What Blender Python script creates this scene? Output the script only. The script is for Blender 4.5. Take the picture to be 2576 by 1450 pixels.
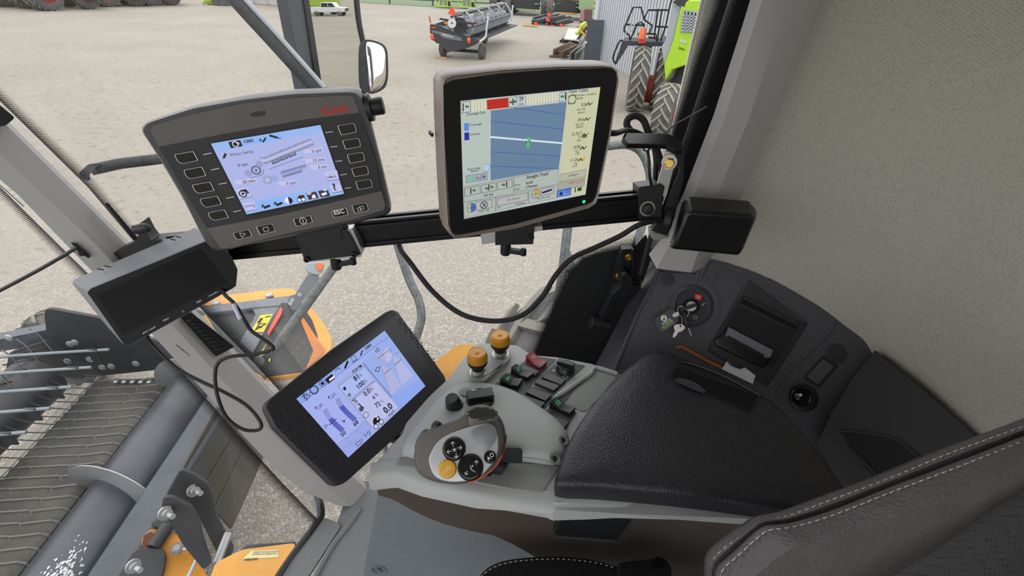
import bpy, bmesh, math, random
import numpy as np
from mathutils import Vector, Matrix
random.seed(7)
for o in list(bpy.data.objects): bpy.data.objects.remove(o)
SC = bpy.context.scene
# ---------------------------------------------------------------- camera
FPX = 1229.0                       # focal length in pixels of the 2576x1450 frame
EYE = np.array([0.0, 0.0, 3.9])    # phone held 3.9 m over the yard, inside the cab
_n = np.array([1180-1288, -(2600-725), -FPX], float); _n /= np.linalg.norm(_n)
_up = -_n
_x = 1240-1288; _y = -(_n[0]*_x + _n[2]*(-FPX))/_n[1]
_yv = np.array([_x, _y, -FPX]); _yv /= np.linalg.norm(_yv)
_xv = np.cross(_yv, _up)
ROT = np.array([_xv, _yv, _up])    # camera -> world
cam = bpy.data.cameras.new('camera'); co = bpy.data.objects.new('camera', cam)
SC.collection.objects.link(co)
M4 = Matrix.Identity(4)
for i in range(3):
    for j in range(3): M4[i][j] = ROT[i][j]
    M4[i][3] = EYE[i]
co.matrix_world = M4
cam.sensor_width = 36.0; cam.lens = 36.0*FPX/2576.0; cam.clip_start = 0.02; cam.clip_end = 600
SC.camera = co
# ---------------------------------------------------------------- world, sun, exposure
w = bpy.data.worlds.new('overcast_sky'); SC.world = w; w.use_nodes = True
nt = w.node_tree; nt.nodes.clear()
out = nt.nodes.new('ShaderNodeOutputWorld'); bg = nt.nodes.new('ShaderNodeBackground')
tc = nt.nodes.new('ShaderNodeTexCoord'); sep = nt.nodes.new('ShaderNodeSeparateXYZ')
cr = nt.nodes.new('ShaderNodeValToRGB'); nz = nt.nodes.new('ShaderNodeTexNoise'); ad = nt.nodes.new('ShaderNodeMath')
nz.inputs['Scale'].default_value = 2.2; nz.inputs['Detail'].default_value = 4
ad.operation = 'MULTIPLY_ADD'; ad.inputs[1].default_value = 0.25
nt.links.new(tc.outputs['Generated'], sep.inputs[0]); nt.links.new(tc.outputs['Generated'], nz.inputs['Vector'])
nt.links.new(nz.outputs['Fac'], ad.inputs[0]); nt.links.new(sep.outputs['Z'], ad.inputs[2])
cr.color_ramp.elements[0].position = 0.05; cr.color_ramp.elements[0].color = (0.62, 0.66, 0.72, 1)
cr.color_ramp.elements[1].position = 0.75; cr.color_ramp.elements[1].color = (1.0, 1.0, 1.0, 1)
nt.links.new(ad.outputs[0], cr.inputs[0]); nt.links.new(cr.outputs[0], bg.inputs[0]); nt.links.new(bg.outputs[0], out.inputs[0])
bg.inputs[1].default_value = 2.7
sun = bpy.data.lights.new('sun', 'SUN'); sun.energy = 0.25; sun.angle = math.radians(60); sun.color = (1, .97, .92)
so = bpy.data.objects.new('sun', sun); SC.collection.objects.link(so)
so.rotation_euler = (math.radians(38), math.radians(-22), 0)
SC.view_settings.view_transform = 'Standard'; SC.view_settings.look = 'None'
SC.view_settings.exposure = 0.0; SC.view_settings.gamma = 1.0; SC.view_settings.use_curve_mapping = False
SC.cycles.use_denoising = True; SC.cycles.max_bounces = 7; SC.cycles.diffuse_bounces = 4; SC.cycles.glossy_bounces = 3
SC.cycles.transparent_max_bounces = 12; SC.cycles.transmission_bounces = 3
SC.cycles.use_adaptive_sampling = True; SC.cycles.adaptive_threshold = 0.02
SC.cycles.caustics_reflective = False; SC.cycles.caustics_refractive = False
SC.cycles.sample_clamp_indirect = 6
# ---------------------------------------------------------------- geometry helpers
def nrm(v): v = np.asarray(v, float); return v/np.linalg.norm(v)
def ray(px, py): return ROT @ np.array([px-1288, -(py-725), -FPX])/FPX
def D(px, py, d): return EYE + ray(px, py)*d                      # point at viewing depth d
def onZ(px, py, z): r = ray(px, py); return EYE + r*((z-EYE[2])/r[2])
def onY(px, py, y): r = ray(px, py); return EYE + r*((y-EYE[1])/r[1])
def onX(px, py, x): r = ray(px, py); return EYE + r*((x-EYE[0])/r[0])
class Pl:
    """a surface of the place: point, outward normal and two axes in it"""
    def __init__(s, p, n, e1=None):
        s.p = np.asarray(p, float); s.n = nrm(n)
        if np.dot(s.n, EYE-s.p) < 0: s.n = -s.n
        if e1 is None: e1 = np.cross([0, 0, 1], s.n) if abs(s.n[2]) < .95 else [1, 0, 0]
        e1 = np.asarray(e1, float); e1 = e1-np.dot(e1, s.n)*s.n; s.e1 = nrm(e1); s.e2 = np.cross(s.e1, s.n)
        if abs(s.n[2]) < .95 and s.e2[2] > 0 and False: s.e2 = -s.e2
    @staticmethod
    def quad(pts, width):
        r = [ray(*p) for p in pts]
        A = np.array([r[0], -r[1], r[2], -r[3]]).T
        d = np.linalg.svd(A)[2][-1]; d = d/d[0]
        P = [r[i]*d[i] for i in range(4)]
        s = width/np.linalg.norm(P[1]-P[0]); P = [EYE+p*s for p in P]
        return Pl(P[0], np.cross(P[3]-P[0], P[1]-P[0]), P[1]-P[0])
    @staticmethod
    def tri(a, b, c): return Pl(a, np.cross(np.asarray(b)-a, np.asarray(c)-a), np.asarray(b)-a)
    def pt(s, px, py, off=0):
        r = ray(px, py); q = s.p+s.n*off
        return EYE + r*(np.dot(q-EYE, s.n)/np.dot(r, s.n))
    def uv(s, px, py, off=0): v = s.pt(px, py, off)-s.p; return np.array([np.dot(v, s.e1), np.dot(v, s.e2)])
    def w(s, u, v, off=0): return s.p + s.e1*u + s.e2*v + s.n*off
    def shift(s, off): return Pl(s.p+s.n*off, s.n, s.e1)
def roundpoly(pts, r, n=4):
    """round the corners of a closed 3D polygon"""
    pts = [np.asarray(p, float) for p in pts]; m = len(pts); out = []
    for i in range(m):
        a, b, c = pts[i-1], pts[i], pts[(i+1) % m]
        ri = r[i] if isinstance(r, (list, tuple)) else r
        la, lc = np.linalg.norm(a-b), np.linalg.norm(c-b)
        k = min(ri, la*.48, lc*.48)
        if k < 1e-5: out.append(b); continue
        p0 = b+(a-b)/la*k; p1 = b+(c-b)/lc*k
        for j in range(n+1):
            t = j/n; out.append((1-t)**2*p0 + 2*t*(1-t)*b + t*t*p1)
    return out
def spline(pts, n=8, closed=False):
    pts = [np.asarray(p, float) for p in pts]; m = len(pts); out = []
    rng = range(m) if closed else range(m-1)
    for i in rng:
        if closed: p0, p1, p2, p3 = pts[(i-1) % m], pts[i], pts[(i+1) % m], pts[(i+2) % m]
        else: p0, p1, p2, p3 = pts[max(i-1, 0)], pts[i], pts[i+1], pts[min(i+2, m-1)]
        for j in range(n):
            t = j/n
            out.append(.5*((2*p1)+(-p0+p2)*t+(2*p0-5*p1+4*p2-p3)*t*t+(-p0+3*p1-3*p2+p3)*t**3))
    if not closed: out.append(pts[-1])
    return out
_fonts = {}
def text2d(s, bold=0.0):
    k = (s, bold)
    if k not in _fonts:
        c = bpy.data.curves.new('t', 'FONT'); c.body = s; c.offset = bold; c.resolution_u = 2
        o = bpy.data.objects.new('t', c); SC.collection.objects.link(o)
        dg = bpy.context.evaluated_depsgraph_get(); me = bpy.data.meshes.new_from_object(o.evaluated_get(dg))
        vs = np.array([v.co[:2] for v in me.vertices]) if len(me.vertices) else np.zeros((0, 2))
        fs = [tuple(p.vertices) for p in me.polygons]
        bpy.data.objects.remove(o); bpy.data.curves.remove(c); bpy.data.meshes.remove(me)
        if len(vs): vs = vs-[vs[:, 0].min(), 0]
        _fonts[k] = (vs, fs)
    return _fonts[k]
class MB:
    """collects shapes; build() links them as ONE mesh object"""
    def __init__(s): s.v = []; s.f = []; s.m = []; s.mats = []
    def mi(s, m):
        if m not in s.mats: s.mats.append(m)
        return s.mats.index(m)
    def add(s, vs, fs, m):
        b = len(s.v); s.v += [tuple(map(float, v)) for v in vs]; k = s.mi(m)
        for f in fs: s.f.append([b+i for i in f]); s.m.append(k)
        return s
    def prism(s, poly, vec, m, sidem=None):
        n = len(poly); vec = np.asarray(vec, float)
        s.add(list(poly)+[np.asarray(p)+vec for p in poly], [list(range(n))], m)
        b = len(s.v)-2*n; k = s.mi(sidem or m)
        s.f.append([b+n+i for i in reversed(range(n))]); s.m.append(k)
        for i in range(n):
            j = (i+1) % n; s.f.append([b+i, b+n+i, b+n+j, b+j]); s.m.append(k)
        return s
    def face(s, poly, m): return s.add(poly, [list(range(len(poly)))], m)
    def slab(s, pl, pxs, t, m, off=0, r=0, sidem=None, n=4):
        """outline traced on a surface, given real thickness behind it"""
        P = [pl.pt(*p, off) for p in pxs]
        if r: P = roundpoly(P, r, n)
        return s.prism(P, -pl.n*t, m, sidem)
    def sslab(s, pl, pxs, t, m, off=0, n=4, sidem=None):
        return s.prism(spline([pl.pt(*p, off) for p in pxs], n, True), -pl.n*t, m, sidem)
    def rect(s, pl, a, b, t, m, off=0, r=0, n=3, sidem=None):
        """axis aligned in the surface, between two opposite corners"""
        (u0, v0), (u1, v1) = pl.uv(*a, off), pl.uv(*b, off)
        return s.urect(pl, u0, v0, u1, v1, t, m, off, r, n, sidem)
    def urect(s, pl, u0, v0, u1, v1, t, m, off=0, r=0, n=3, sidem=None):
        P = [pl.w(u0, v0, off), pl.w(u1, v0, off), pl.w(u1, v1, off), pl.w(u0, v1, off)]
        if r: P = roundpoly(P, r, n)
        if t: return s.prism(P, -pl.n*t, m, sidem)
        return s.face(P, m)
    def puff(s, pl, pxs, prof, m, off=0, n=4, close=True, sp=True):
        """closed outline swept through (offset, scale) levels: a soft body with that outline"""
        P = [pl.pt(*p, off) for p in pxs]
        if sp: P = spline(P, n, True)
        c = sum(P)/len(P); k = len(P); vs = []; fs = []
        for o_, sc in prof: vs += [c+(p-c)*sc+pl.n*o_ for p in P]
        for i in range(len(prof)-1):
            for j in range(k):
                j2 = (j+1) % k; fs.append([i*k+j, i*k+j2, (i+1)*k+j2, (i+1)*k+j])
        fs.append([j for j in range(k)][::-1]); fs.append([(len(prof)-1)*k+j for j in range(k)])
        return s.add(vs, fs, m)
    def box(s, c, e, dims, m):
        """c centre, e three axes, dims full sizes"""
        c = np.asarray(c, float); e = [nrm(a) for a in e]; d = [x/2 for x in dims]
        vs = [c+e[0]*d[0]*i+e[1]*d[1]*j+e[2]*d[2]*k for i in (-1, 1) for j in (-1, 1) for k in (-1, 1)]
        return s.add(vs, [[0, 1, 3, 2], [4, 6, 7, 5], [0, 4, 5, 1], [2, 3, 7, 6], [0, 2, 6, 4], [1, 5, 7, 3]], m)
    def abox(s, lo, hi, m):
        lo = np.asarray(lo, float); hi = np.asarray(hi, float)
        return s.box((lo+hi)/2, np.eye(3), hi-lo, m)
    def bar(s, a, b, wd, ht, m, up=(0, 0, 1)):
        a = np.asarray(a, float); b = np.asarray(b, float); x = nrm(b-a); y = nrm(np.cross(up, x)); z = np.cross(x, y)
        return s.box((a+b)/2, [x, y, z], (np.linalg.norm(b-a), wd, ht), m)
    def tube(s, pts, r, m, n=10, sp=0, closed=False, sq=1.0):
        pts = [np.asarray(p, float) for p in pts]
        if sp: pts = spline(pts, sp, closed)
        k = len(pts); vs = []; fs = []; prev = None
        for i, p in enumerate(pts):
            t = nrm(pts[(i+1) % k]-pts[i-1]) if closed or 0 < i < k-1 else nrm(pts[min(i+1, k-1)]-pts[max(i-1, 0)])
            if prev is None: a = nrm(np.cross(t, [0, 0, 1]) if abs(t[2]) < .9 else np.cross(t, [1, 0, 0]))
            else: a = nrm(prev-np.dot(prev, t)*t)
            prev = a; b = np.cross(t, a); rr = r[i*len(r)//k] if isinstance(r, (list, tuple)) else r
            for j in range(n):
                th = 2*math.pi*j/n; vs.append(p+rr*(a*math.cos(th)+b*math.sin(th)*sq))
        for i in range(k if closed else k-1):
            for j in range(n):
                i2 = (i+1) % k; j2 = (j+1) % n; fs.append([i*n+j, i*n+j2, i2*n+j2, i2*n+j])
        if not closed: fs += [list(range(n))[::-1], [(k-1)*n+j for j in range(n)]]
        return s.add(vs, fs, m)
    def lathe(s, base, axis, prof, m, n=24, e=None, a0=0.0):
        """prof: (radius, height) pairs along axis from base"""
        base = np.asarray(base, float); ax = nrm(axis)
        a = nrm(np.cross(ax, [0, 0, 1]) if abs(ax[2]) < .9 else np.cross(ax, [1, 0, 0])) if e is None else nrm(e)
        b = np.cross(ax, a); vs = []; fs = []; k = len(prof)
        for r, h in prof:
            for j in range(n):
                th = 2*math.pi*j/n+a0; vs.append(base+ax*h+max(r, 1e-5)*(a*math.cos(th)+b*math.sin(th)))
        for i in range(k-1):
            for j in range(n):
                j2 = (j+1) % n; fs.append([i*n+j, i*n+j2, (i+1)*n+j2, (i+1)*n+j])
        fs += [list(range(n))[::-1], [(k-1)*n+j for j in range(n)]]
        return s.add(vs, fs, m)
    def disc(s, pl, c, r, m, off=0, n=20, t=0):
        """round mark on a surface; c pixel, r metres"""
        u, v = pl.uv(*c, off); P = [pl.w(u+r*math.cos(2*math.pi*i/n), v+r*math.sin(2*math.pi*i/n), off) for i in range(n)]
        return s.prism(P, -pl.n*t, m) if t else s.face(P, m)
    def ring(s, pl, c, r0, r1, m, off=0, n=24, a0=0, a1=360):
        u, v = pl.uv(*c, off); vs = []; fs = []
        for i in range(n+1):
            th = math.radians(a0+(a1-a0)*i/n)
            for r in (r0, r1): vs.append(pl.w(u+r*math.cos(th), v+r*math.sin(th), off))
        for i in range(n): fs.append([2*i, 2*i+1, 2*i+3, 2*i+2])
        return s.add(vs, fs, m)
    def line(s, pl, pxs, wd, m, off=0, closed=False):
        """flat stroke on a surface"""
        P = [pl.pt(*p, off) for p in pxs]; k = len(P)
        for i in range(k if closed else k-1):
            a, b = P[i], P[(i+1) % k]; d = nrm(b-a); q = np.cross(pl.n, d)*wd/2; e = d*wd/2
            s.face([a-e-q, b+e-q, b+e+q, a-e+q], m)
        return s
    def text(s, pl, t, a, b, m, off=0.0004, hs=1.0, bold=0.0, flip=False):
        """lettering on a surface: baseline from pixel a to pixel b"""
        vs, fs = text2d(t, bold)
        if not len(vs): return s
        A, B = pl.pt(*a, off), pl.pt(*b, off); d = B-A; L = np.linalg.norm(d); d = d/L; up = np.cross(pl.n, d)
        if flip: up = -up
        k = L/max(vs[:, 0].max(), .05)
        return s.add([A+d*x*k+up*y*k*hs for x, y in vs], fs, m)
    def build(s, name, parent=None, bevel=0, seg=2, ang=40, label=None, cat=None, group=None, kind=None, loc=None, flat=False, sub=0):
        me = bpy.data.meshes.new(name)
        base = np.array(parent['_o']) if parent is not None else (np.asarray(loc, float) if loc is not None else (np.mean(np.array(s.v), axis=0) if kind != 'structure' else np.zeros(3)))
        if loc is None and parent is None and kind != 'structure': base[2] = np.array(s.v)[:, 2].min()
        me.from_pydata([tuple(np.array(v)-base) for v in s.v], [], s.f)
        for m in s.mats: me.materials.append(m)
        me.polygons.foreach_set('material_index', s.m); me.update()
        if not flat:
            me.polygons.foreach_set('use_smooth', [True]*len(me.polygons)); me.set_sharp_from_angle(angle=math.radians(ang))
        o = bpy.data.objects.new(name, me); SC.collection.objects.link(o)
        if parent is not None: o.parent = parent
        else: o.location = base
        o['_o'] = [float(x) for x in base]
        if bevel:
            b = o.modifiers.new('b', 'BEVEL'); b.width = bevel; b.segments = seg; b.limit_method = 'ANGLE'; b.angle_limit = math.radians(38); b.harden_normals = False
        if sub:
            b = o.modifiers.new('s', 'SUBSURF'); b.levels = sub; b.render_levels = sub
        tag(o, label, cat, group, kind); return o
def tag(o, label=None, cat=None, group=None, kind=None):
    if label: o['label'] = label
    if cat: o['category'] = cat
    if group: o['group'] = group
    if kind: o['kind'] = kind
    return o
def thing(name, label, cat, loc, group=None):
    o = bpy.data.objects.new(name, None); SC.collection.objects.link(o); o.location = [float(x) for x in loc]
    o['_o'] = [float(x) for x in loc]; o.empty_display_size = .05
    return tag(o, label, cat, group)
def copytree(o, loc, rz=0.0, label=None, parent=None):
    c = o.copy(); SC.collection.objects.link(c)
    if parent is not None: c.parent = parent
    else:
        c.location = loc; c.rotation_euler = (0, 0, rz)
        if label: c['label'] = label
    for ch in [x for x in SC.objects if x.parent == o]: copytree(ch, None, 0, None, c)
    return c
# ---------------------------------------------------------------- materials
def lin(c):
    if isinstance(c, str): c = [int(c[i:i+2], 16)/255 for i in (0, 2, 4)]
    return tuple(x/12.92 if x <= .04045 else ((x+.055)/1.055)**2.4 for x in c)+(1,)
_mats = {}
def mat(name, col, rough=.6, metal=0, bump=0, bscale=200, var=0, vscale=20, col2=None, spec=.5, coat=0, tex='noise', detail=3, emis=0):
    if name in _mats: return _mats[name]
    m = bpy.data.materials.new(name); m.use_nodes = True; N = m.node_tree; b = N.nodes['Principled BSDF']
    c = lin(col); b.inputs['Base Color'].default_value = c; b.inputs['Roughness'].default_value = rough
    b.inputs['Metallic'].default_value = metal; b.inputs['Specular IOR Level'].default_value = spec; b.inputs['Coat Weight'].default_value = coat
    t = N.nodes.new('ShaderNodeTexCoord')
    if var or col2:
        n = N.nodes.new('ShaderNodeTexNoise'); n.inputs['Scale'].default_value = vscale; n.inputs['Detail'].default_value = 6
        n.inputs['Roughness'].default_value = .65
        r = N.nodes.new('ShaderNodeValToRGB'); r.color_ramp.elements[0].position = .35; r.color_ramp.elements[1].position = .68
        k = 1-var; r.color_ramp.elements[0].color = (c[0]*k, c[1]*k, c[2]*k, 1)
        r.color_ramp.elements[1].color = lin(col2) if col2 else tuple(min(1, x*(1+var)) for x in c[:3])+(1,)
        N.links.new(t.outputs['Object'], n.inputs['Vector']); N.links.new(n.outputs['Fac'], r.inputs[0]); N.links.new(r.outputs[0], b.inputs['Base Color'])
    if bump:
        if tex == 'voronoi':
            n = N.nodes.new('ShaderNodeTexVoronoi'); n.feature = 'SMOOTH_F1'; o_ = n.outputs['Distance']
        else:
            n = N.nodes.new('ShaderNodeTexNoise'); n.inputs['Detail'].default_value = detail; o_ = n.outputs['Fac']
        n.inputs['Scale'].default_value = bscale
        bp = N.nodes.new('ShaderNodeBump'); bp.inputs['Strength'].default_value = bump; bp.inputs['Distance'].default_value = .4/bscale
        N.links.new(t.outputs['Object'], n.inputs['Vector']); N.links.new(o_, bp.inputs['Height']); N.links.new(bp.outputs[0], b.inputs['Normal'])
    if emis: b.inputs['Emission Color'].default_value = c; b.inputs['Emission Strength'].default_value = emis
    _mats[name] = m; return m
def lit(col, k=1.0):
    """display pixels: they give off their own light"""
    name = 'display_'+col
    if name in _mats: return _mats[name]
    m = mat(name, '050505', .25); b = m.node_tree.nodes['Principled BSDF']
    b.inputs['Emission Color'].default_value = lin(col); b.inputs['Emission Strength'].default_value = k; return m
def glassmat(name, tint, refl=1.0, dirt=0.0):
    m = bpy.data.materials.new(name); m.use_nodes = True; N = m.node_tree; N.nodes.clear()
    o = N.nodes.new('ShaderNodeOutputMaterial'); mx = N.nodes.new('ShaderNodeMixShader'); tr = N.nodes.new('ShaderNodeBsdfTransparent')
    gl = N.nodes.new('ShaderNodeBsdfGlossy'); fr = N.nodes.new('ShaderNodeFresnel'); mu = N.nodes.new('ShaderNodeMath'); mu.operation = 'MULTIPLY'
    tr.inputs[0].default_value = tint+(1,); gl.inputs['Roughness'].default_value = .01; fr.inputs[0].default_value = 1.45; mu.inputs[1].default_value = refl
    N.links.new(fr.outputs[0], mu.inputs[0]); N.links.new(mu.outputs[0], mx.inputs[0]); N.links.new(tr.outputs[0], mx.inputs[1]); N.links.new(gl.outputs[0], mx.inputs[2])
    N.links.new(mx.outputs[0], o.inputs[0]); _mats[name] = m; return m
K = dict(
 console=mat('console_grey', 'a4a7a6', .55, bump=.15, bscale=900),
 console2=mat('console_grey_dark', '858886', .6, bump=.15, bscale=900),
 plinth=mat('plinth_grey', '6a6f73', .6, var=.06, vscale=30),
 brown=mat('skirt_brown', '453d37', .55, bump=.2, bscale=700),
 pillar=mat('pillar_grey', 'a9a7a4', .6, bump=.25, bscale=1200),
 blk=mat('black_plastic', '16171a', .45, bump=.1, bscale=900),
 gls=mat('gloss_black', '0a0b0d', .18),
 mblk=mat('matt_black', '101113', .75),
 trim=mat('trim_charcoal', '454348', .6, bump=.3, bscale=900),
 trimd=mat('trim_dark', '2c2b2d', .65, bump=.3, bscale=900),
 leather=mat('armrest_leather', '232227', .38, bump=.9, bscale=420, tex='voronoi'),
 seatl=mat('seat_leather', '5c5759', .48, bump=.7, bscale=260, tex='voronoi', var=.1, vscale=25),
 seatb=mat('seat_black', '1b1c20', .5, bump=.5, bscale=300, tex='voronoi'),
 rubber=mat('cable_rubber', '141416', .55, bump=.4, bscale=500),
 braid=mat('braided_sleeve', '1c1a1c', .7, bump=1, bscale=700, tex='voronoi'),
 steel=mat('steel', 'b9b6ae', .35, 1), zinc=mat('yellow_zinc', 'c9a85a', .35, 1), alu=mat('aluminium', 'c4c5c4', .5, .9),
 white=mat('white_print', 'f0f0ee', .6), orange=mat('knob_amber', 'c98a1c', .4, coat=.2), red=mat('switch_red', '8e2a2f', .45),
 yellow=mat('machine_yellow', 'd9a23a', .5, var=.08, vscale=8), sgreen=mat('switch_green', '5fb989', .5),
 claasred=mat('logo_red', 'c8372c', .5), silver=mat('faceplate_silver', 'b6b8bc', .38, .3), grip=mat('grip_brown', '5a5550', .6, bump=.1, bscale=900),
 gorange=mat('grip_orange', 'dd5a22', .5), paper=mat('paper', 'd8dae2', .8),
)
# ================================================================ the yard
def gravel():
    m = bpy.data.materials.new('gravel'); m.use_nodes = True; N = m.node_tree; b = N.nodes['Principled BSDF']; L = N.links.new
    b.inputs['Roughness'].default_value = .9; b.inputs['Specular IOR Level'].default_value = .2
    t = N.nodes.new('ShaderNodeTexCoord')
    v = N.nodes.new('ShaderNodeTexVoronoi'); v.inputs['Scale'].default_value = 36; v.feature = 'F1'
    dn = N.nodes.new('ShaderNodeTexNoise'); dn.inputs['Scale'].default_value = 8; dm = N.nodes.new('ShaderNodeMix'); dm.data_type = 'VECTOR'; dm.inputs[0].default_value = .03
    L(t.outputs['Object'], dn.inputs['Vector']); L(t.outputs['Object'], dm.inputs[4]); L(dn.outputs['Color'], dm.inputs[5]); L(dm.outputs[1], v.inputs['Vector'])
    r = N.nodes.new('ShaderNodeValToRGB'); e = r.color_ramp.elements
    e[0].position = 0; e[0].color = lin('c9c2b8'); e[1].position = 1; e[1].color = lin('e6e2da')
    for p, c in ((.25, 'c2bab0'), (.45, 'd6cec4'), (.6, 'bab7b2'), (.8, 'd6d2ca')):
        q = e.new(p); q.color = lin(c)
    sx = N.nodes.new('ShaderNodeSeparateColor'); L(v.outputs['Color'], sx.inputs[0]); L(sx.outputs[0], r.inputs[0])
    # gaps between pebbles, coloured darker than the stones
    g = N.nodes.new('ShaderNodeTexVoronoi'); g.feature = 'DISTANCE_TO_EDGE'; g.inputs['Scale'].default_value = 36; L(dm.outputs[1], g.inputs['Vector'])
    gr = N.nodes.new('ShaderNodeValToRGB'); gr.color_ramp.elements[0].position = .0; gr.color_ramp.elements[0].color = (.5, .48, .46, 1); gr.color_ramp.elements[1].position = .10; gr.color_ramp.elements[1].color = (1, 1, 1, 1)
    L(g.outputs['Distance'], gr.inputs[0])
    mx = N.nodes.new('ShaderNodeMix'); mx.data_type = 'RGBA'; mx.blend_type = 'MULTIPLY'; mx.inputs[0].default_value = 1; L(r.outputs[0], mx.inputs[6]); L(gr.outputs[0], mx.inputs[7])
    # loose stone near the machine, packed sandy fines further out
    n2 = N.nodes.new('ShaderNodeTexNoise'); n2.inputs['Scale'].default_value = .22; n2.inputs['Detail'].default_value = 8; n2.inputs['Roughness'].default_value = .6
    L(t.outputs['Object'], n2.inputs['Vector'])
    sand = N.nodes.new('ShaderNodeValToRGB'); se = sand.color_ramp.elements; se[0].position = .3; se[0].color = lin('bbb4a8'); se[1].position = .7; se[1].color = lin('cac5bb')
    L(n2.outputs['Fac'], sand.inputs[0])
    n3 = N.nodes.new('ShaderNodeTexNoise'); n3.inputs['Scale'].default_value = 5; n3.inputs['Detail'].default_value = 10; n3.inputs['Roughness'].default_value = .85; L(t.outputs['Object'], n3.inputs['Vector'])
    sp = N.nodes.new('ShaderNodeValToRGB'); sp.color_ramp.elements[0].position = .36; sp.color_ramp.elements[0].color = (.38, .38, .40, 1); sp.color_ramp.elements[1].position = .47; sp.color_ramp.elements[1].color = (1, 1, 1, 1)
    L(n3.outputs['Fac'], sp.inputs[0])
    m3 = N.nodes.new('ShaderNodeMix'); m3.data_type = 'RGBA'; m3.blend_type = 'MULTIPLY'; m3.inputs[0].default_value = 1; L(sand.outputs[0], m3.inputs[6]); L(sp.outputs[0], m3.inputs[7])
    ln = N.nodes.new('ShaderNodeVectorMath'); ln.operation = 'LENGTH'; L(t.outputs['Object'], ln.inputs[0])
    mr = N.nodes.new('ShaderNodeMapRange'); mr.inputs[1].default_value = 4.5; mr.inputs[2].default_value = 12; L(ln.outputs['Value'], mr.inputs[0])
    fm = N.nodes.new('ShaderNodeMix'); fm.data_type = 'RGBA'; L(mr.outputs[0], fm.inputs[0]); L(mx.outputs[2], fm.inputs[6]); L(m3.outputs[2], fm.inputs[7])
    dk = N.nodes.new('ShaderNodeMix'); dk.data_type = 'RGBA'; dk.blend_type = 'MULTIPLY'; dk.inputs[0].default_value = 1; dk.inputs[7].default_value = (.47, .46, .445, 1); L(fm.outputs[2], dk.inputs[6]); L(dk.outputs[2], b.inputs['Base Color'])
    bp = N.nodes.new('ShaderNodeBump'); bp.inputs['Strength'].default_value = .6; bp.inputs['Distance'].default_value = .02; bp.invert = True
    L(v.outputs['Distance'], bp.inputs['Height']); L(bp.outputs[0], b.inputs['Normal'])
    return m
g = MB(); g.face([(-200, -100, 0), (300, -100, 0), (300, 200, 0), (-200, 200, 0)], gravel())
g.build('floor_gravel_yard', kind='structure')
fence_y = 62
grass = mat('far_grass', '586849', .95, var=.2, vscale=1.2)
g = MB(); A = onZ(880, -20, 0)
g.face([(-150, 70, .02), (60, 56, .02), (60, 199, .02), (-150, 199, .02)], grass); g.build('floor_grass_field', kind='structure')
# ================================================================ the cab shell
FZ = 2.45
glass = glassmat('cab_glass', (.98, .98, .98), .35); glass_w = glassmat('windscreen_glass', (.98, .98, .98), .12)
# A pillar (leans forward at the top), between windscreen and right window
AP = Pl(np.array([-.42, .93, 2.5]), nrm(np.cross(nrm([-.433, -.049, 1.167]), nrm([.75, .62, 0]))), [1, 0, 0])
def dots():
    m = bpy.data.materials.new('frit_dots'); m.use_nodes = True; N = m.node_tree; L = N.links.new; b = N.nodes['Principled BSDF']
    b.inputs['Base Color'].default_value = (.006, .006, .007, 1); b.inputs['Roughness'].default_value = .5
    u = N.nodes.new('ShaderNodeUVMap'); vm = N.nodes.new('ShaderNodeVectorMath'); vm.operation = 'SCALE'; vm.inputs['Scale'].default_value = 300
    fr = N.nodes.new('ShaderNodeVectorMath'); fr.operation = 'FRACTION'; sb = N.nodes.new('ShaderNodeVectorMath'); sb.operation = 'SUBTRACT'; sb.inputs[1].default_value = (.5, .5, 0)
    le = N.nodes.new('ShaderNodeVectorMath'); le.operation = 'LENGTH'
    L(u.outputs[0], vm.inputs[0]); L(vm.outputs[0], fr.inputs[0]); L(fr.outputs[0], sb.inputs[0]); L(sb.outputs[0], le.inputs[0])
    at = N.nodes.new('ShaderNodeAttribute'); at.attribute_name = 'fade'
    mr = N.nodes.new('ShaderNodeMath'); mr.operation = 'MULTIPLY_ADD'; mr.inputs[1].default_value = .42; mr.inputs[2].default_value = .18; L(at.outputs['Fac'], mr.inputs[0])
    lt = N.nodes.new('ShaderNodeMath'); lt.operation = 'LESS_THAN'; L(le.outputs['Value'], lt.inputs[0]); L(mr.outputs[0], lt.inputs[1])
    L(lt.outputs[0], b.inputs['Alpha']); return m
DOTS = dots()
def frit(name, pl, edge_px, inner_px, parent, off=.002):
    """dotted band of a pane, dense at the edge"""
    a = [pl.pt(*p, off) for p in edge_px]; c = [pl.pt(*p, off) for p in inner_px]; n = len(a)
    base = np.array(parent['_o']); me = bpy.data.meshes.new(name)
    me.from_pydata([tuple(p-base) for p in a+c], [], [[i, i+1, n+i+1, n+i] for i in range(n-1)])
    uv = me.uv_layers.new(name='UVMap'); at = me.attributes.new('fade', 'FLOAT', 'POINT')
    for i in range(2*n): at.data[i].value = 1.0 if i < n else 0.0
    for l in me.loops:
        p = (a+c)[l.vertex_index]; uv.data[l.index].uv = (np.dot(p-pl.p, pl.e1), np.dot(p-pl.p, pl.e2))
    me.materials.append(DOTS); o = bpy.data.objects.new(name, me); SC.collection.objects.link(o); o.parent = parent; return o
WY = Pl([0, 1.02, 3], [0, -1, 0])            # right side pane
win = MB(); P = [(-.475, 1.02, 2.45), (.36, 1.02, 2.45), (.40, 1.02, 4.45), (-1.44, 1.02, 4.45)]
win.prism([np.array(p) for p in P], (0, .004, 0), glass); win = win.build('window_1', kind='structure')
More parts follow.
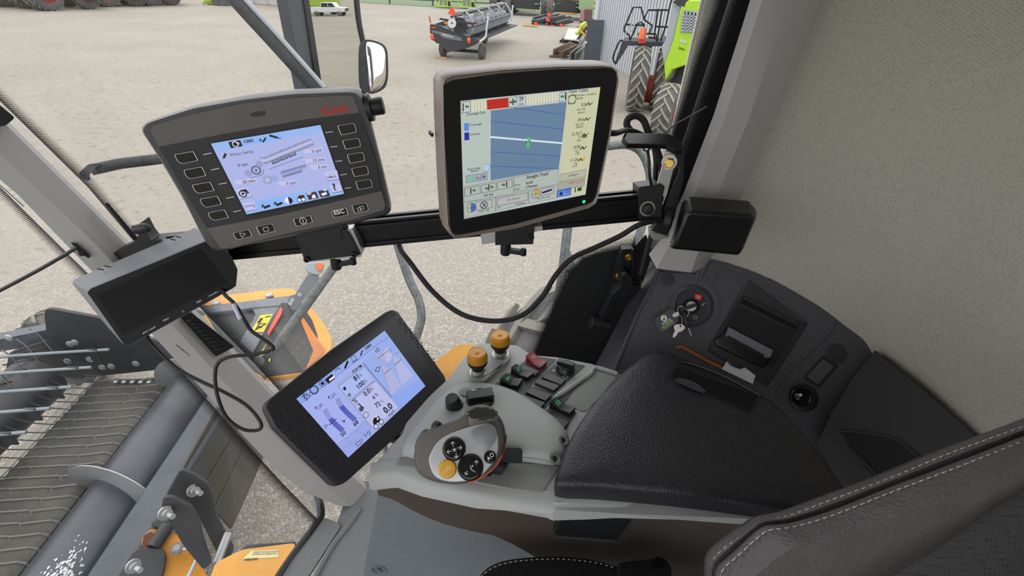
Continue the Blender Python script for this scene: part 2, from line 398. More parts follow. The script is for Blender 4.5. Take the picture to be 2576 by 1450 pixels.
# windscreen: plane through the A pillar line, running left across the cab
f0, f1 = np.array([-.49, 1.0, 2.45]), np.array([-1.45, 1.0, 4.45])
g0, g1 = np.array([-.6, -.95, 2.45]), np.array([-1.56, -.95, 4.45])
wn = np.cross(f1-f0, g0-f0); WS = Pl(f0, wn, [0, 1, 0])
ws = MB(); ws.prism([f0, g0, g1, f1], nrm(wn)*.004*(1 if wn[0] < 0 else -1), glass_w); ws = ws.build('window_2', kind='structure')
# black printed area of the right pane's lower rear corner, with the dotted edge
fr = MB(); fr.slab(WY, [(1340, 905), (1383, 800), (1432, 690), (1468, 652), (1500, 640), (1600, 618), (1625, 590), (1642, 640), (1600, 760), (1560, 900), (1520, 1000), (1340, 1000)], .001, K['mblk'], off=.001, r=0)
fr.build('printed_border', win)
frit('dotted_border', WY, [(1340, 905), (1383, 800), (1432, 690), (1468, 652), (1500, 640), (1600, 618)], [(1322, 885), (1366, 780), (1415, 668), (1455, 628), (1496, 617), (1596, 585)], win)
fr = MB(); fr.slab(WY, [(1915, -350), (1820, -30), (1807, 23), (1766, 131), (1735, 230), (1700, 330), (1655, 480), (1690, 560), (1740, 480), (1900, -30), (2000, -350)], .001, K['mblk'], off=.001); fr.build('printed_border', win)
frit('dotted_border', WY, [(1820, -30), (1807, 23), (1766, 131), (1735, 230), (1700, 330), (1655, 480)], [(1800, -30), (1788, 23), (1747, 131), (1715, 230), (1680, 330), (1636, 480)], win)
frit('dotted_border', WY, [(-40, 215), (220, 470), (330, 600), (470, 740), (640, 915), (800, 1090)], [(-40, 182), (233, 445), (348, 580), (500, 720), (668, 895), (820, 1070)], win)
frit('dotted_border', WS, [(-60, 400), (0, 470), (235, 702), (480, 960), (700, 1205), (820, 1330)], [(-60, 440), (0, 500), (222, 725), (460, 975), (672, 1215), (800, 1350)], ws)
# pillar body with folded faces
apx = [(-60, 248), (0, 300), (430, 740), (640, 965), (790, 1115), (905, 1195), (946, 1245), (905, 1275), (868, 1278), (812, 1245), (770, 1200), (700, 1100), (480, 870), (235, 640), (-60, 390)]
ap = MB(); mid = [(-60, 322), (0, 372), (430, 790), (640, 1020), (800, 1180)]
edR = [(-260, 50), (-60, 232), (0, 285), (60, 345), (240, 525), (430, 715), (640, 935), (700, 1000), (800, 1105), (880, 1180), (948, 1243)]
edM = [(-260, 165), (-60, 340), (0, 388), (55, 440), (215, 590), (385, 765), (590, 990), (655, 1060), (740, 1150), (800, 1205), (880, 1275)]
edL = [(-260, 230), (-60, 404), (0, 452), (45, 490), (190, 640), (345, 800), (540, 1015), (610, 1095), (700, 1190), (770, 1240), (850, 1272)]
def apd(i): return np.linspace(0, 1, len(edR))[i]
A1 = np.array([-.42, .93, 2.45]); A2 = np.array([-.98, .88, 3.95]); ax = nrm(A2-A1)
toC = EYE-(A1+A2)/2; nv = nrm(toC-np.dot(toC, ax)*ax); APL = Pl((A1+A2)/2, nv, ax)   # faces the driver
vs = []; n = len(edR)
for i in range(n):
    R_, M_, L_ = APL.pt(*edR[i], -.035), APL.pt(*edM[i], .012), APL.pt(*edL[i], -.005)
    m1 = APL.pt(*(np.array(edR[i])*.86+np.array(edM[i])*.14), -.012); m2 = APL.pt(*(np.array(edR[i])*.22+np.array(edM[i])*.78), .006)
    vs += [R_-nv*.06, R_, m1, m2, M_, L_, L_-nv*.06]
ap.add(vs, [[i*7+j, i*7+j+1, (i+1)*7+j+1, (i+1)*7+j] for i in range(n-1) for j in range(6)]+[[i*7+6, i*7, (i+1)*7, (i+1)*7+6] for i in range(n-1)]+[list(range(7)), [(n-1)*7+j for j in range(7)][::-1]], K['pillar'])
ap = ap.build('pillar', label='grey front roof pillar leaning forward between windscreen and right window', cat='pillar', ang=30, kind='structure')
# air vent in the pillar
VP = APL.shift(.004)
v = MB(); v.slab(VP, [(478, 785), (590, 873), (543, 898), (455, 800)], .03, K['blk'], off=.004, r=.004)
v.slab(VP, [(480, 793), (578, 870), (546, 886), (466, 801)], .002, K['mblk'], off=.005, r=.002); v.build('air_vent', ap)
v = MB()
for i in range(9):
    t = (i+.5)/9; a = np.array([480, 793])*(1-t)+np.array([575, 868])*t; b = np.array([467, 802])*(1-t)+np.array([546, 885])*t
    v.tube([VP.pt(*a, .007), VP.pt(*(a*.5+b*.5+[3, 4]), .010), VP.pt(*b, .007)], .0018, K['blk'], n=6, sp=3)
v.build('vent_slats', ap)
v = MB(); v.slab(APL, [(-40, 232), (38, 296), (15, 316), (-40, 322)], .02, K['blk'], off=.014, r=.004); v.build('vent_frame', ap)
v = MB()
for a, b in (((0, 466), (60, 520)), ((443, 868), (476, 895))): v.line(APL, [a, b], .0012, K['mblk'], off=.0065)
v.build('slot', ap)
# B pillar
bp = MB(); BP = Pl([.42, .92, 3.6], [-.15, -1, 0])
top = [(1882, -60), (1700, 480), (1650, 560), (1622, 612), (1655, 678)]
def bcol(pxs): return [BP.pt(*p) for p in pxs]
e0 = [(2010, -400), (1905, -60), (1872, 50), (1795, 290), (1718, 490), (1665, 600), (1632, 640)]   # left edge
e1 = [(2040, -400), (1935, -60), (1902, 50), (1822, 300), (1745, 492), (1690, 605), (1652, 676)]
e2 = [(2120, -400), (2005, -60), (1968, 50), (1880, 310), (1800, 500), (1768, 605), (1738, 686)]
e3 = [(2230, -400), (2090, -60), (2045, 50), (1945, 300), (1862, 500), (1822, 600), (1772, 672)]
vs = []
for i in range(7): vs += [BP.pt(*e0[i], -.05), BP.pt(*e0[i], -.012), BP.pt(*e1[i], .004), BP.pt(*e2[i], .004), BP.pt(*e3[i], -.03), BP.pt(*e3[i], -.07)]
bp.add(vs, [[i*6+j, i*6+j+1, (i+1)*6+j+1, (i+1)*6+j] for i in range(6) for j in range(5)]+[[i*6+5, i*6, (i+1)*6, (i+1)*6+5] for i in range(6)]+[list(range(6)), [36+j for j in range(6)][::-1]], K['pillar'])
bp = bp.build('pillar', label='upright grey pillar behind the right window', cat='pillar', ang=30, kind='structure')
s = MB(); s.tube([BP.pt(*p, -.02) for p in [(1965, -400), (1862, -60), (1830, 40), (1748, 290), (1700, 430), (1640, 590), (1612, 690)]], .006, K['rubber'], sp=4); s.build('rubber_seal', bp)
# rear wall in woven fabric with a rounded corner
def fabric():
    m = bpy.data.materials.new('woven_fabric'); m.use_nodes = True; N = m.node_tree; L = N.links.new; b = N.nodes['Principled BSDF']
    b.inputs['Base Color'].default_value = lin('8f908a'); b.inputs['Roughness'].default_value = .95; b.inputs['Specular IOR Level'].default_value = .15
    u = N.nodes.new('ShaderNodeUVMap'); mp = N.nodes.new('ShaderNodeMapping'); mp.inputs['Scale'].default_value = (190, 240, 1); mp.inputs['Rotation'].default_value = (0, 0, .5)
    fr = N.nodes.new('ShaderNodeTexVoronoi'); fr.inputs['Scale'].default_value = 1.0; fr.inputs['Randomness'].default_value = .35
    nz = N.nodes.new('ShaderNodeTexNoise'); nz.inputs['Scale'].default_value = 90; nz.inputs['Detail'].default_value = 4; L(u.outputs[0], nz.inputs['Vector'])
    L(u.outputs[0], mp.inputs[0]); L(mp.outputs[0], fr.inputs['Vector'])
    r = N.nodes.new('ShaderNodeValToRGB'); r.color_ramp.elements[0].position = .1; r.color_ramp.elements[0].color = lin('a19f95'); r.color_ramp.elements[1].position = .5; r.color_ramp.elements[1].color = lin('bab7ab')
    ad = N.nodes.new('ShaderNodeMath'); ad.operation = 'MULTIPLY_ADD'; ad.inputs[1].default_value = .35; L(nz.outputs['Fac'], ad.inputs[0]); L(fr.outputs['Distance'], ad.inputs[2])
    sb = N.nodes.new('ShaderNodeMath'); sb.operation = 'SUBTRACT'; sb.inputs[1].default_value = .15; L(ad.outputs[0], sb.inputs[0])
    L(sb.outputs[0], r.inputs[0]); L(r.outputs[0], b.inputs['Base Color'])
    bp = N.nodes.new('ShaderNodeBump'); bp.inputs['Strength'].default_value = .5; bp.inputs['Distance'].default_value = .002; L(fr.outputs['Distance'], bp.inputs['Height']); L(bp.outputs[0], b.inputs['Normal'])
    return m
path = [(.40, 1.08), (.53, 1.045), (.66, .99), (.75, .94), (.83, .885), (.89, .835), (.92, .75), (.93, .6), (.93, .1), (.93, -.95)]
pp = spline([np.array([x, y, 0]) for x, y in path], 6); me = bpy.data.meshes.new('wall_back')
n = len(pp); me.from_pydata([(p[0], p[1], FZ) for p in pp]+[(p[0]+.0, p[1], 4.45) for p in pp], [], [[i, i+1, n+i+1, n+i] for i in range(n-1)])
uv = me.uv_layers.new(name='UVMap'); acc = np.cumsum([0]+[np.linalg.norm(pp[i+1]-pp[i]) for i in range(n-1)])
for l in me.loops: k = l.vertex_index; uv.data[l.index].uv = (acc[k % n], 0 if k < n else 1.75)
me.polygons.foreach_set('use_smooth', [True]*len(me.polygons)); me.materials.append(fabric())
o = bpy.data.objects.new('wall_back', me); SC.collection.objects.link(o); o['kind'] = 'structure'
md = o.modifiers.new('s', 'SOLIDIFY'); md.thickness = .03; md.offset = 1
# floor, roof, left wall
mf = mat('floor_mat', '6c6e70', .7, bump=.9, bscale=350, tex='voronoi')
f = MB(); f.prism([np.array(p) for p in [(-.43, 1.02, FZ), (-.56, -.95, FZ), (.93, -.95, FZ), (.93, .8, FZ), (.7, 1.02, FZ)]], (0, 0, -.08), mf)
f.build('floor', kind='structure')
r = MB(); r.abox((-1.6, -.98, 4.45), (1.0, 1.14, 4.51), mat('roof_lining', 'e0e0de', .9)); r.build('ceiling', kind='structure')
r = MB(); r.abox((-.6, -.98, FZ-.1), (.96, -.95, FZ+.2), K['trim']); r.build('wall_left', kind='structure')
r = MB(); r.abox((.45, -.98, FZ+.2), (.96, -.95, 4.45), K['pillar']); r.build('wall_left', kind='structure')
r = MB(); r.prism([np.array(p) for p in [(-.55, -.965, FZ+.2), (.45, -.965, FZ+.2), (.45, -.965, 4.45), (-1.5, -.965, 4.45)]], (0, .004, 0), glass); r.build('window_3', kind='structure')
# ================================================================ harvest terminal (left, upper)
def crop(ox, oy, k): return lambda x, y: (ox+x*k, oy+y*k)
C1 = crop(340, 210, .30345)
PL1 = Pl.quad([(530, 362), (806, 313), (871, 492), (620, 542)], .171)
T1 = thing('harvest_terminal', 'large grey and black terminal with red lettering and rows of soft keys, showing Winter barley', 'display', PL1.pt(680, 440, -.03))
hull = [C1(*p) for p in [(50, 390), (75, 335), (130, 300), (480, 185), (900, 108), (1300, 60), (1780, 40), (1850, 48), (1895, 85), (1915, 160), (1985, 420), (2060, 720), (2125, 1000), (2120, 1060), (2085, 1090), (1800, 1165), (1300, 1270), (900, 1345), (730, 1393), (670, 1392), (610, 1350), (570, 1290), (400, 960), (200, 620)]]
hull_f = [C1(*p) for p in [(62, 392), (85, 345), (135, 318), (480, 208), (900, 135), (1300, 90), (1780, 72), (1835, 85), (1870, 120), (1900, 200), (1975, 430), (2050, 720), (2110, 1000), (2105, 1040), (2075, 1062), (1800, 1140), (1300, 1245), (900, 1320), (735, 1372), (680, 1375), (630, 1335), (590, 1280), (410, 950), (210, 620)]]
mg = mat('terminal_grey', '66625f', .5, bump=.1, bscale=1500); mgd = mat('terminal_charcoal', '2c2d30', .5, bump=.1, bscale=1500)
b = MB(); fr_, bk_ = roundpoly([PL1.pt(*p, .002) for p in hull_f], .009, 2), roundpoly([PL1.pt(*p, -.010) for p in hull], .009, 2)
cc = sum(bk_)/len(bk_); n = len(fr_)
bk2 = [cc+(p-cc)*.97-PL1.n*.035 for p in bk_]
b.add(fr_+bk_+bk2, [list(range(n))]+[[i, n+i, n+(i+1) % n, (i+1) % n] for i in range(n)]+[[n+i, 2*n+i, 2*n+(i+1) % n, n+(i+1) % n] for i in range(n)]+[[2*n+i for i in range(n)][::-1]], mat('terminal_shell', '4b4a4b', .35, bump=.1, bscale=1500))
b.build('housing', T1, ang=50)
b = MB(); b.slab(PL1, [C1(*p) for p in [(125, 392), (150, 352), (430, 265), (900, 165), (1300, 120), (1760, 98), (1810, 110), (1862, 243), (1400, 300), (700, 425), (195, 525)]], .002, mg, off=.004)
b.slab(PL1, [C1(*p) for p in [(597, 1203), (1200, 1090), (2042, 893), (2075, 1010), (2060, 1050), (1800, 1130), (1300, 1235), (740, 1372), (705, 1365)]], .002, mg, off=.004)
b.build('grey_fascia', T1)
b = MB(); b.slab(PL1, [C1(*p) for p in [(195, 525), (700, 425), (1400, 300), (1862, 243), (1990, 620), (2042, 893), (1200, 1090), (597, 1203), (380, 850)]], .002, mgd, off=.0038)
b.slab(PL1, [C1(945, 252), C1(1010, 233), C1(1080, 228), C1(1083, 250), C1(1070, 268), C1(1000, 277), C1(965, 275)], .001, mat('sensor_window', '3a2c2e', .3), off=.0045, r=.001)
b.slab(PL1, [C1(603, 497), C1(1537, 327), C1(1752, 935), C1(922, 1110)], .002, K['blk'], off=.0045, r=.001)
for i, (x0, y0, x1, y1) in enumerate([(567, 590, 630, 578), (633, 717, 695, 705), (697, 836, 758, 825), (758, 953, 817, 941), (817, 1066, 873, 1053), (1580, 408, 1635, 400), (1620, 528, 1674, 521), (1660, 648, 1713, 641), (1702, 760, 1752, 752), (1740, 870, 1787, 863)]):
    b.line(PL1, [C1(x0, y0), C1(x1, y1)], .0012, K['white'], off=.0046)
b.build('key_panel', T1)
def key(pts, name='soft_key', sym=None):
    k = MB(); q = [C1(*p) for p in pts]; k.slab(PL1, q, .004, K['gls'], off=.0052, r=.0015); P = [PL1.pt(*p, .0054) for p in q]; c = sum(P)/len(P)
    P = roundpoly(P, .002, 3); R = [c+(p-c)*.93 for p in P]; n = len(P)
    k.add([p+PL1.n*.0002 for p in P]+[p+PL1.n*.0002 for p in R], [[i, (i+1) % n, n+(i+1) % n, n+i] for i in range(n)], K['white'])
    if sym: sym(k)
    return k.build(name, T1)
for q in ([(322, 590), (485, 562), (525, 640), (385, 668), (350, 645)], [(400, 718), (555, 690), (592, 765), (455, 793), (420, 770)], [(470, 842), (623, 815), (660, 888), (525, 914), (490, 890)], [(535, 958), (685, 932), (720, 1003), (590, 1030), (553, 1005)], [(602, 1072), (743, 1045), (778, 1113), (655, 1138), (618, 1115)],
          [(1675, 350), (1808, 330), (1825, 345), (1835, 405), (1705, 430)], [(1715, 473), (1845, 453), (1862, 468), (1870, 525), (1742, 548)], [(1755, 590), (1880, 570), (1897, 585), (1903, 642), (1778, 664)], [(1790, 705), (1912, 683), (1930, 700), (1937, 755), (1815, 775)], [(1825, 813), (1945, 793), (1960, 808), (1968, 860), (1848, 883)]): key(q)
def s_play(k): k.line(PL1, [C1(865, 1240), C1(885, 1278), C1(915, 1248)], .0008, K['white'], off=.0057, closed=True)
def s_sq(k): k.line(PL1, [C1(1060, 1198), C1(1098, 1190), C1(1108, 1222), C1(1070, 1230)], .0009, K['white'], off=.0057, closed=True)
def s_pw(k): k.ring(PL1, C1(1392, 1140), .0052, .0064, K['white'], off=.0057); k.line(PL1, [C1(1388, 1128), C1(1396, 1153)], .0012, K['white'], off=.0057)
def s_esc(k): k.text(PL1, 'ESC', C1(1652, 1090), C1(1738, 1073), K['white'], off=.0057, bold=.03)
def s_two(k):
    k.line(PL1, [C1(1840, 1035), C1(1868, 1030), C1(1876, 1055), C1(1848, 1060)], .0008, K['white'], off=.0057, closed=True); k.line(PL1, [C1(1860, 1022), C1(1888, 1016), C1(1896, 1042), C1(1868, 1047)], .0008, K['white'], off=.0057, closed=True)
key([(810, 1240), (945, 1208), (975, 1265), (850, 1298), (830, 1285)], 'play_key', s_play)
key([(1000, 1187), (1130, 1162), (1150, 1178), (1165, 1225), (1035, 1257)], 'stop_key', s_sq)
key([(1307, 1125), (1455, 1093), (1475, 1150), (1335, 1188)], 'power_key', s_pw)
key([(1625, 1058), (1750, 1028), (1770, 1088), (1655, 1115), (1635, 1098)], 'escape_key', s_esc)
key([(1793, 1010), (1905, 988), (1925, 1000), (1937, 1055), (1820, 1080)], 'window_key', s_two)
b = MB(); b.text(PL1, 'CLAAS', C1(1545, 262), C1(1768, 232), K['claasred'], off=.0045, bold=.05, hs=1.05); b.build('red_lettering', T1)
# knob at the upper right corner
b = MB(); base = PL1.pt(*C1(1945, 200), -.015); axk = nrm(PL1.e1*.96+PL1.n*.1-PL1.e2*.02)
b.lathe(base-axk*.006, axk, [(.020, 0), (.022, .003), (.022, .009), (.014, .010), (.0145, .026), (.013, .029), (0, .029)], K['blk'], n=28)
b.build('knob', T1)
def scr(name, pl, q, parent, base, draw, off=.0):
    """display: glass slab carrying its lit picture"""
    m = MB(); m.slab(pl, q, .002, lit(base), off=off); draw(m); return m.build(name, parent)
def d1(m):
    o = .0050; S = lit
    def R(a, b_, c, k=1, r=0): m.rect(PL1, C1(*a), C1(*b_), 0, S(c), off=o+k*.00008, r=r)
    def Q(pts, c, k=1): m.face([PL1.pt(*C1(*p), o+k*.00008) for p in pts], S(c))
    Q([(628, 500), (1535, 345), (1555, 400), (665, 572)], '93b5ec')
    Q([(885, 990), (1700, 845), (1732, 915), (925, 1087)], '8fb4ee')
    Q([(772, 487), (870, 470), (892, 520), (793, 538)], '15161a', 2)
    m.ring(PL1, C1(830, 504), .0034, .0046, S('e8e8f4'), off=o+.00025); m.line(PL1, [C1(838, 490), C1(858, 495), C1(856, 505)], .0014, S('e8e8f4'), off=o+.00026)
    for a in ([(885, 468), (982, 452), (1000, 497), (905, 515)], [(998, 450), (1090, 434), (1110, 478), (1018, 496)], [(1105, 432), (1200, 414), (1220, 458), (1125, 476)]): Q(a, '86b2f0', 2)
    m.text(PL1, 'CEBIS', C1(903, 495), C1(985, 482), S('141a26'), off=o+.0003, bold=.03); m.text(PL1, 'A', C1(1030, 482), C1(1056, 478), S('0c0e14'), off=o+.0003, bold=.04)
    m.line(PL1, [C1(1062, 484), C1(1080, 455)], .0025, S('141a26'), off=o+.0003); m.line(PL1, [C1(1122, 434), C1(1172, 448)], .0035, S('141a26'), off=o+.0003); m.line(PL1, [C1(1172, 448), C1(1205, 458)], .0012, S('141a26'), off=o+.0003)
    m.text(PL1, 'Winter barley', C1(787, 607), C1(985, 573), S('23242e'), off=o+.0003, hs=1.1)
    m.line(PL1, [C1(728, 628), C1(738, 606)], .0008, S('23242e'), off=o+.0003); m.line(PL1, [C1(738, 610), C1(748, 588)], .0035, S('2a1c22'), off=o+.0003)
    # threshing rotor drawing
    Q([(1028, 605), (1060, 615), (1455, 455), (1488, 512), (1110, 660), (1075, 675)], '8d92b8', 2); Q([(1040, 622), (1075, 628), (1462, 470), (1474, 492), (1098, 646), (1060, 655)], 'b7bbdc', 3)
    for x in (1120, 1195, 1265, 1325, 1385): m.line(PL1, [C1(x, 605-(x-1120)*.39), C1(x+14, 575-(x-1120)*.39)], .0006, S('70759a'), off=o+.0004)
    for i in range(3):
        x, y = 1128+i*68, 642-i*28; Q([(x, y), (x+62, y-24), (x+72, y+6), (x+12, y+30)], '23252f', 2); Q([(x+8, y+6), (x+58, y-13), (x+61, y-7), (x+11, y+12)], '9aa0c6', 3); Q([(x+13, y+15), (x+62, y-4), (x+65, y+2), (x+16, y+21)], '9aa0c6', 3)
    m.line(PL1, [C1(1115, 711), C1(1390, 609)], .0006, S('2a2b36'), off=o+.0003)
    for (x, y, r, c) in ((1030, 670, .0058, '979bc4'), (938, 747, .0058, '979bc4'), (1003, 720, .0075, '3a3f5c'), (1003, 720, .0058, '9da6d2'), (1003, 722, .0014, '23252f')): m.disc(PL1, C1(x, y), r, S(c), off=o+.0003+(.0001 if c == '9da6d2' else 0)+(.0002 if c == '23252f' else 0))
    m.line(PL1, [C1(960, 785), C1(1000, 770), C1(1040, 765), C1(1063, 745), C1(1064, 715)], .0007, S('2a2b36'), off=o+.0003)
    Q([(1100, 775), (1165, 758), (1190, 800), (1110, 832)], '9aa6d8', 2); m.disc(PL1, C1(1095, 800), .0070, S('5a6088'), off=o+.00025); m.disc(PL1, C1(1095, 800), .0064, S('b3bae2'), off=o+.00028); m.ring(PL1, C1(1097, 800), .0042, .0048, S('3f4464'), off=o+.0004)
    m.line(PL1, [C1(1205, 752), C1(1415, 695)], .0006, S('2a2b36'), off=o+.0003); m.line(PL1, [C1(1217, 766), C1(1385, 717)], .0006, S('2a2b36'), off=o+.0003)
    for i in range(20): x = 1212+i*10.4; y = 743-i*3; m.line(PL1, [C1(x, y), C1(x+2, y-12)], .0009, S('2a2b36'), off=o+.0003)
    for i in range(16): x = 1228+i*10; y = 780-i*2.9; m.line(PL1, [C1(x, y), C1(x+2, y-12)], .0009, S('2a2b36'), off=o+.0003)
    for t, a, b_ in (('0 rpm', (855, 692), (936, 680)), ('50 mm', (897, 832), (998, 816)), ('0 rpm', (1470, 576), (1548, 562)), ('13 mm', (1480, 652), (1573, 641)), ('0 mm', (1520, 708), (1593, 699)), ('0 rpm', (1258, 842), (1337, 831))):
        if t != '0 rpm' or a[0] > 1000: Q([(a[0]-65, a[1]+6), (a[0]-75, a[1]-26), (b_[0]+4, b_[1]-28), (b_[0]+14, b_[1]+4)], 'c3c0e4', 2)
        m.text(PL1, t, C1(*a), C1(*b_), S('1c1d28'), off=o+.0004, bold=.01, hs=1.1)
    for q in ([(1565, 735), (1672, 720), (1690, 792), (1590, 806)], [(1605, 845), (1695, 830), (1718, 890), (1632, 908)], [(832, 885), (930, 862), (968, 935), (868, 958)], [(887, 992), (988, 975), (1018, 1040), (922, 1060)]): Q([(x+4, y+5) for x, y in q], '70749c', 2); Q(q, 'bcbfe8', 3)
    m.text(PL1, 'CEMOS', C1(1588, 790), C1(1668, 778), S('3a2030'), off=o+.0005, bold=.02); m.line(PL1, [C1(1588, 768), C1(1620, 757), C1(1652, 735)], .0005, S('8a8fb0'), off=o+.0005)
    m.text(PL1, '?', C1(1650, 888), C1(1674, 882), S('1c1d28'), off=o+.0005, bold=.03); m.ring(PL1, C1(893, 916), .0046, .0064, S('10121a'), off=o+.0005); m.line(PL1, [C1(886, 890), C1(915, 885), C1(935, 905)], .003, S('10121a'), off=o+.0005); m.line(PL1, [C1(890, 918), C1(897, 912)], .003, S('10121a'), off=o+.0005)
    m.line(PL1, [C1(915, 1022), C1(985, 1010), C1(990, 1025)], .0025, S('8c90b4'), off=o+.0005)
    for i, q in enumerate([[(1020, 990), (1100, 975), (1130, 1030), (1045, 1045)], [(1120, 970), (1200, 955), (1225, 1012), (1148, 1028)], [(1222, 950), (1300, 937), (1322, 993), (1245, 1008)], [(1318, 932), (1398, 918), (1420, 975), (1340, 988)], [(1418, 912), (1500, 897), (1522, 952), (1440, 966)], [(1515, 893), (1595, 878), (1618, 935), (1540, 948)]]): Q(q, '84b1f0' if i < 4 else '3a2c33', 2)
    for x, y in ((1048, 1030), (1150, 1008)): m.text(PL1, 'A', C1(x, y), C1(x+32, y-5), S('0c0e14'), off=o+.0004, bold=.05); m.line(PL1, [C1(x+28, y), C1(x+62, y-14)], .004, S('15161c'), off=o+.0004)
    m.disc(PL1, C1(1272, 972), .0064, S('dfe4f8'), off=o+.0003); m.ring(PL1, C1(1272, 972), .0, .0064, S('15161c'), off=o+.0004, a0=-80, a1=95)
    Q([(1348, 945), (1358, 930), (1398, 925), (1410, 955), (1350, 962)], '2a1c22', 3)
    for x, y in ((1362, 968), (1395, 962)): m.disc(PL1, C1(x, y), .0040, S('15161c'), off=o+.0005); m.disc(PL1, C1(x, y), .0029, S('dfe4f8'), off=o+.0006)
    for x in (1428, 1560): m.text(PL1, '4D', C1(x, 927-(x-1428)*.24), C1(x+36, 920-(x-1428)*.24), S('e8eaf6'), off=o+.0005, bold=.03)
    Q([(1468, 925), (1488, 920), (1502, 948), (1465, 955)], 'e8eaf6', 3); Q([(1540, 915), (1585, 900), (1590, 920), (1555, 935)], 'e8eaf6', 3)
scr('screen', PL1, [C1(628, 500), C1(1535, 345), C1(1732, 915), C1(925, 1087)], T1, 'a9b2e4', d1, .0050)
# ================================================================ guidance display (right, upper)
C2 = crop(1060, 130, .33792)
PL2 = Pl.quad([(1158, 254), (1508, 219), (1474, 492), (1168, 551)], .211)
T2 = thing('guidance_display', 'square display in a sand coloured rim showing a blue field map and Straight Track', 'display', PL2.pt(1320, 390, -.03))
rim = [C2(*p) for p in [(140, 235), (160, 190), (215, 165), (600, 120), (1000, 97), (1340, 92), (1410, 100), (1448, 130), (1462, 200), (1400, 620), (1310, 1070), (1290, 1125), (1240, 1160), (700, 1310), (290, 1380), (240, 1385), (205, 1350), (180, 1280), (160, 900), (145, 500)]]
bez = [C2(*p) for p in [(165, 290), (180, 245), (235, 215), (600, 165), (1000, 135), (1380, 125), (1430, 130), (1453, 160), (1455, 215), (1395, 620), (1300, 1070), (1278, 1112), (1240, 1135), (700, 1285), (300, 1362), (250, 1365), (228, 1335), (215, 1280), (190, 800)]]
beige = mat('rim_sand', '93877e', .4, .1, bump=.1, bscale=1800)
b = MB(); P0 = [PL2.pt(*p, .004) for p in rim]; n = len(P0); cc = sum(P0)/n
lv = [(.0, .965), (.004, .985), (0.0, 1.0), (-.028, 1.005), (-.03, .99), (-.05, .94)]
vs = []
for k, (o_, s_) in enumerate(lv): vs += [cc+(p-cc)*s_+PL2.n*(o_+.002) for p in P0]
b.add(vs, [[k*n+i, (k+1)*n+i, (k+1)*n+(i+1) % n, k*n+(i+1) % n] for k in range(len(lv)-1) for i in range(n)]+[list(range(n)), [(len(lv)-1)*n+i for i in range(n)][::-1]], beige)
b.build('housing', T2, ang=50)
b = MB(); b.slab(PL2, bez, .004, mat('bezel_black', '111114', .4, bump=.05, bscale=1500), off=.0085, r=.003)
b.slab(PL2, [C2(283, 362), C2(1345, 252), C2(1228, 1072), C2(315, 1262)], .001, K['mblk'], off=.0087, r=.001); b.build('bezel', T2)
b = MB(); b.disc(PL2, C2(1211, 1118), .0028, lit('3dfc7e'), off=.0092, t=.002); b.build('status_light', T2)
b = MB(); b.text(PL2, 'JOHN DEERE', C2(700, 262), C2(960, 240), mat('bezel_print', '1d1d20', .5), off=.0088); b.build('faint_lettering', T2)
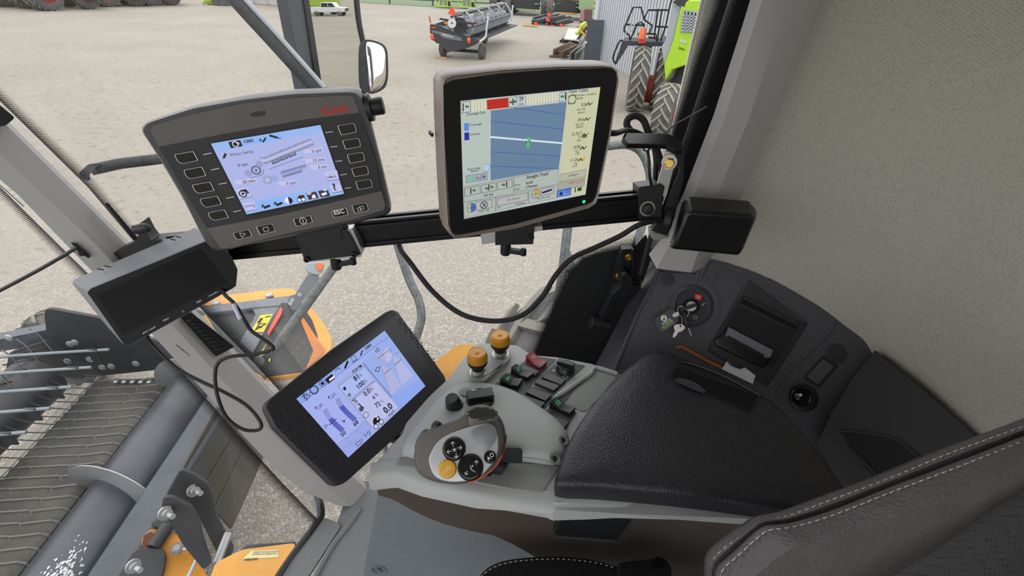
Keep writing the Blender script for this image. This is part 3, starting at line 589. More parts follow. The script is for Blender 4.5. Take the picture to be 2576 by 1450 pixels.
def d2(m):
    o = .0092; S = lit; q = lambda k: o+k*.00008
    def Q(pts, c, k=1): m.face([PL2.pt(*C2(*p), q(k)) for p in pts], S(c))
    def Fr(pts, c='3c4444', k=4, w=.0006): m.line(PL2, [C2(*p) for p in pts], w, S(c), off=q(k), closed=True)
    def ln(pts, c='3c4444', w=.0005, k=5): m.line(PL2, [C2(*p) for p in pts], w, S(c), off=q(k))
    def T(t, a, b_, c='20292a', bold=.01, hs=1): m.text(PL2, t, C2(*a), C2(*b_), S(c), off=q(7), bold=bold, hs=hs)
    Q([(1090, 290), (1333, 264), (1220, 1062), (1010, 1085)], 'c6c7a6')
    Q([(517, 438), (1085, 375), (1022, 870), (515, 960)], '66809c')
    for a, b_ in (((690, 418), (1057, 468)), ((517, 518), (1055, 577)), ((517, 747), (1035, 778)), ((515, 853), (1022, 872))): ln([a, b_], '3f63a8', .0009, 3)
    ln([(517, 636), (1048, 682)], 'cfe0ec', .0026, 3)
    Q([(780, 665), (812, 660), (806, 715), (795, 719), (780, 712)], '5cb478', 5); Q([(776, 665), (783, 664), (782, 683), (777, 683)], '23302a', 6); Q([(807, 660), (813, 660), (812, 680), (807, 680)], '23302a', 6); ln([(750, 652), (840, 640)], '5cb478', .0008, 5); ln([(797, 645), (797, 662)], '5cb478', .003, 5)
    Q([(290, 372), (1085, 295), (1082, 372), (298, 462)], 'c0c6c4', 2)
    Q([(368, 372), (1030, 302), (1025, 362), (370, 448)], 'd2d4bc', 3); Q([(487, 360), (647, 342), (650, 415), (490, 433)], 'bf2a1c', 4); Q([(652, 342), (778, 328), (780, 402), (652, 415)], 'bcc2c6', 4)
    for i in range(12): x = 393+i*22.5; ln([(x, 370-(x-393)*.108), (x+2, 444-(x-393)*.108)], '20302c', .0003, 6)
    for i in range(11): x = 798+i*21; ln([(x, 326-(x-798)*.108), (x+1, 395-(x-798)*.108)], '20302c', .0003, 6)
    Fr([(290, 375), (365, 368), (368, 448), (298, 458)]); Fr([(652, 342), (710, 336), (711, 410), (652, 416)]); Fr([(1030, 304), (1082, 298), (1078, 368), (1026, 374)]); Fr([(710, 336), (778, 330), (780, 400), (711, 408)])
    def arrow(x, y, d, s=16):
        Q([(x, y-6), (x+d*s, y-8), (x+d*s, y+4), (x, y+7)], '2e7a34', 7); Q([(x+d*s, y-15), (x+d*(s+16), y-2), (x+d*s, y+13)], '2e7a34', 7)
    def vbar(x, y, h=26): Q([(x-4, y-h), (x+4, y-h-1), (x+4, y+h-1), (x-4, y+h)], '12181c', 7)
    vbar(311, 415, 30); arrow(355, 410, -1); vbar(682, 375, 24); arrow(655, 378, 1, 10); arrow(708, 373, -1, 10); vbar(1073, 332, 26); arrow(1036, 335, 1, 14)
    T('29', (728, 366), (760, 362), bold=.02); T('(in)', (728, 400), (757, 397)); T('Coverage Only', (335, 478), (477, 460), hs=1.2)
    Q([(317, 535), (353, 530), (355, 588), (319, 592)], '5a86dc', 3); Q([(319, 605), (355, 600), (357, 657), (321, 662)], '1f2f98', 3); T('Coverage', (360, 556), (450, 544)); T('Overlap', (362, 627), (434, 616))
    T('Recording', (345, 885), (438, 872)); T('Status', (366, 900), (424, 892)); m.disc(PL2, C2(483, 863), .0060, S('3c4444'), off=q(3)); m.disc(PL2, C2(483, 863), .0056, S('b4c6dc'), off=q(4))
    Q([(330, 925), (490, 898), (492, 955), (332, 980)], '99a3ac', 3); Fr([(330, 925), (490, 898), (492, 955), (332, 980)], '6f7ba0'); Q([(345, 935), (385, 928), (388, 965), (347, 972)], '7fb8a2', 5); Q([(410, 935), (425, 932), (425, 948), (412, 950)], '7d7482', 5); Q([(458, 925), (475, 922), (475, 942), (459, 944)], '505a86', 5); ln([(435, 955), (452, 920)], '5c6470', .001)
    Q([(315, 1000), (1022, 872), (1010, 1090), (320, 1245)], 'aeb6b0', 2)
    for a in ([(316, 1008), (688, 938), (686, 1065), (320, 1120)], [(690, 938), (1022, 875), (1012, 990), (688, 1045)], [(318, 1125), (552, 1083), (552, 1190), (320, 1240)], [(556, 1080), (800, 1035), (796, 1130), (556, 1185)], [(804, 1035), (1012, 990), (1008, 1090), (802, 1130)]): Fr(a, '4a5454', 4, .0004)
    for a in ([(322, 1020), (437, 998), (438, 1055), (324, 1078)], [(447, 996), (557, 976), (558, 1034), (448, 1054)], [(567, 973), (675, 952), (676, 1010), (568, 1030)], [(405, 1120), (525, 1100), (526, 1160), (406, 1185)], [(563, 1095), (793, 1050), (792, 1105), (564, 1150)], [(890, 1025), (985, 1007), (983, 1055), (888, 1075)]): Q(a, 'b2b4b4', 4); Fr(a, '3c4444', 5, .0006)
    vbar(368, 1040, 22); arrow(405, 1035, -1, 12); vbar(503, 1012, 22); arrow(474, 1020, 1, 10); arrow(537, 1010, -1, 10); vbar(635, 988, 22); arrow(598, 993, 1, 12)
    T('4.0 (in)', (465, 1082), (535, 1068), bold=.02); T('Straight Track', (783, 948), (947, 918), bold=.02, hs=1.1); T('todd', (777, 988), (828, 980), bold=.02); T('Chewys', (777, 1018), (864, 1003), bold=.02); T('Farm:', (695, 1003), (738, 995)); T('Field:', (692, 1035), (732, 1027))
    for x, y, c in ((371, 1163, '3f66c8'), (852, 1060, 'd8a826')): m.disc(PL2, C2(x, y), .0074, S('2f3430'), off=q(5)); m.disc(PL2, C2(x, y), .0068, S('b0b49c'), off=q(6)); m.ring(PL2, C2(x, y), 0, .0068, S(c), off=q(7), a0=-90 if c[0] == '3' else -90, a1=90 if c[0] == '3' else 0); ln([(x-22, y+4), (x+22, y-4)], '2f3430', .0006, 8); ln([(x, y-24), (x, y+24)], '2f3430', .0006, 8)
    m.ring(PL2, C2(466, 1142), .0050, .0060, S('2c1c40'), off=q(7)); ln([(450, 1165), (478, 1128)], '2c1c40', .0012, 7); ln([(455, 1128), (480, 1155)], '2c1c40', .0012, 7); ln([(905, 1050), (965, 1030)], '1a2438', .003, 7)
    T('Steer Off', (430, 1198), (505, 1185)); T('Set Track 0', (642, 1112), (732, 1096)); T('100', (566, 1168), (588, 1163)); T('39.500(ft)', (702, 1145), (772, 1132)); T('iTEC Pro Off', (860, 1103), (952, 1086))
    T('Field Totals', (1100, 310), (1240, 295), '3a4a8c', .02); Fr([(1097, 330), (1150, 323), (1145, 383), (1095, 390)], '4a5444', 5, .0008); m.ring(PL2, C2(1122, 356), .0055, .0065, S('2c3428'), off=q(6), a0=20, a1=165); m.ring(PL2, C2(1122, 356), .0055, .0065, S('2c3428'), off=q(6), a0=200, a1=345)
    T('Harvest - Combine', (1155, 334), (1300, 320)); T('Barley', (1153, 358), (1204, 351))
    for t, a, b_ in (('0.0', (1190, 408), (1223, 405)), ('inst. dry', (1157, 440), (1222, 431)), ('(bu/ac)', (1165, 463), (1217, 456)), ('24.6', (1162, 520), (1208, 515)), ('avg. dry', (1147, 550), (1207, 541)), ('(bu/ac)', (1152, 570), (1205, 562)), ('2172.7', (1120, 630), (1195, 618)), ('dry', (1168, 645), (1192, 641)), ('(bu)', (1158, 670), (1188, 665)), ('0.00', (1133, 725), (1182, 718)), ('inst.', (1145, 745), (1172, 740)), ('(%)', (1148, 767), (1175, 762)), ('11.26', (1110, 822), (1168, 812)), ('avg.', (1135, 840), (1162, 835)), ('(ac/h)', (1122, 862), (1160, 855))): T(t, a, b_, '34381f' if t[0] != '0' else '23281c', hs=1.05)
    for x, y, c in ((1230, 390, '5a5c38'), (1215, 503, '5a5c38'), (1198, 620, '4c4a30'), (1185, 718, '33351f'), (1172, 805, '4c4a30')): ln([(x, y+8), (x+14, y-8), (x+26, y+6)], c, .002, 6); ln([(x+24, y+8), (x+44, y-12)], c, .0014, 6)
    Q([(1200, 790), (1217, 787), (1214, 812), (1198, 815)], 'd9b824', 6); Q([(1200, 622), (1234, 615), (1230, 640), (1198, 645)], '6a6a44', 5)
    for a, c in (([(1033, 915), (1227, 877), (1220, 930), (1028, 970)], 'b4b4a4'), ([(1022, 978), (1218, 940), (1212, 1000), (1016, 1030)], 'a6a69c')): Q(a, c, 3); Fr(a, '3c4444', 4, .0005)
    T('Configure', (1092, 933), (1165, 918)); T('WDT [os] P', (1097, 990), (1208, 968), 'b43a24', .01); Q([(1012, 1035), (1117, 1015), (1113, 1068), (1008, 1086)], '2f55c4', 5); Q([(1018, 1042), (1110, 1024), (1107, 1062), (1014, 1079)], '6f93d8', 6)
    Q([(1026, 1058), (1040, 1040), (1054, 1052), (1053, 1068), (1028, 1073)], '1f3484', 7); T('1/2', (1067, 1056), (1098, 1050), '1f3484', .02); ln([(1146, 1045), (1146, 1018)], '2f4a34', .002, 6); Q([(1163, 1015), (1195, 1008), (1192, 1035), (1162, 1040)], '3c4c38', 6)
scr('screen', PL2, [C2(290, 368), C2(1333, 264), C2(1222, 1065), C2(318, 1247)], T2, 'b5bfba', d2, .0092)
b = MB(); b.slab(PL2, [C2(72, 610), C2(90, 605), C2(92, 632), C2(76, 636)], .012, K['blk'], off=-.012); b.build('side_button', T2)
# ================================================================ touch terminal (lower)
C3 = crop(640, 760, .331)
PL3 = Pl.quad([(746, 1003), (967, 833), (1072, 960), (878, 1152)], .22)
T3 = thing('touch_terminal', 'black touch screen terminal in front of the armrest, showing fill bars and speed readouts', 'display', PL3.pt(900, 1000, -.04))
o3 = [C3(*p) for p in [(78, 800), (95, 755), (150, 710), (600, 350), (1000, 75), (1050, 55), (1095, 70), (1125, 115), (1450, 560), (1462, 600), (1440, 640), (1100, 1010), (700, 1370), (640, 1397), (590, 1385), (330, 1130), (150, 950)]]
tb = mat('touch_bezel', '26262b', .5, bump=.15, bscale=1500)
b = MB(); P0 = [PL3.pt(*p, .002) for p in o3]; n = len(P0); cc = sum(P0)/n
P0 = roundpoly(P0, .004, 2); n = len(P0)
lv = [(.0, .985), (-.003, 1.0), (-.014, 1.0), (-.03, .93)]; vs = []
for o_, s_ in lv: vs += [cc+(p-cc)*s_+PL3.n*o_ for p in P0]
b.add(vs, [[k*n+i, (k+1)*n+i, (k+1)*n+(i+1) % n, k*n+(i+1) % n] for k in range(len(lv)-1) for i in range(n)]+[list(range(n)), [(len(lv)-1)*n+i for i in range(n)][::-1]], tb)
b.slab(PL3, [C3(605, 433), C3(660, 385), C3(670, 395), C3(616, 440)], .001, K['blk'], off=.0015, r=.001)
b.build('housing', T3, ang=50)
b = MB()
for i in range(5):
    for j in range(7):
        x, y = 165+i*48+j*62-(i*0), 850+i*-2+j*67-i*3; x, y = 150+i*52+j*63, 845+j*66-i*-3+(i % 2)*30-i*14
        if y < 1290+(x-600)*.1 and (x-150)*.75+720 < y+130 and x < 700: b.disc(PL3, C3(x, y), .0016, K['blk'], off=.0026, n=8, t=.001)
        x, y = 1065+i*48+j*46, 95+j*62+i*38-i*0
        if x < 1420 and y < 640: b.disc(PL3, C3(x-i*8, y+(i % 2)*0), .0016, K['blk'], off=.0026, n=8, t=.001)
b.build('raised_dots', T3)
b = MB(); b.slab(PL3, [C3(155, 945), C3(175, 960), C3(408, 1205), C3(400, 1225)], .004, K['mblk'], off=-.012); b.build('card_slot', T3)
def d3(m):
    o = .0035; S = lit; q = lambda k: o+k*.0001
    def Q(pts, c, k=1): m.face([PL3.pt(*C3(*p), q(k)) for p in pts], S(c))
    def ln(pts, c='1c1e2a', w=.0007, k=4, cl=False): m.line(PL3, [C3(*p) for p in pts], w, S(c), off=q(k), closed=cl)
    def T(t, a, b_, c='1a1c28', bold=.01, hs=1): m.text(PL3, t, C3(*a), C3(*b_), S(c), off=q(6), bold=bold, hs=hs)
    Q([(322, 735), (990, 218), (1020, 262), (350, 775)], '8fa6e8'); ln([(350, 777), (1020, 264)], '5c6ca8', .0006)
    Q([(990, 218), (1300, 640), (1100, 825), (820, 460), (1020, 262)], '98ace6', 1)
    Q([(1040, 715), (1260, 590), (1300, 640), (1098, 822)], '8ca6ea', 2)
    Q([(535, 590), (588, 548), (615, 582), (562, 625)], '15161c', 3); Q([(588, 530), (985, 225), (1008, 255), (612, 560)], '96ace8', 2)
    Q([(565, 590), (605, 560), (612, 575), (572, 602)], 'e6eaf8', 4)
    T('CEBIS', (845, 368), (893, 330), bold=.03)
    ln([(358, 725), (398, 700)], '10121a', .001); ln([(365, 700), (390, 735)], '10121a', .001); ln([(378, 695), (380, 738)], '10121a', .001); ln([(400, 700), (425, 710), (395, 752)], '10121a', .0009, cl=True)
    m.ring(PL3, C3(453, 668), .0056, .0066, S('10121a'), off=q(4)); m.ring(PL3, C3(517, 620), .0052, .0061, S('10121a'), off=q(4)); m.disc(PL3, C3(517, 620), .003, S('10121a'), off=q(4))
    for i in range(12): a = i*math.pi/6; u, v = PL3.uv(*C3(453, 668), q(4)); p = PL3.w(u+.0074*math.cos(a), v+.0074*math.sin(a), q(4)); m.box(p, [PL3.e1, PL3.e2, PL3.n], (.002, .002, .00005), S('10121a'))
    ln([(618, 530), (622, 515), (645, 500), (650, 515)], '10121a', .001); ln([(690, 500), (708, 455)], '10121a', .0035); ln([(733, 425), (762, 405), (777, 430), (748, 455)], '10121a', .0008, cl=True); ln([(750, 462), (788, 435)], '10121a', .001); ln([(808, 405), (820, 372)], '10121a', .0022)
    T('8:24 PM', (752, 542), (820, 492), bold=.02, hs=1.05)
    Q([(615, 620), (800, 470), (825, 465), (1095, 800), (1090, 825), (930, 985), (895, 975)], 'a2acde', 2)
    Q([(638, 640), (830, 495), (900, 595), (720, 748)], 'a9b9f0', 3); ln([(638, 640), (832, 495)], '3c4468', .0006); ln([(638, 640), (720, 748), (910, 600)], '3c4468', .0005)
    Q([(735, 760), (915, 603), (1090, 800), (905, 962)], 'b9bce8', 3); ln([(735, 760), (915, 605)], '3c4468', .0006); ln([(735, 760), (898, 960)], '3c4468', .0006)
    ln([(830, 470), (1040, 722)], '7884bc', .003, 4)
    for t, a, b_, s in (('81', (768, 605), (800, 578), .02), ('%', (807, 573), (823, 560), 0), ('100', (795, 662), (842, 622), .02), ('%', (843, 618), (860, 604), 0), ('0.0', (845, 720), (888, 682), .02), ('%', (890, 680), (908, 665), 0), ('0', (910, 743), (922, 730), .03), ('%', (925, 725), (945, 710), 0), ('72', (930, 808), (962, 780), .02), ('°C', (965, 773), (987, 757), 0), ('0.0', (1000, 852), (1055, 800), .03), ('mph', (1025, 873), (1070, 835), .0), ('68', (765, 948), (795, 918), .02), ('50', (668, 1028), (700, 1000), .02)): T(t, a, b_, bold=s)
    Q([(672, 655), (688, 642), (700, 662), (684, 675)], '1c1e2a', 5); Q([(707, 705), (725, 692), (737, 712), (720, 725)], '2a2e3a', 5); Q([(714, 706), (724, 699), (732, 711), (722, 718)], '4fc46a', 6)
    T('%', (762, 778), (788, 758)); ln([(768, 790), (795, 770)], '1c1e2a'); m.disc(PL3, C3(812, 815), .0045, S('4a4e6a'), off=q(5)); T('1', (828, 812), (833, 805)); m.ring(PL3, C3(848, 860), .0048, .0056, S('1c1e2a'), off=q(5))
    Q([(900, 905), (912, 878), (945, 868), (965, 905), (905, 935)], '12131a', 4); T('2', (932, 900), (948, 885), 'e6eaf8', .03)
    for x, y in ((925, 948), (965, 912)): m.disc(PL3, C3(x, y), .0050, S('12131a'), off=q(5)); m.disc(PL3, C3(x, y), .0038, S('c4c8f0'), off=q(6))
    # level bars
    for (cx, dx, dk) in (((512, 825), (160, 150), 9), ((607, 745), (155, 150), 7)):
        for i in range(20):
            t = i/19.; x = cx[0]+dx[0]*t*.8+25*math.sin(t*2.2)*-.6; y = cx[1]+dx[1]*t*1.05+10*t
            x = cx[0]+(t**1.45)*130+6; y = cx[1]+t*160
            c = '8a8ecc' if i < dk else '2226a0'
            Q([(x, y), (x+35-t*3, y-18-t*8), (x+40-t*3, y-12-t*8), (x+5, y+6)], c, 4)
    for x, y in ((505, 775), (605, 695)): ln([(x-25, y+40), (x-5, y+35), (x+5, y-5), (x-25, y+20)], '1c1e2a', .0006); ln([(x-22, y+30), (x+20, y+8)], '1c1e2a', .0006); ln([(x-40, y+25), (x-38, y+35)], '1c1e2a', .002)
    ln([(570, 935), (622, 888)], '10121a', .0012, 6); ln([(530, 940), (555, 935), (543, 965)], '1c1e2a', .0007, 5, True); Q([(664, 905), (690, 895), (686, 922)], '4a4e7a', 5)
    for a in ([(630, 1080), (705, 1030), (740, 1075), (665, 1130)], [(705, 1030), (790, 970), (830, 1020), (740, 1080)], [(770, 985), (835, 905), (885, 960), (830, 1020)]): ln(a, '7c84b8', .0004, 3, True)
    Q([(632, 1085), (835, 905), (905, 990), (715, 1182)], '98a6e4', 2)
    ln([(770, 1080), (800, 1055), (815, 1075), (785, 1098)], '10121a', .0008, cl=True); ln([(808, 1048), (820, 1045), (822, 1065)], '10121a', .0008); ln([(838, 1005), (850, 1025)], '3a3e5a', .0015); ln([(858, 1005), (860, 985)], '10121a', .001); ln([(872, 985), (880, 1015)], '3a3e5a', .0015)
    # body outline drawing, right
    Q([(908, 410), (1000, 365), (1035, 470), (1012, 470)], 'aeb0d8', 3); Q([(960, 475), (1045, 520), (1115, 640), (1038, 712), (1010, 625)], 'aeb2dc', 3); Q([(1045, 410), (1110, 440), (1210, 555), (1115, 640)], 'b0b6e2', 3); Q([(1003, 340), (1048, 400), (1025, 470), (980, 390)], 'b9bce4', 4)
    for a in ([(960, 475), (1038, 715)], [(1045, 410), (1115, 640)], [(908, 410), (1022, 472), (1040, 450)]): ln(a, '6a709c', .0005, 5)
    for a in ([(940, 430), (1018, 368)], [(988, 548), (1036, 506)], [(1068, 478), (1117, 438)]): ln(a, '1c1e2a', .0009, 6)
    ln([(918, 525), (945, 530), (955, 495), (930, 500)], '1c1e2a', .0011, 6, True); ln([(920, 372), (935, 348), (950, 365), (930, 382)], '1c1e2a', .0011, 6, True); ln([(1070, 395), (1095, 380)], '7078a0', .0012, 6)
    for i in range(6): m.disc(PL3, C3(1028+(i % 2)*14, 362+(i//2)*10), .0008, S('3c4060'), off=q(6), n=8)
scr('screen', PL3, [C3(322, 735), C3(990, 218), C3(1300, 640), C3(715, 1182)], T3, 'a3b0ec', d3, .0035)
# ================================================================ camera monitor (left)
C4 = crop(0, 200, .48276)
PL4 = Pl.quad([(218, 735), (507, 613), (595, 742), (318, 868)], .2)
PL4 = Pl(D(400, 740, .90), PL4.n+np.array([0.0, 0, 0]), PL4.e1)
T4 = thing('camera_monitor', 'switched-off black camera monitor with a grey sun hood at the left pillar', 'monitor', PL4.pt(400, 740, -.03))
b = MB(); fo = [C4(*p) for p in [(455, 1110), (470, 1090), (1120, 822), (1190, 900), (1238, 990), (1230, 1075), (1215, 1090), (670, 1392), (645, 1385)]]
P0 = [PL4.pt(*p, 0) for p in fo]; n = len(P0)
# hood and shell behind the face
back = [PL4.pt(*C4(*p), -.055) for p in [(372, 1062), (385, 1040), (1015, 770), (1130, 800), (1215, 940), (1195, 1060), (1185, 1085), (655, 1375), (560, 1290)]]
b.add(P0+back, [[i, n+i, n+(i+1) % n, (i+1) % n] for i in range(n)]+[[n+i for i in range(n)][::-1], list(range(n))], mat('monitor_shell', '74757b', .45))
b.build('housing', T4, bevel=.003)
b = MB(); b.slab(PL4, [C4(*p) for p in [(455, 1112), (472, 1092), (1090, 838), (1188, 900), (1236, 992), (1228, 1078), (670, 1388), (648, 1385)]], .003, mat('monitor_face', '08080a', .6, spec=.3), off=.0012, r=.002)
b.slab(PL4, [C4(500, 1125), C4(1040, 880), C4(1190, 1060), C4(640, 1330)], .001, mat('screen_off', '020203', .45, spec=.15), off=.0016, r=.001); b.build('screen', T4)
b = MB()
for t, a, c in (('▲SPLIT C/ASEL▼', (745, 1328), (812, 1292)), ('MENU', (853, 1262), (882, 1247)), ('DIM', (1028, 1168), (1050, 1157)), ('- VOLUME +', (1085, 1137), (1140, 1108))): b.text(PL4, t, C4(*a), C4(*c), K['white'], off=.002)
b.ring(PL4, C4(954, 1209), .0012, .0018, mat('power_mark', 'd8a860', .5), off=.002, n=12); b.build('lettering', T4)
b = MB()
for p in ((890, 832, 912, 838), (918, 818, 940, 824), (508, 988, 538, 992), (545, 972, 575, 978)): b.tube([PL4.pt(*C4(p[0], p[1]), -.035), PL4.pt(*C4(p[2], p[3]), -.030)], .0012, K['mblk'], n=6)
b.build('vent_slot', T4)
# ================================================================ rail across the side window
RY = .868; RP = Pl([0, RY, 3.4], [0, -1, 0], [1, 0, 0])
T5 = thing('equipment_rail', 'black slotted metal rail running across the side window behind both upper displays', 'rail', RP.pt(1100, 580, 0))
ra, rb = RP.pt(430, 632, -.02), RP.pt(1660, 513, -.02); rd = nrm(rb-ra); ru = nrm(np.cross(RP.n, rd)); ru = ru if ru[2] > 0 else -ru
b = MB(); bm_ = mat('rail_black', '131315', .32, .3)
b.box((ra+rb)/2, [rd, ru, RP.n], (np.linalg.norm(rb-ra), .048, .032), bm_)
for h in (.0185, -.0185, ): b.box((ra+rb)/2+ru*h+RP.n*.018, [rd, ru, RP.n], (np.linalg.norm(rb-ra), .010, .006), bm_)
for h in (.010, -.010): b.box((ra+rb)/2+ru*.027+RP.n*h, [rd, ru, RP.n], (np.linalg.norm(rb-ra), .006, .010), bm_)
b.build('rail_profile', T5, bevel=.0012)
C6 = crop(500, 600, .27174)
# pillar side bracket
b = MB(); b.slab(RP.shift(-.03), [(280, 640), (345, 605), (352, 560), (368, 590), (380, 605), (600, 585), (600, 640), (420, 660), (360, 640), (290, 668)], .03, K['blk'], r=.003); b.build('pillar_bracket', T5, bevel=.002)
b = MB(); b.slab(APL.shift(.016), [(262, 512), (272, 510), (372, 628), (365, 640)], .012, K['blk'], r=.002); b.lathe(RP.pt(340, 578, .0), [1, -.1, .25], [(.009, 0), (.0095, .02), (.007, .03), (0, .032)], K['blk'], n=16); b.build('clamp_screw', T5, bevel=.001)
# plate and lever of each display
def clampset(name, label, pl, plate, block, screws, lever, back):
    t = thing(name, label, 'clamp', pl.pt(*plate[0]))
    m = MB(); m.slab(pl, plate, .006, K['blk'], r=.001); m.build('clamp_plate', t, bevel=.0006)
    m = MB(); m.slab(pl.shift(-.006), block, .026, K['alu'], r=.0006); m.build('aluminium_block', t, bevel=.0006)
    for c in screws:
        m = MB(); m.lathe(pl.pt(*c), pl.n, [(.0062, -.001), (.0062, .004), (.0055, .005), (.003, .005), (.003, .001), (0, .001)], K['blk'], n=18); m.build('socket_screw', t)
    c, e = lever; p, q = pl.pt(*c, -.012), pl.pt(*e, -.004); m = MB()
    m.lathe(p+np.array([0, 0, .012]), [0, 0, -1], [(.006, -.008), (.006, 0), (.0105, .001), (.0105, .022), (.009, .026), (0, .028)], K['blk'], n=18)
    m.bar(p-np.array([0, 0, .004]), q, .012, .009, K['blk']); m.lathe(q, [0, 0, 1], [(.0062, -.006), (.0062, .008), (0, .009)], K['blk'], n=14); m.build('lever', t, bevel=.001)
    m = MB(); m.bar(pl.pt(*back[0], -.004), pl.pt(*back[1], -.004), .05, .012, K['blk'], up=pl.n); m.build('display_post', t); return t
PC = Pl([0, .845, 3.4], [0, -1, 0], [1, 0, 0])
clampset('display_clamp', 'black clamp plate with three socket screws under the red-lettered terminal', PC, [C6(*p) for p in [(880, -60), (1340, -90), (1400, -30), (1495, 155), (1030, 212), (975, 195)]], [C6(*p) for p in [(1340, -80), (1420, -90), (1520, 125), (1500, 175), (1030, 222), (1020, 205)]],
         [C6(1003, 192), C6(1443, 145), C6(1355, -105)], (C6(1270, 225), C6(1430, 215)), [(830, 600), (800, 470)])
C7 = crop(1180, 540, .24825)
clampset('display_clamp', 'black drilled clamp plate under the sand-rimmed display', PC, [C7(*p) for p in [(265, 150), (400, 90), (670, 60), (650, 302), (265, 312)]], [C7(*p) for p in [(115, 190), (262, 165), (745, 120), (747, 155), (262, 285), (130, 305)]],
         [C7(628, 222)], (C7(370, 340), C7(550, 385)), [(1290, 590), (1300, 450)])
# ---------------------------------------------------------------- bracket and wiring at the rear pillar
C5 = crop(1480, 230, .46185)
BR = Pl([.33, .865, 3.5], [0, -1, .15], [1, 0, 0])
T6 = thing('rail_bracket', 'bent black metal bracket with a brass bolt at the rear end of the rail', 'bracket', BR.pt(*C5(420, 500)))
b = MB(); b.slab(BR, [C5(*p) for p in [(275, 522), (400, 505), (418, 520), (405, 575), (400, 690), (330, 700), (275, 695)]], .045, K['blk'], off=.008, r=.002); b.build('end_clamp', T6, bevel=.001)
b = MB(); b.slab(BR, [C5(*p) for p in [(440, 330), (500, 290), (522, 300), (520, 470), (470, 690), (430, 790), (345, 760), (395, 680), (430, 600), (500, 430)]], .006, K['blk'], off=-.002, r=.003)
b.slab(BR, [C5(*p) for p in [(425, 335), (468, 330), (475, 370), (430, 560), (398, 640), (375, 510)]], .005, K['alu'], off=.001, r=.003); b.build('upright_plate', T6, bevel=.001)
HP = Pl(BR.pt(*C5(350, 290), .02), [0.05, -.35, 1], [1, 0, 0])
b = MB(); b.slab(HP, [C5(*p) for p in [(185, 250), (200, 225), (430, 228), (500, 260), (522, 320), (470, 318), (430, 290), (215, 285)]], .010, mat('bracket_gloss', '1a1b1d', .25), r=.004); b.build('top_plate', T6, bevel=.001)
b = MB(); hx = BR.pt(*C5(440, 385)); b.lathe(hx, [-.2, -1, .1], [(.014, 0), (.014, .003), (.0135, .003)], K['steel'], n=24); b.lathe(hx+np.array([0, -.003, 0]), [-.35, -1, .12], [(.0098, 0), (.0098, .010), (.008, .012), (0, .012)], K['zinc'], n=6); b.build('hex_bolt', T6)
b = MB(); b.lathe(BR.pt(*C5(322, 640), .009), BR.n, [(.0150, 0), (.0150, .002), (.011, .002), (.011, .003), (.0098, .010), (0, .012)], K['blk'], n=24)
b.ring(BR, C5(322, 640), .0115, .0150, K['steel'], off=.0115); b.build('round_bolt', T6)
b = MB(); b.slab(BR, [C5(*p) for p in [(335, 740), (360, 745), (360, 775), (410, 775), (430, 700), (445, 700), (440, 795), (380, 812), (350, 808), (335, 770)]], .012, mat('bracket_bare', '9c9992', .45, .3), off=-.004, r=.002); b.build('lower_bracket', T6, bevel=.001)
b = MB(); gp = BR.pt(*C5(430, 700), .005); b.lathe(gp, [.9, -.4, .1], [(.010, -.008), (.020, -.004), (.021, 0), (.020, .008), (.012, .010), (0, .010)], K['rubber'], n=24); b.build('grommet', T6)
# speaker like box on the pillar
BX = Pl([.46, .80, 3.42], [-.05, -1, .02], [1, 0, 0])
T7 = thing('control_box', 'closed black plastic box with rounded edges on the rear pillar', 'box', BX.pt(*C5(650, 750), -.03))
b = MB(); fr_ = [C5(*p) for p in [(452, 858), (478, 800), (530, 672), (555, 655), (880, 678), (905, 690), (900, 720), (832, 880), (812, 893)]]
bk_ = [C5(*p) for p in [(436, 850), (462, 770), (508, 600), (545, 566), (870, 590), (915, 640), (918, 680), (840, 868), (800, 880)]]
F_ = [BX.pt(*p, .0) for p in fr_]; G_ = [BX.pt(*p, -.052) for p in bk_]; n = len(F_)
b.add(F_+G_, [list(range(n)), [n+i for i in range(n)][::-1]]+[[i, n+i, n+(i+1) % n, (i+1) % n] for i in range(n)], mat('box_black', '0e0e11', .35)); b.build('box_shell', T7, bevel=.006, seg=3)
b = MB(); b.lathe(BX.pt(*C5(448, 830), .002), [-.8, -.6, 0], [(.003, 0), (.003, .002), (0, .002)], K['steel'], n=12); b.build('screw', T7)
# cables
def cable(name, label, pts, r, m, cat='cable', sp=8, group=None):
    c = MB(); c.tube(pts, r, m, n=10, sp=sp); o = c.build(name, label=label, cat=cat, group=group); return o
cable('braided_cable', 'thick black braided cable looping low across the side window', [RP.pt(1000, 560, -.045), RP.pt(1005, 620, -.03), D(1035, 665, .95), D(1090, 735, .95), D(1160, 790, .95), D(1240, 808, .95), D(1310, 795, .95), D(1360, 752, .95), D(1400, 690, .95), D(1440, 650, .95), D(1500, 622, .95), D(1560, 594, .94), D(1610, 565, .93), BR.pt(*C5(400, 700), .006), gp], .0052, K['braid'])
cable('display_cable', 'black cable leaving the right edge of the sand-rimmed display for the bracket', [PL2.pt(1490, 330, -.03), PL2.pt(1545, 335, -.02), D(1575, 328, .9), D(1605, 335, .92), D(1640, 360, .95), D(1650, 420, .97), BR.pt(1640, 520, -.06)], .005, K['rubber'])
cable('braided_hose', 'short black braided hose bent into a hook above the bracket', [D(1595, 338, .93), D(1578, 318, .93), D(1580, 300, .93), D(1598, 291, .93), D(1618, 302, .93), D(1632, 335, .93), D(1655, 385, .95), D(1665, 440, .97), BR.pt(1650, 540, -.07)], .0066, K['braid'])
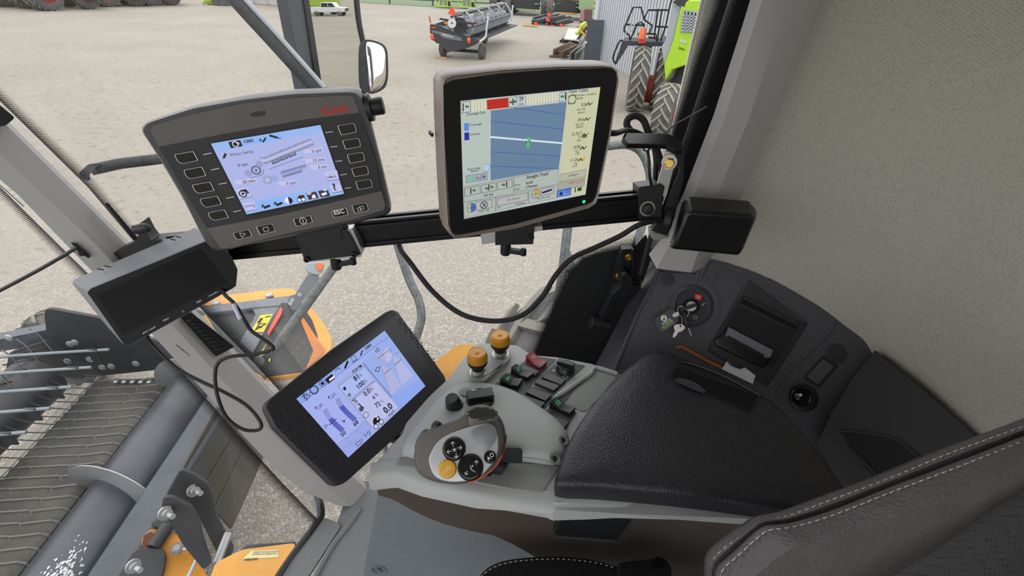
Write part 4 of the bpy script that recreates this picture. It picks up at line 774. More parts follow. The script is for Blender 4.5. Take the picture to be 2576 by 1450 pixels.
b = MB(); b.tube([D(1668, 338, .93), D(1700, 312, .93), D(1740, 290, .92), D(1778, 268, .9)], .0022, K['blk'], n=6, sq=.5); b.tube([D(1640, 345, .9), D(1635, 372, .9), D(1628, 380, .9), D(1618, 372, .91), D(1625, 340, .91)], .002, K['blk'], n=6, sp=4, closed=True); b.tube([D(1668, 338, .93), D(1640, 345, .9)], .0022, K['blk'], n=6)
b.build('cable_tie', label='black zip tie with a long tail sticking out over the bracket', cat='cable tie')
cable('thin_cable_tail', 'thin black strap hanging below the bracket top', [D(1628, 378, .9), D(1632, 400, .9), D(1634, 440, .91), D(1640, 470, .93)], .0028, K['blk'], cat='strap')
pm = [D(395, 862, .93)-0, ]
cable('monitor_cable', 'thin black cable hanging in loops below the camera monitor and over the front pillar', [PL4.pt(370, 815, -.03), D(372, 850, .92), D(400, 885, .92), D(450, 930, .92), D(510, 962, .92), D(560, 985, .92), D(620, 1020, .93), D(655, 1062, .93), D(650, 1082, .93), D(610, 1080, .92), D(570, 1050, .91), D(548, 1000, .90), D(541, 950, .90), D(548, 915, .90), D(580, 898, .90), D(640, 892, .91), D(680, 882, .91), D(686, 872, .91), D(660, 852, .91), D(632, 832, .91), D(612, 800, .90), D(590, 765, .90), D(566, 742, .91), PL4.pt(550, 715, -.03)], .0034, K['rubber'], sp=10)
b = MB(); b.tube([D(588, 765, .898), D(606, 803, .898)], .0046, mat('cable_label', 'c9c4dd', .6), n=10); b.build('cable_label', label='white label wrapped round the camera monitor cable', cat='label')
cable('antenna_lead', 'thin straight black rod crossing in front of the windscreen at far left', [D(-40, 752, .95), D(100, 678, .95), APL.pt(195, 622, .012)], .0035, K['blk'], cat='rod')
b = MB(); b.slab(APL, [C4(368, 850), C4(400, 855), C4(473, 920), C4(462, 933), C4(415, 905)], .004, K['blk'], off=.010, r=.001); b.lathe(APL.pt(*C4(425, 905), .010), APL.n, [(.006, 0), (.006, .003), (.004, .006), (0, .006)], K['blk'], n=14); b.build('rod_socket', label='small black screwed bracket holding the rod on the front pillar', cat='bracket', bevel=.0006)
# ---------------------------------------------------------------- window latch
LP = Pl([.3, .985, 3.2], [0, -1, 0], [1, 0, 0])
T8 = thing('window_latch', 'black hinged handle on the dark corner of the side window', 'handle', LP.pt(*C7(1450, 900)))
b = MB(); b.slab(LP, [C7(*p) for p in [(1545, 365), (1560, 350), (1660, 350), (1675, 362), (1655, 620), (1640, 650), (1520, 740), (1445, 758), (1440, 720), (1480, 555), (1530, 430)]], .025, K['blk'], off=0, r=.004)
for q in [[(1545, 365), (1560, 352), (1588, 352), (1560, 560), (1520, 650), (1505, 640)], [(1650, 352), (1675, 362), (1660, 625), (1640, 600)]]: b.slab(LP, [C7(*p) for p in q], .012, K['blk'], off=.012, r=.002)
b.build('latch_bracket', T8, bevel=.002)
b = MB(); b.slab(LP, [C7(*p) for p in [(1545, 620), (1600, 590), (1655, 640), (1660, 720), (1620, 800), (1540, 840), (1500, 800), (1410, 1080), (1330, 1075), (1450, 800), (1530, 740)]], .03, K['blk'], off=.030, r=.005)
b.tube([LP.pt(*C7(1228, 1095), .03), LP.pt(*C7(1410, 1130), .03)], .016, K['blk'], n=20); b.build('latch_arm', T8, bevel=.002)
for c in ((1613, 428), (1515, 620)):
    b = MB(); b.lathe(LP.pt(*C7(*c), .004), LP.n, [(.009, 0), (.009, .003), (.0065, .003), (.0065, .009), (.003, .009), (.003, .005), (0, .005)], K['zinc'], n=14); b.build('nut', T8)
b = MB(); b.tube([LP.pt(*C7(1650, 680), .02), LP.pt(*C7(1728, 695), .02)], .0075, K['gls'], n=16); b.tube([LP.pt(*C7(1728, 695), .02), LP.pt(*C7(1742, 698), .02)], .0085, K['zinc'], n=16); b.build('pivot_pin', T8)
# ================================================================ armrest console
CZ = 3.17
CP = Pl([0, .6, CZ], [0, 0, 1], [1, 0, 0]); C8 = crop(920, 830, .34483)
T9 = thing('armrest_console', 'grey armrest console carrying rocker switches, knobs and amber levers', 'console', [0.05, .62, 2.9])
top = [(928, 1182), (948, 1160), (1012, 1090), (1030, 1030), (1075, 1000), (1130, 950), (1165, 900), (1205, 862), (1300, 868), (1338, 893), (1400, 898), (1490, 915), (1555, 940), (1640, 960), (1880, 1120), (1880, 1270), (1700, 1266), (1560, 1262), (1480, 1266), (1395, 1268), (1385, 1262), (1060, 1205), (1000, 1183), (930, 1192)]
b = MB(); b.slab(CP, top, .05, K['console'], r=.006); b.build('top_shell', T9, bevel=.005, seg=3)
# overhanging lip along the driver's side
b = MB(); lp = [CP.pt(*p) for p in [(929, 1190), (1000, 1183), (1062, 1208), (1200, 1238), (1385, 1265), (1400, 1262), (1540, 1275), (1700, 1291), (1880, 1304)]]
lo = [CP.pt(*p) for p in [(930, 1232), (1000, 1228), (1070, 1250), (1200, 1280), (1380, 1293), (1430, 1283), (1560, 1292), (1700, 1299), (1880, 1306)]]
lo = [np.array([p[0], a[1]-.012, 0])+np.array([0, 0, EYE[2]-(EYE[2]-CZ)*((a[1]-.012)/q[1])]) for p, a, q in zip(lp, lp, lo)]
vs = []
for a, c in zip(lp, lo): vs += [a+[0, .02, .001], a+[0, .002, .001], a+[0, -.008, -.006], np.array([a[0], a[1]-.012, c[2]]), np.array([a[0], a[1]+.02, c[2]-.004])]
n = len(lp); b.add(vs, [[i*5+j, i*5+j+1, (i+1)*5+j+1, (i+1)*5+j] for i in range(n-1) for j in range(4)]+[[0, 1, 2, 3, 4], [(n-1)*5+j for j in range(5)][::-1]], K['console']); b.build('side_lip', T9, ang=60)
# raised ridge and tread plate
b = MB(); b.slab(CP, [(1068, 1180), (1150, 1205), (1290, 1232), (1365, 1240), (1410, 1172), (1390, 1168), (1010, 1150), (990, 1172)], .004, K['console2'], off=.003, r=.01); b.build('lever_plate', T9, bevel=.002)
# hump around the lever
b = MB(); b.puff(CP, [(1012, 1150), (1060, 1060), (1100, 1010), (1150, 980), (1230, 978), (1300, 1000), (1370, 1045), (1418, 1085), (1432, 1120), (1408, 1172), (1300, 1162), (1200, 1158)], [(-.002, 1.0), (.010, .985), (.020, .94), (.026, .86), (.029, .7), (.030, .4)], K['console'], n=5); b.build('lever_cowl', T9, ang=60)
b = MB(); b.slab(CP, [C8(*p) for p in [(1010, 860), (1130, 865), (1145, 880), (1142, 965), (985, 958), (985, 890)]], .003, K['mblk'], off=.0335, r=.004); b.slab(CP, [C8(870, 1020), C8(918, 1025), C8(916, 1065), C8(870, 1065)], .003, K['mblk'], off=.0048, r=.003); b.build('lever_slot', T9)
b = MB(); b.line(CP, [C8(*p) for p in [(1145, 930), (1300, 950), (1400, 990)]], .0008, K['mblk'], off=.0325); b.line(CP, [C8(*p) for p in [(250, 938), (340, 962)]], .0008, K['mblk'], off=.0008); b.build('parting_line', T9)
for c in ((1440, 808), (1380, 940)):
    b = MB(); b.lathe(CP.pt(*C8(*c), .024), [.35, -.3, 1], [(.009, -.003), (.009, .001), (.0065, .0), (.0045, -.002), (0, -.002)], K['console2'], n=18); b.lathe(CP.pt(*C8(*c), .0245), [.35, -.3, 1], [(.0045, 0), (.0045, .001), (0, .001)], K['mblk'], n=6); b.build('screw', T9)
# tray beside the pad
b = MB(); b.slab(CP, [C8(*p) for p in [(1660, 285), (1800, 325), (1835, 335), (1700, 500), (1600, 600), (1440, 545), (1380, 520), (1385, 490), (1450, 450), (1640, 330)]], .002, K['console2'], off=.0012, r=.006)
b.slab(CP, [C8(*p) for p in [(1385, 490), (1450, 450), (1640, 320), (1665, 290), (1672, 310), (1520, 440), (1440, 545), (1400, 530)]], .001, K['trim'], off=.0022, r=.004); b.build('storage_tray', T9)
b = MB(); b.tube([CP.pt(*C8(*p), .004) for p in [(1385, 520), (1390, 492), (1450, 452), (1560, 375), (1640, 322), (1662, 285), (1700, 280), (1835, 322)]], .005, K['console'], sp=4, n=8); b.build('tray_rim', T9)
# switch panels
b = MB()
for q in [[(920, 415), (1165, 225), (1210, 190), (1390, 215), (1130, 480), (1100, 465)], [(1222, 400), (1400, 225), (1600, 262), (1385, 455), (1355, 445)], [(1130, 480), (1200, 410), (1400, 460), (1385, 495), (1290, 590)], [(1300, 600), (1390, 515), (1540, 600), (1450, 735)]]: b.slab(CP, [C8(*p) for p in q], .002, mat('panel_slate', '4b4c4e', .55), off=.0015, r=.002)
b.build('switch_panel', T9)
def rocker(q, m, name, lab, icon=None, h=.010, tilt=.006):
    a, c, d_, e = [CP.pt(*C8(*p), .003) for p in q]     # a-c short end, c-d long far side ...
    up = np.array([0, 0, 1.]); s = MB()
    mid1, mid2 = a*.45+e*.55, c*.45+d_*.55
    vs = [a, c, mid2, d_, e, mid1]; tp = [a+up*(h+tilt), c+up*(h+tilt), mid2+up*h*.6, d_+up*(h), e+up*(h), mid1+up*h*.6]
    s.add([v-up*.004 for v in vs]+tp, [[6, 7, 8, 11], [11, 8, 9, 10], [0, 6, 7, 1][::-1], [1, 7, 8, 2][::-1], [2, 8, 9, 3][::-1], [3, 9, 10, 4][::-1], [4, 10, 11, 5][::-1], [5, 11, 6, 0][::-1], [0, 1, 2, 5][::-1], [5, 2, 3, 4][::-1]], m)
    o = s.build(name, T9, bevel=.0012); o['label'] = lab
    if icon:
        k = MB(); nn = np.cross(tp[1]-tp[0], tp[2]-tp[0]); pl = Pl(tp[0], nn, tp[1]-tp[0])
        c0 = (tp[0]+tp[1]+tp[2]+tp[5])/4; u0 = np.dot(c0-pl.p, pl.e1); v0 = np.dot(c0-pl.p, pl.e2); W_, H_ = np.linalg.norm(tp[1]-tp[0])*.36, np.linalg.norm(tp[5]-tp[0])*.38
        if icon != 'park': k.urect(pl, u0-W_, v0-H_, u0+W_, v0+H_, 0, mat('switch_window', '2e5a45', .4), off=.0006)
        wm = K['white'] if icon == 'park' else mat('switch_mark', '8fd8b0', .5, emis=.25)
        cx = pl.w(u0, v0, .0009)
        if icon == 'park':
            for i in range(20): a0 = i*math.pi/10; k.box(cx+pl.e1*.0045*math.cos(a0)+pl.e2*.0045*math.sin(a0), [pl.e1*math.cos(a0)+pl.e2*math.sin(a0), -pl.e1*math.sin(a0)+pl.e2*math.cos(a0), pl.n], (.0006, .0016, .0002), wm)
            k.box(cx+pl.e1*0, [pl.e1, pl.e2, pl.n], (.0008, .005, .0002), wm); k.box(cx+pl.e1*.001, [pl.e1, pl.e2, pl.n], (.003, .0008, .0002), wm)
        elif icon == 'seed':
            for i in (-1, 0, 1):
                for j in (-1, 1): k.box(cx+pl.e1*i*.0035, [nrm(pl.e1+pl.e2*j), nrm(pl.e2-pl.e1*j), pl.n], (.0045, .0007, .0002), wm)
        elif icon == 'loop':
            for dx, dy, lx, ly in ((-.004, 0, .0008, .006), (.004, 0, .0008, .006), (0, .003, .008, .0008), (0, -.003, .008, .0008)): k.box(cx+pl.e1*dx+pl.e2*dy, [pl.e1, pl.e2, pl.n], (lx, ly, .0002), wm)
        else:
            for dx, dy, lx, ly in ((-.003, .002, .005, .0008), (.003, -.002, .005, .0008), (0, 0, .0008, .004)): k.box(cx+pl.e1*dx+pl.e2*dy, [pl.e1, pl.e2, pl.n], (lx, ly, .0002), wm)
        k.build('symbol', o)
    return o
sw = mat('rocker_black', '202226', .4)
rocker([(1165, 225), (1215, 192), (1322, 255), (1275, 300)], K['red'], 'parking_brake_switch', 'red rocker switch with parking symbol', 'park')
rocker([(1057, 312), (1095, 284), (1228, 338), (1180, 375)], sw, 'rocker_switch', 'rocker with green arrow symbol beside the red switch', 'arrow')
rocker([(977, 395), (1022, 352), (1147, 380), (1110, 437)], sw, 'rocker_switch', 'rocker with green crop symbol nearest the amber levers', 'seed')
rocker([(1338, 562), (1380, 526), (1528, 592), (1486, 635)], sw, 'rocker_switch', 'rocker with green loop symbol beside the armrest pad', 'loop')
for q in ([(1130, 280), (1160, 255), (1275, 305), (1240, 335)], [(1283, 345), (1325, 310), (1462, 362), (1425, 402)], [(1232, 385), (1270, 355), (1418, 405), (1372, 445)], [(1166, 455), (1205, 415), (1358, 475), (1312, 520)], [(1140, 500), (1162, 475), (1312, 530), (1280, 570)], [(1325, 645), (1345, 615), (1485, 670), (1450, 720)], [(950, 440), (975, 410), (1100, 445), (1085, 475)]):
    b = MB(); b.slab(CP, [C8(*p) for p in q], .006, mat('blank_black', '2a2b2f', .35), off=.007, r=.002); b.build('blank_cover', T9, bevel=.001)
b = MB(); b.slab(CP, [C8(1238, 258), C8(1262, 248), C8(1288, 268), C8(1262, 278)], .004, K['blk'], off=.020, r=.001); b.build('switch_lock', T9)
# rotary knob on the far panel
def knob(c, r, h, name='rotary_knob', m=None, off=.002, skirt=0, ridge=True, axis=(0, 0, 1)):
    m = m or mat('knob_black', '1d1f22', .35); s = MB(); p = CP.pt(*C8(*c), off); ax_ = nrm(axis)
    if skirt: s.lathe(p, ax_, [(skirt, -.002), (skirt, .003), (skirt*.8, .005), (0, .005)], m, n=30)
    s.lathe(p, ax_, [(r, 0), (r, h*.3), (r*.86, h*.85), (r*.78, h), (0, h)], m, n=10 if ridge else 28)
    if ridge: s.lathe(p+ax_*h*.9, ax_, [(r*.5, 0), (r*.5, h*.15), (0, h*.15)], m, n=20)
    o = s.build(name, T9, bevel=.0008); return o
s = MB(); p = CP.pt(*C8(1455, 290), .003); s.lathe(p, [0, 0, 1], [(.021, 0), (.021, .004), (.019, .006), (.018, .012), (.016, .014), (0, .014)], mat('knob_black', '1d1f22', .3), n=30); s.box(p+np.array([0, 0, .017]), [[.9, -.35, 0], [.35, .9, 0], [0, 0, 1]], (.038, .012, .010), mat('knob_black', '', .3)); s.build('rotary_knob', T9, bevel=.0015)
s = MB()
for q in ([(1422, 240), (1470, 232)], [(1393, 262), (1388, 255)]): s.line(CP, [C8(*p_) for p_ in q], .002, K['white'], off=.0045)
s.line(CP, [C8(1365, 298), C8(1378, 296)], .002, K['white'], off=.0045); s.line(CP, [C8(*p_) for p_ in [(1440, 345), (1450, 335), (1470, 335), (1475, 347), (1462, 355), (1445, 352)]], .0008, K['white'], off=.0045, closed=True); s.build('dial_marks', T9)
knob((645, 560), .0155, .026, ridge=False, skirt=.018, axis=(-.15, -.1, 1), off=.026)
s = MB(); p = CP.pt(*C8(835, 515), .027); s.lathe(p, [0, 0, 1], [(.028, -.002), (.027, .006), (.024, .008), (0, .008)], mat('knob_black', '', .3), n=30); s.box(p+np.array([0, 0, .013]), [[.96, .2, 0], [-.2, .96, 0], [0, 0, 1]], (.050, .022, .014), mat('knob_black', '', .3)); s.box(p+np.array([-.012, .006, .0205]), [[.96, .2, 0], [-.2, .96, 0], [0, 0, 1]], (.009, .004, .001), K['console']); s.build('hand_throttle_knob', T9, bevel=.003)
for c, r in (((728, 465), .011), ((605, 665), .011)):
    s = MB(); p = CP.pt(*C8(*c), .027 if c[0] > 700 else .022); s.lathe(p, [-.1, 0, 1], [(r+.003, 0), (r+.002, .003), (r, .003), (r, .005), (0, .006)], K['blk'] if c[0] == 605 else K['console2'], n=24); s.build('push_button', T9)
# amber levers on a grey cradle
s = MB(); s.slab(CP, [C8(*p) for p in [(755, 250), (790, 235), (950, 130), (1000, 105), (1060, 130), (1055, 210), (900, 340), (860, 380), (790, 360), (760, 330)]], .012, K['console'], off=.012, r=.012); s.slab(CP, [C8(885, 330), C8(990, 250), C8(1005, 238), C8(985, 270)], .001, K['blk'], off=.013); s.build('lever_cradle', T9, bevel=.004, seg=3)
for c, tilt in (((820, 310), (-.05, -.02, 1)), ((982, 178), (-.05, -.02, 1))):
    t = nrm(tilt); p = CP.pt(*C8(*c), .012); s = MB(); s.lathe(p, t, [(.018, 0), (.018, .002), (.0155, .003), (.0155, .006), (.0145, .007), (.0145, .010), (.0135, .011), (0, .011)], K['steel'], n=26)
    s.lathe(p+t*.010, t, [(.013, 0), (.013, .012), (.019, .014), (.021, .018), (.021, .026), (0, .026)], K['blk'], n=26); o = s.build('amber_lever', T9, ang=28)
    s = MB(); q = p+t*.034; s.lathe(q, t, [(.0200, 0), (.0218, .003), (.0218, .009), (.0200, .018), (.0186, .0212), (.0165, .0225), (.0160, .0218), (.004, .0218), (.004, .024), (.0025, .0242), (0, .0235)], K['orange'], n=32); s.build('amber_cap', o, ang=28)
# skirt, drawer and plinth under the console
SY = Pl([0, .535, 3.0], [0, -1, .12], [1, 0, 0])
s = MB(); s.slab(SY, [(948, 1215), (1100, 1235), (1400, 1270), (1700, 1290), (2150, 1290), (2150, 1500), (1500, 1500), (1335, 1396), (1285, 1368), (1240, 1348), (1200, 1341), (1166, 1333), (1118, 1320), (1073, 1303), (1035, 1285), (1005, 1267), (984, 1257), (950, 1247)], .03, K['brown'], off=-.004, r=.004)
s.build('side_skirt', T9, bevel=.004)
s = MB(); s.slab(SY, [(1412, 1290), (1575, 1300), (1590, 1312), (1552, 1362), (1400, 1352), (1393, 1345)], .03, K['blk'], off=.010, r=.004); s.build('drawer', T9, bevel=.003)
s = MB(); s.slab(SY, [(1400, 1350), (1552, 1361), (1548, 1366), (1396, 1353)], .008, mat('drawer_edge', '3c3f44', .4), off=.013, r=.001); s.build('drawer_pull', T9)
PP = Pl([-.1, .60, 2.9], [-.12, -1, .06], [1, 0, 0])
pnl = MB(); pnl.slab(PP, [(950, 1238), (1000, 1235), (1340, 1300), (1345, 1410), (1190, 1500), (905, 1520), (915, 1430)], .03, K['plinth'], r=.006); plinth = pnl.build('seat_plinth', label='flat blue grey base panel below the console with a recessed screw', cat='panel', bevel=.004)
s = MB(); s.lathe(PP.pt(952, 1434, .0), PP.n, [(.020, -.001), (.020, .002), (.016, .0022), (.015, .0), (.006, .0)], K['plinth'], n=28); s.lathe(PP.pt(952, 1434, .001), PP.n, [(.0055, 0), (.0055, .003), (.003, .003), (.003, .001), (0, .001)], K['steel'], n=16); s.build('recessed_screw', plinth)
# ---------------------------------------------------------------- touch terminal arm
s = MB(); s.tube([PL3.pt(930, 1070, -.03), PL3.pt(990, 1090, -.07), CP.pt(1040, 1120, -.02), CP.pt(1100, 1130, -.03)], .018, K['blk'], n=14, sp=5); s.lathe(PL3.pt(930, 1070, -.028), -PL3.n, [(.035, 0), (.03, .02), (0, .02)], K['blk'], n=20); s.build('support_arm', T3)
s = MB(); s.tube([PL3.pt(960, 1090, -.02), D(968, 1130, 1.02), D(960, 1160, 1.03), D(948, 1165, 1.05)], .006, K['alu'], n=10, sp=5); s.build('arm_lead', T3)
# ================================================================ drive lever
HP = Pl(D(1165, 1120, .775), nrm(-ray(1165, 1120)*np.array([1, 1, 1])+np.array([-.10, .0, .12])), [1, 0, 0])
T10 = thing('drive_lever', 'brown grey drive lever with a silver face, round black buttons and a yellow STOP button', 'lever', CP.pt(1230, 1140, .03))
sil = [C8(*p) for p in [(348, 880), (352, 830), (385, 760), (470, 715), (600, 670), (680, 640), (740, 590), (830, 565), (920, 585), (975, 625), (1005, 680), (1022, 760), (1020, 830), (985, 940), (930, 1020), (840, 1085), (740, 1120), (620, 1128), (500, 1112), (400, 1070), (352, 1010), (340, 940)]]
s = MB(); s.puff(HP, sil, [(-.085, .35), (-.075, .6), (-.055, .84), (-.035, .96), (-.018, 1.0), (-.006, .985), (.002, .93), (.005, .88)], K['grip'], n=3); s.build('grip_body', T10, ang=70)
s = MB(); s.puff(HP, [C8(*p) for p in [(940, 980), (1000, 900), (1027, 800), (1028, 760), (1018, 850), (975, 960), (900, 1045), (800, 1105), (740, 1118), (830, 1075)]], [(-.04, .97), (-.03, 1.0), (-.010, 1.01), (-.004, .98)], K['gorange'], n=3); s.build('orange_inlay', T10, ang=70)
s = MB(); s.puff(HP, [C8(*p) for p in [(465, 960), (480, 900), (530, 820), (620, 760), (750, 715), (830, 692), (890, 685), (935, 700), (962, 760), (970, 840), (955, 930), (900, 1010), (820, 1080), (700, 1110), (580, 1105), (500, 1060)]], [(.000, 1.0), (.0065, 1.0), (.0085, .985), (.009, .96)], K['silver'], n=3); s.build('face_plate', T10, ang=50)
FP = HP.shift(.009)
s = MB(); s.puff(FP, [C8(*p) for p in [(765, 755), (800, 720), (880, 692), (930, 700), (955, 740), (950, 800), (900, 870), (860, 892), (820, 870), (775, 810)]], [(-.002, 1.0), (.0012, 1.0), (.0016, .97)], mat('pad_silver', '85878a', .4, .25), n=3); s.build('palm_pad', T10, ang=50)
def btn(c, rx, name, m, draw, ov=1.0, h=.003, gap=True):
    s = MB(); p = FP.pt(*C8(*c)); s.lathe(p, FP.n, [(rx*1.08, -.001), (rx*1.08, .0008), (rx, .0008), (rx, h*.7), (rx*.93, h), (rx*.8, h*1.1), (0, h*.9)], m, n=32); o = s.build(name, T10)
    k = MB(); draw(k, h*1.12); k.build('button_symbol', o)
def arr(k, off, c, dx, dy, L=.007):
    P_ = FP.shift(off+.0004); u, v = P_.uv(*C8(*c)); d = nrm([dx, dy]); q = np.array([-d[1], d[0]])
    def st(a, b_, w=.0007): a = np.array(a); b_ = np.array(b_); e = nrm(b_-a); g = np.array([-e[1], e[0]])*w/2; k.face([P_.w(*(a-g)), P_.w(*(b_-g)), P_.w(*(b_+g)), P_.w(*(a+g))], K['white'])
    a = np.array([u, v])-d*L/2; e = np.array([u, v])+d*L/2; st(a, e); st(e, e-d*.003+q*.003); st(e, e-d*.003-q*.003)
def v1(k, h):
    arr(k, h, (635, 835), -.2, -1 if FP.e2[2] < 0 else 1); arr(k, h, (660, 918), .1, 1 if FP.e2[2] < 0 else -1); arr(k, h, (685, 862), 1, -.1); arr(k, h, (610, 890), -1, .2)
    P_ = FP.shift(h+.0004)
    for i in range(3): a = i*math.pi/3+.3; u, v = P_.uv(*C8(647, 877)); k.face([P_.w(u+x*math.cos(a)-y*math.sin(a), v+x*math.sin(a)+y*math.cos(a)) for x, y in ((-.0035, -.0003), (.0035, -.0003), (.0035, .0003), (-.0035, .0003))], K['white'])
btn((645, 870), .0168, 'header_button', K['gls'], v1, h=.005)
def v2(k, h):
    P_ = FP.shift(h+.0004); k.text(P_, 'STOP', C8(577, 1058), C8(628, 1005), mat('stop_print', 'f2d9a0', .5), off=0, bold=.01, hs=1.1); k.line(P_, [C8(575, 1020), C8(598, 990), C8(600, 1022)], .0005, mat('stop_print', '', .5), closed=True)
btn((597, 1017), .0134, 'stop_button', mat('stop_yellow', 'cf9d2f', .4, coat=.2), v2, h=.004)
def v3(k, h): arr(k, h, (735, 1045), -.35, .9 if FP.e2[2] < 0 else -.9, .006); arr(k, h, (808, 970), .0, -1 if FP.e2[2] < 0 else 1, .006); k.line(FP.shift(h+.0004), [C8(765, 1020), C8(763, 995), C8(785, 990)], .0005, K['white'], closed=True); [k.disc(FP.shift(h+.0004), C8(x_, y_), .0008, K['white'], n=8) for x_, y_ in ((775, 1025), (785, 1030), (795, 1037))]
btn((765, 1005), .0185, 'direction_button', K['gls'], v3, h=.006)
def v4(k, h): k.text(FP.shift(h+.0004), 'A', C8(895, 958), C8(915, 940), K['white'], off=0, bold=.01); k.ring(FP.shift(h+.0004), C8(920, 915), .0022, .003, K['white'])
btn((907, 930), .0090, 'auto_button', K['gls'], v4, h=.003)
# rear mesh cap and side buttons
s = MB(); mp = Pl(HP.pt(*C8(850, 610), .006), nrm(HP.n*.55+np.array([0.05, .3, .75])), [1, 0, 0])
s.puff(mp, [C8(*p) for p in [(718, 592), (770, 565), (840, 553), (900, 562), (950, 595), (970, 635), (900, 652), (765, 668), (745, 620)]], [(-.02, 1.0), (.0, .98), (.004, .90)], mat('mesh_cap', '6c665f', .5, .2), n=4); o = s.build('mesh_cap', T10, ang=50)
s = MB()
for i in range(14):
    for j in range(7):
        x, y = 748+i*16+(j % 2)*8, 572+j*14
        if ((x-850)/110)**2+((y-612)/46)**2 < 1 and y > 560: s.disc(mp, C8(x, y), .0019, K['mblk'], off=.0046, n=8)
s.build('mesh_holes', o)
for c, rx, m in (((522, 735), .0085, K['orange']), ((430, 770), .010, K['gls']), ((412, 797), .010, K['gls']), ((510, 700), .008, K['blk'])):
    s = MB(); p = HP.pt(*C8(*c), -.004); ax_ = nrm(HP.n*.8-np.array([.5, -.4, 0])); s.lathe(p, ax_, [(rx*1.1, -.006), (rx, .002), (rx*.7, .004), (0, .0045)], m, n=20); s.build('side_button', T10)
s = MB(); s.lathe(CP.pt(*C8(985, 990), .0), nrm(HP.pt(*C8(800, 880), -.07)-CP.pt(*C8(985, 990), .0)), [(.022, 0), (.020, .03), (.024, .06), (.02, .085)], K['blk'], n=20); s.build('lever_shaft', T10)
# ================================================================ armrest pad
LZ = 3.225; LPl = Pl([.3, .6, LZ], [-.03, -.05, 1], [1, 0, 0])
T11 = thing('armrest_pad', 'large black leather armrest lid with a ribbed finger recess', 'armrest', LPl.pt(1750, 1100, -.03))
lid = [(1400, 1195), (1440, 1092), (1500, 1005), (1570, 930), (1625, 887), (1660, 880), (1705, 893), (1800, 935), (1900, 985), (1960, 1020), (2020, 1085), (2080, 1160), (2150, 1260), (2180, 1310), (2100, 1300), (1900, 1270), (1700, 1240), (1500, 1222), (1415, 1218)]
s = MB(); s.puff(LPl, lid, [(-.045, .98), (-.040, .998), (-.014, 1.006), (-.005, .998), (.0, .975), (.003, .90), (.004, .6)], K['leather'], n=3, sp=True); s.build('pad', T11, ang=70)
C9 = crop(1600, 630, .42755)
s = MB(); s.slab(LPl, [C9(*p) for p in [(185, 740), (245, 655), (290, 665), (560, 770), (735, 850), (705, 945), (680, 955), (400, 845), (215, 760)]], .004, K['blk'], off=.0045, r=.003)
for i in range(9):
    t = i/8; a = np.array([240, 690])*(1-t)+np.array([205, 745])*t; c = np.array([715, 860])*(1-t)+np.array([670, 948])*t; s.bar(LPl.pt(*C9(*a), .0055), LPl.pt(*C9(*c), .0055), .0022, .003, K['blk'], up=LPl.n)
s.build('ribbed_recess', T11)
s = MB(); s.tube([LPl.pt(*C9(*p), .006) for p in [(260, 655), (330, 668), (500, 730), (690, 830), (735, 855)]], .003, K['blk'], n=8, sp=4); s.build('recess_edge', T11)
s = MB(); s.sslab(LPl, [C9(*p) for p in [(240, 770), (255, 752), (320, 765), (375, 795), (405, 838)]], .003, mat('finger_tab', '35363a', .5, bump=.4, bscale=900), off=.010, n=3); s.build('release_tab', T11)
# ================================================================ dark trim below the rear window corner
ta, tb_, tc_ = onZ(1770, 660, 3.33), onZ(2170, 850, 3.24), onZ(1720, 900, 3.14); TP = Pl.tri(ta, tb_, tc_)
T12 = thing('side_trim', 'charcoal moulded trim below the fabric wall, holding ignition, printer and socket', 'trim panel', [.62, .98, FZ])
s = MB(); s.slab(TP, [(1655, 684), (1752, 690), (1775, 650), (1830, 662), (1885, 680), (1945, 705), (2000, 735), (2060, 770), (2120, 812), (2175, 855), (2205, 884), (2150, 955), (2090, 1040), (2075, 1130), (2140, 1290), (1900, 1200), (1620, 1010), (1545, 935), (1600, 800)], .05, K['trim'], r=.004); s.build('main_panel', T12, bevel=.004, seg=3)
e1_, e2_ = TP.pt(1655, 684), TP.pt(1545, 935); LT = Pl.tri(e1_, e2_, onY(1480, 930, .97))
s = MB(); s.slab(LT, [(1655, 684), (1545, 938), (1540, 980), (1470, 985), (1500, 915), (1560, 800), (1605, 700), (1612, 690), (1618, 640), (1628, 640)], .02, K['trim'], r=.003); s.build('front_panel', T12, bevel=.002)
s = MB(); s.tube([TP.pt(*p, -.004) for p in [(1628, 642), (1655, 684), (1600, 800), (1545, 938)]], .0065, K['trim'], n=10, sp=3); s.build('corner_bead', T12)
s = MB(); s.lathe(TP.pt(*C9(183, 170)), TP.n, [(.0165, 0), (.0165, .0015), (.014, .002), (0, .002)], K['trimd'], n=24); s.build('plug', T12)
s = MB(); s.lathe(TP.pt(*C9(1175, 608)), TP.n, [(.023, 0), (.023, .0015), (.020, .002), (0, .002)], K['trimd'], n=28); s.build('plug', T12)
ic = TP.pt(*C9(325, 325)); s = MB(); s.lathe(ic, TP.n, [(.070, -.004), (.068, .001), (.062, .002), (.052, .0005), (.048, .004), (.044, .010), (.040, .012), (.037, .008), (0, .008)], K['trim'], n=48); s.build('ignition_surround', T12)
IP = TP.shift(.0085); s = MB(); s.disc(IP, C9(325, 325), .037, K['trimd'], off=0, n=40); ign = s.build('ignition_dial', T12)
s = MB(); s.slab(IP, [C9(*p) for p in [(350, 255), (390, 267), (378, 295), (345, 285)]], .0006, mat('ignition_red', 'd8352f', .5), off=.0008); s.ring(IP, C9(367, 277), .0028, .0034, K['white'], off=.001, n=14); s.build('red_mark', ign)
s = MB(); s.line(IP, [C9(*p) for p in [(384, 328), (398, 322), (390, 317), (410, 313)]], .0007, K['white'], off=.0006); s.ring(IP, C9(348, 395), .0035, .0041, K['white'], off=.0006, n=14); s.build('symbols', ign)
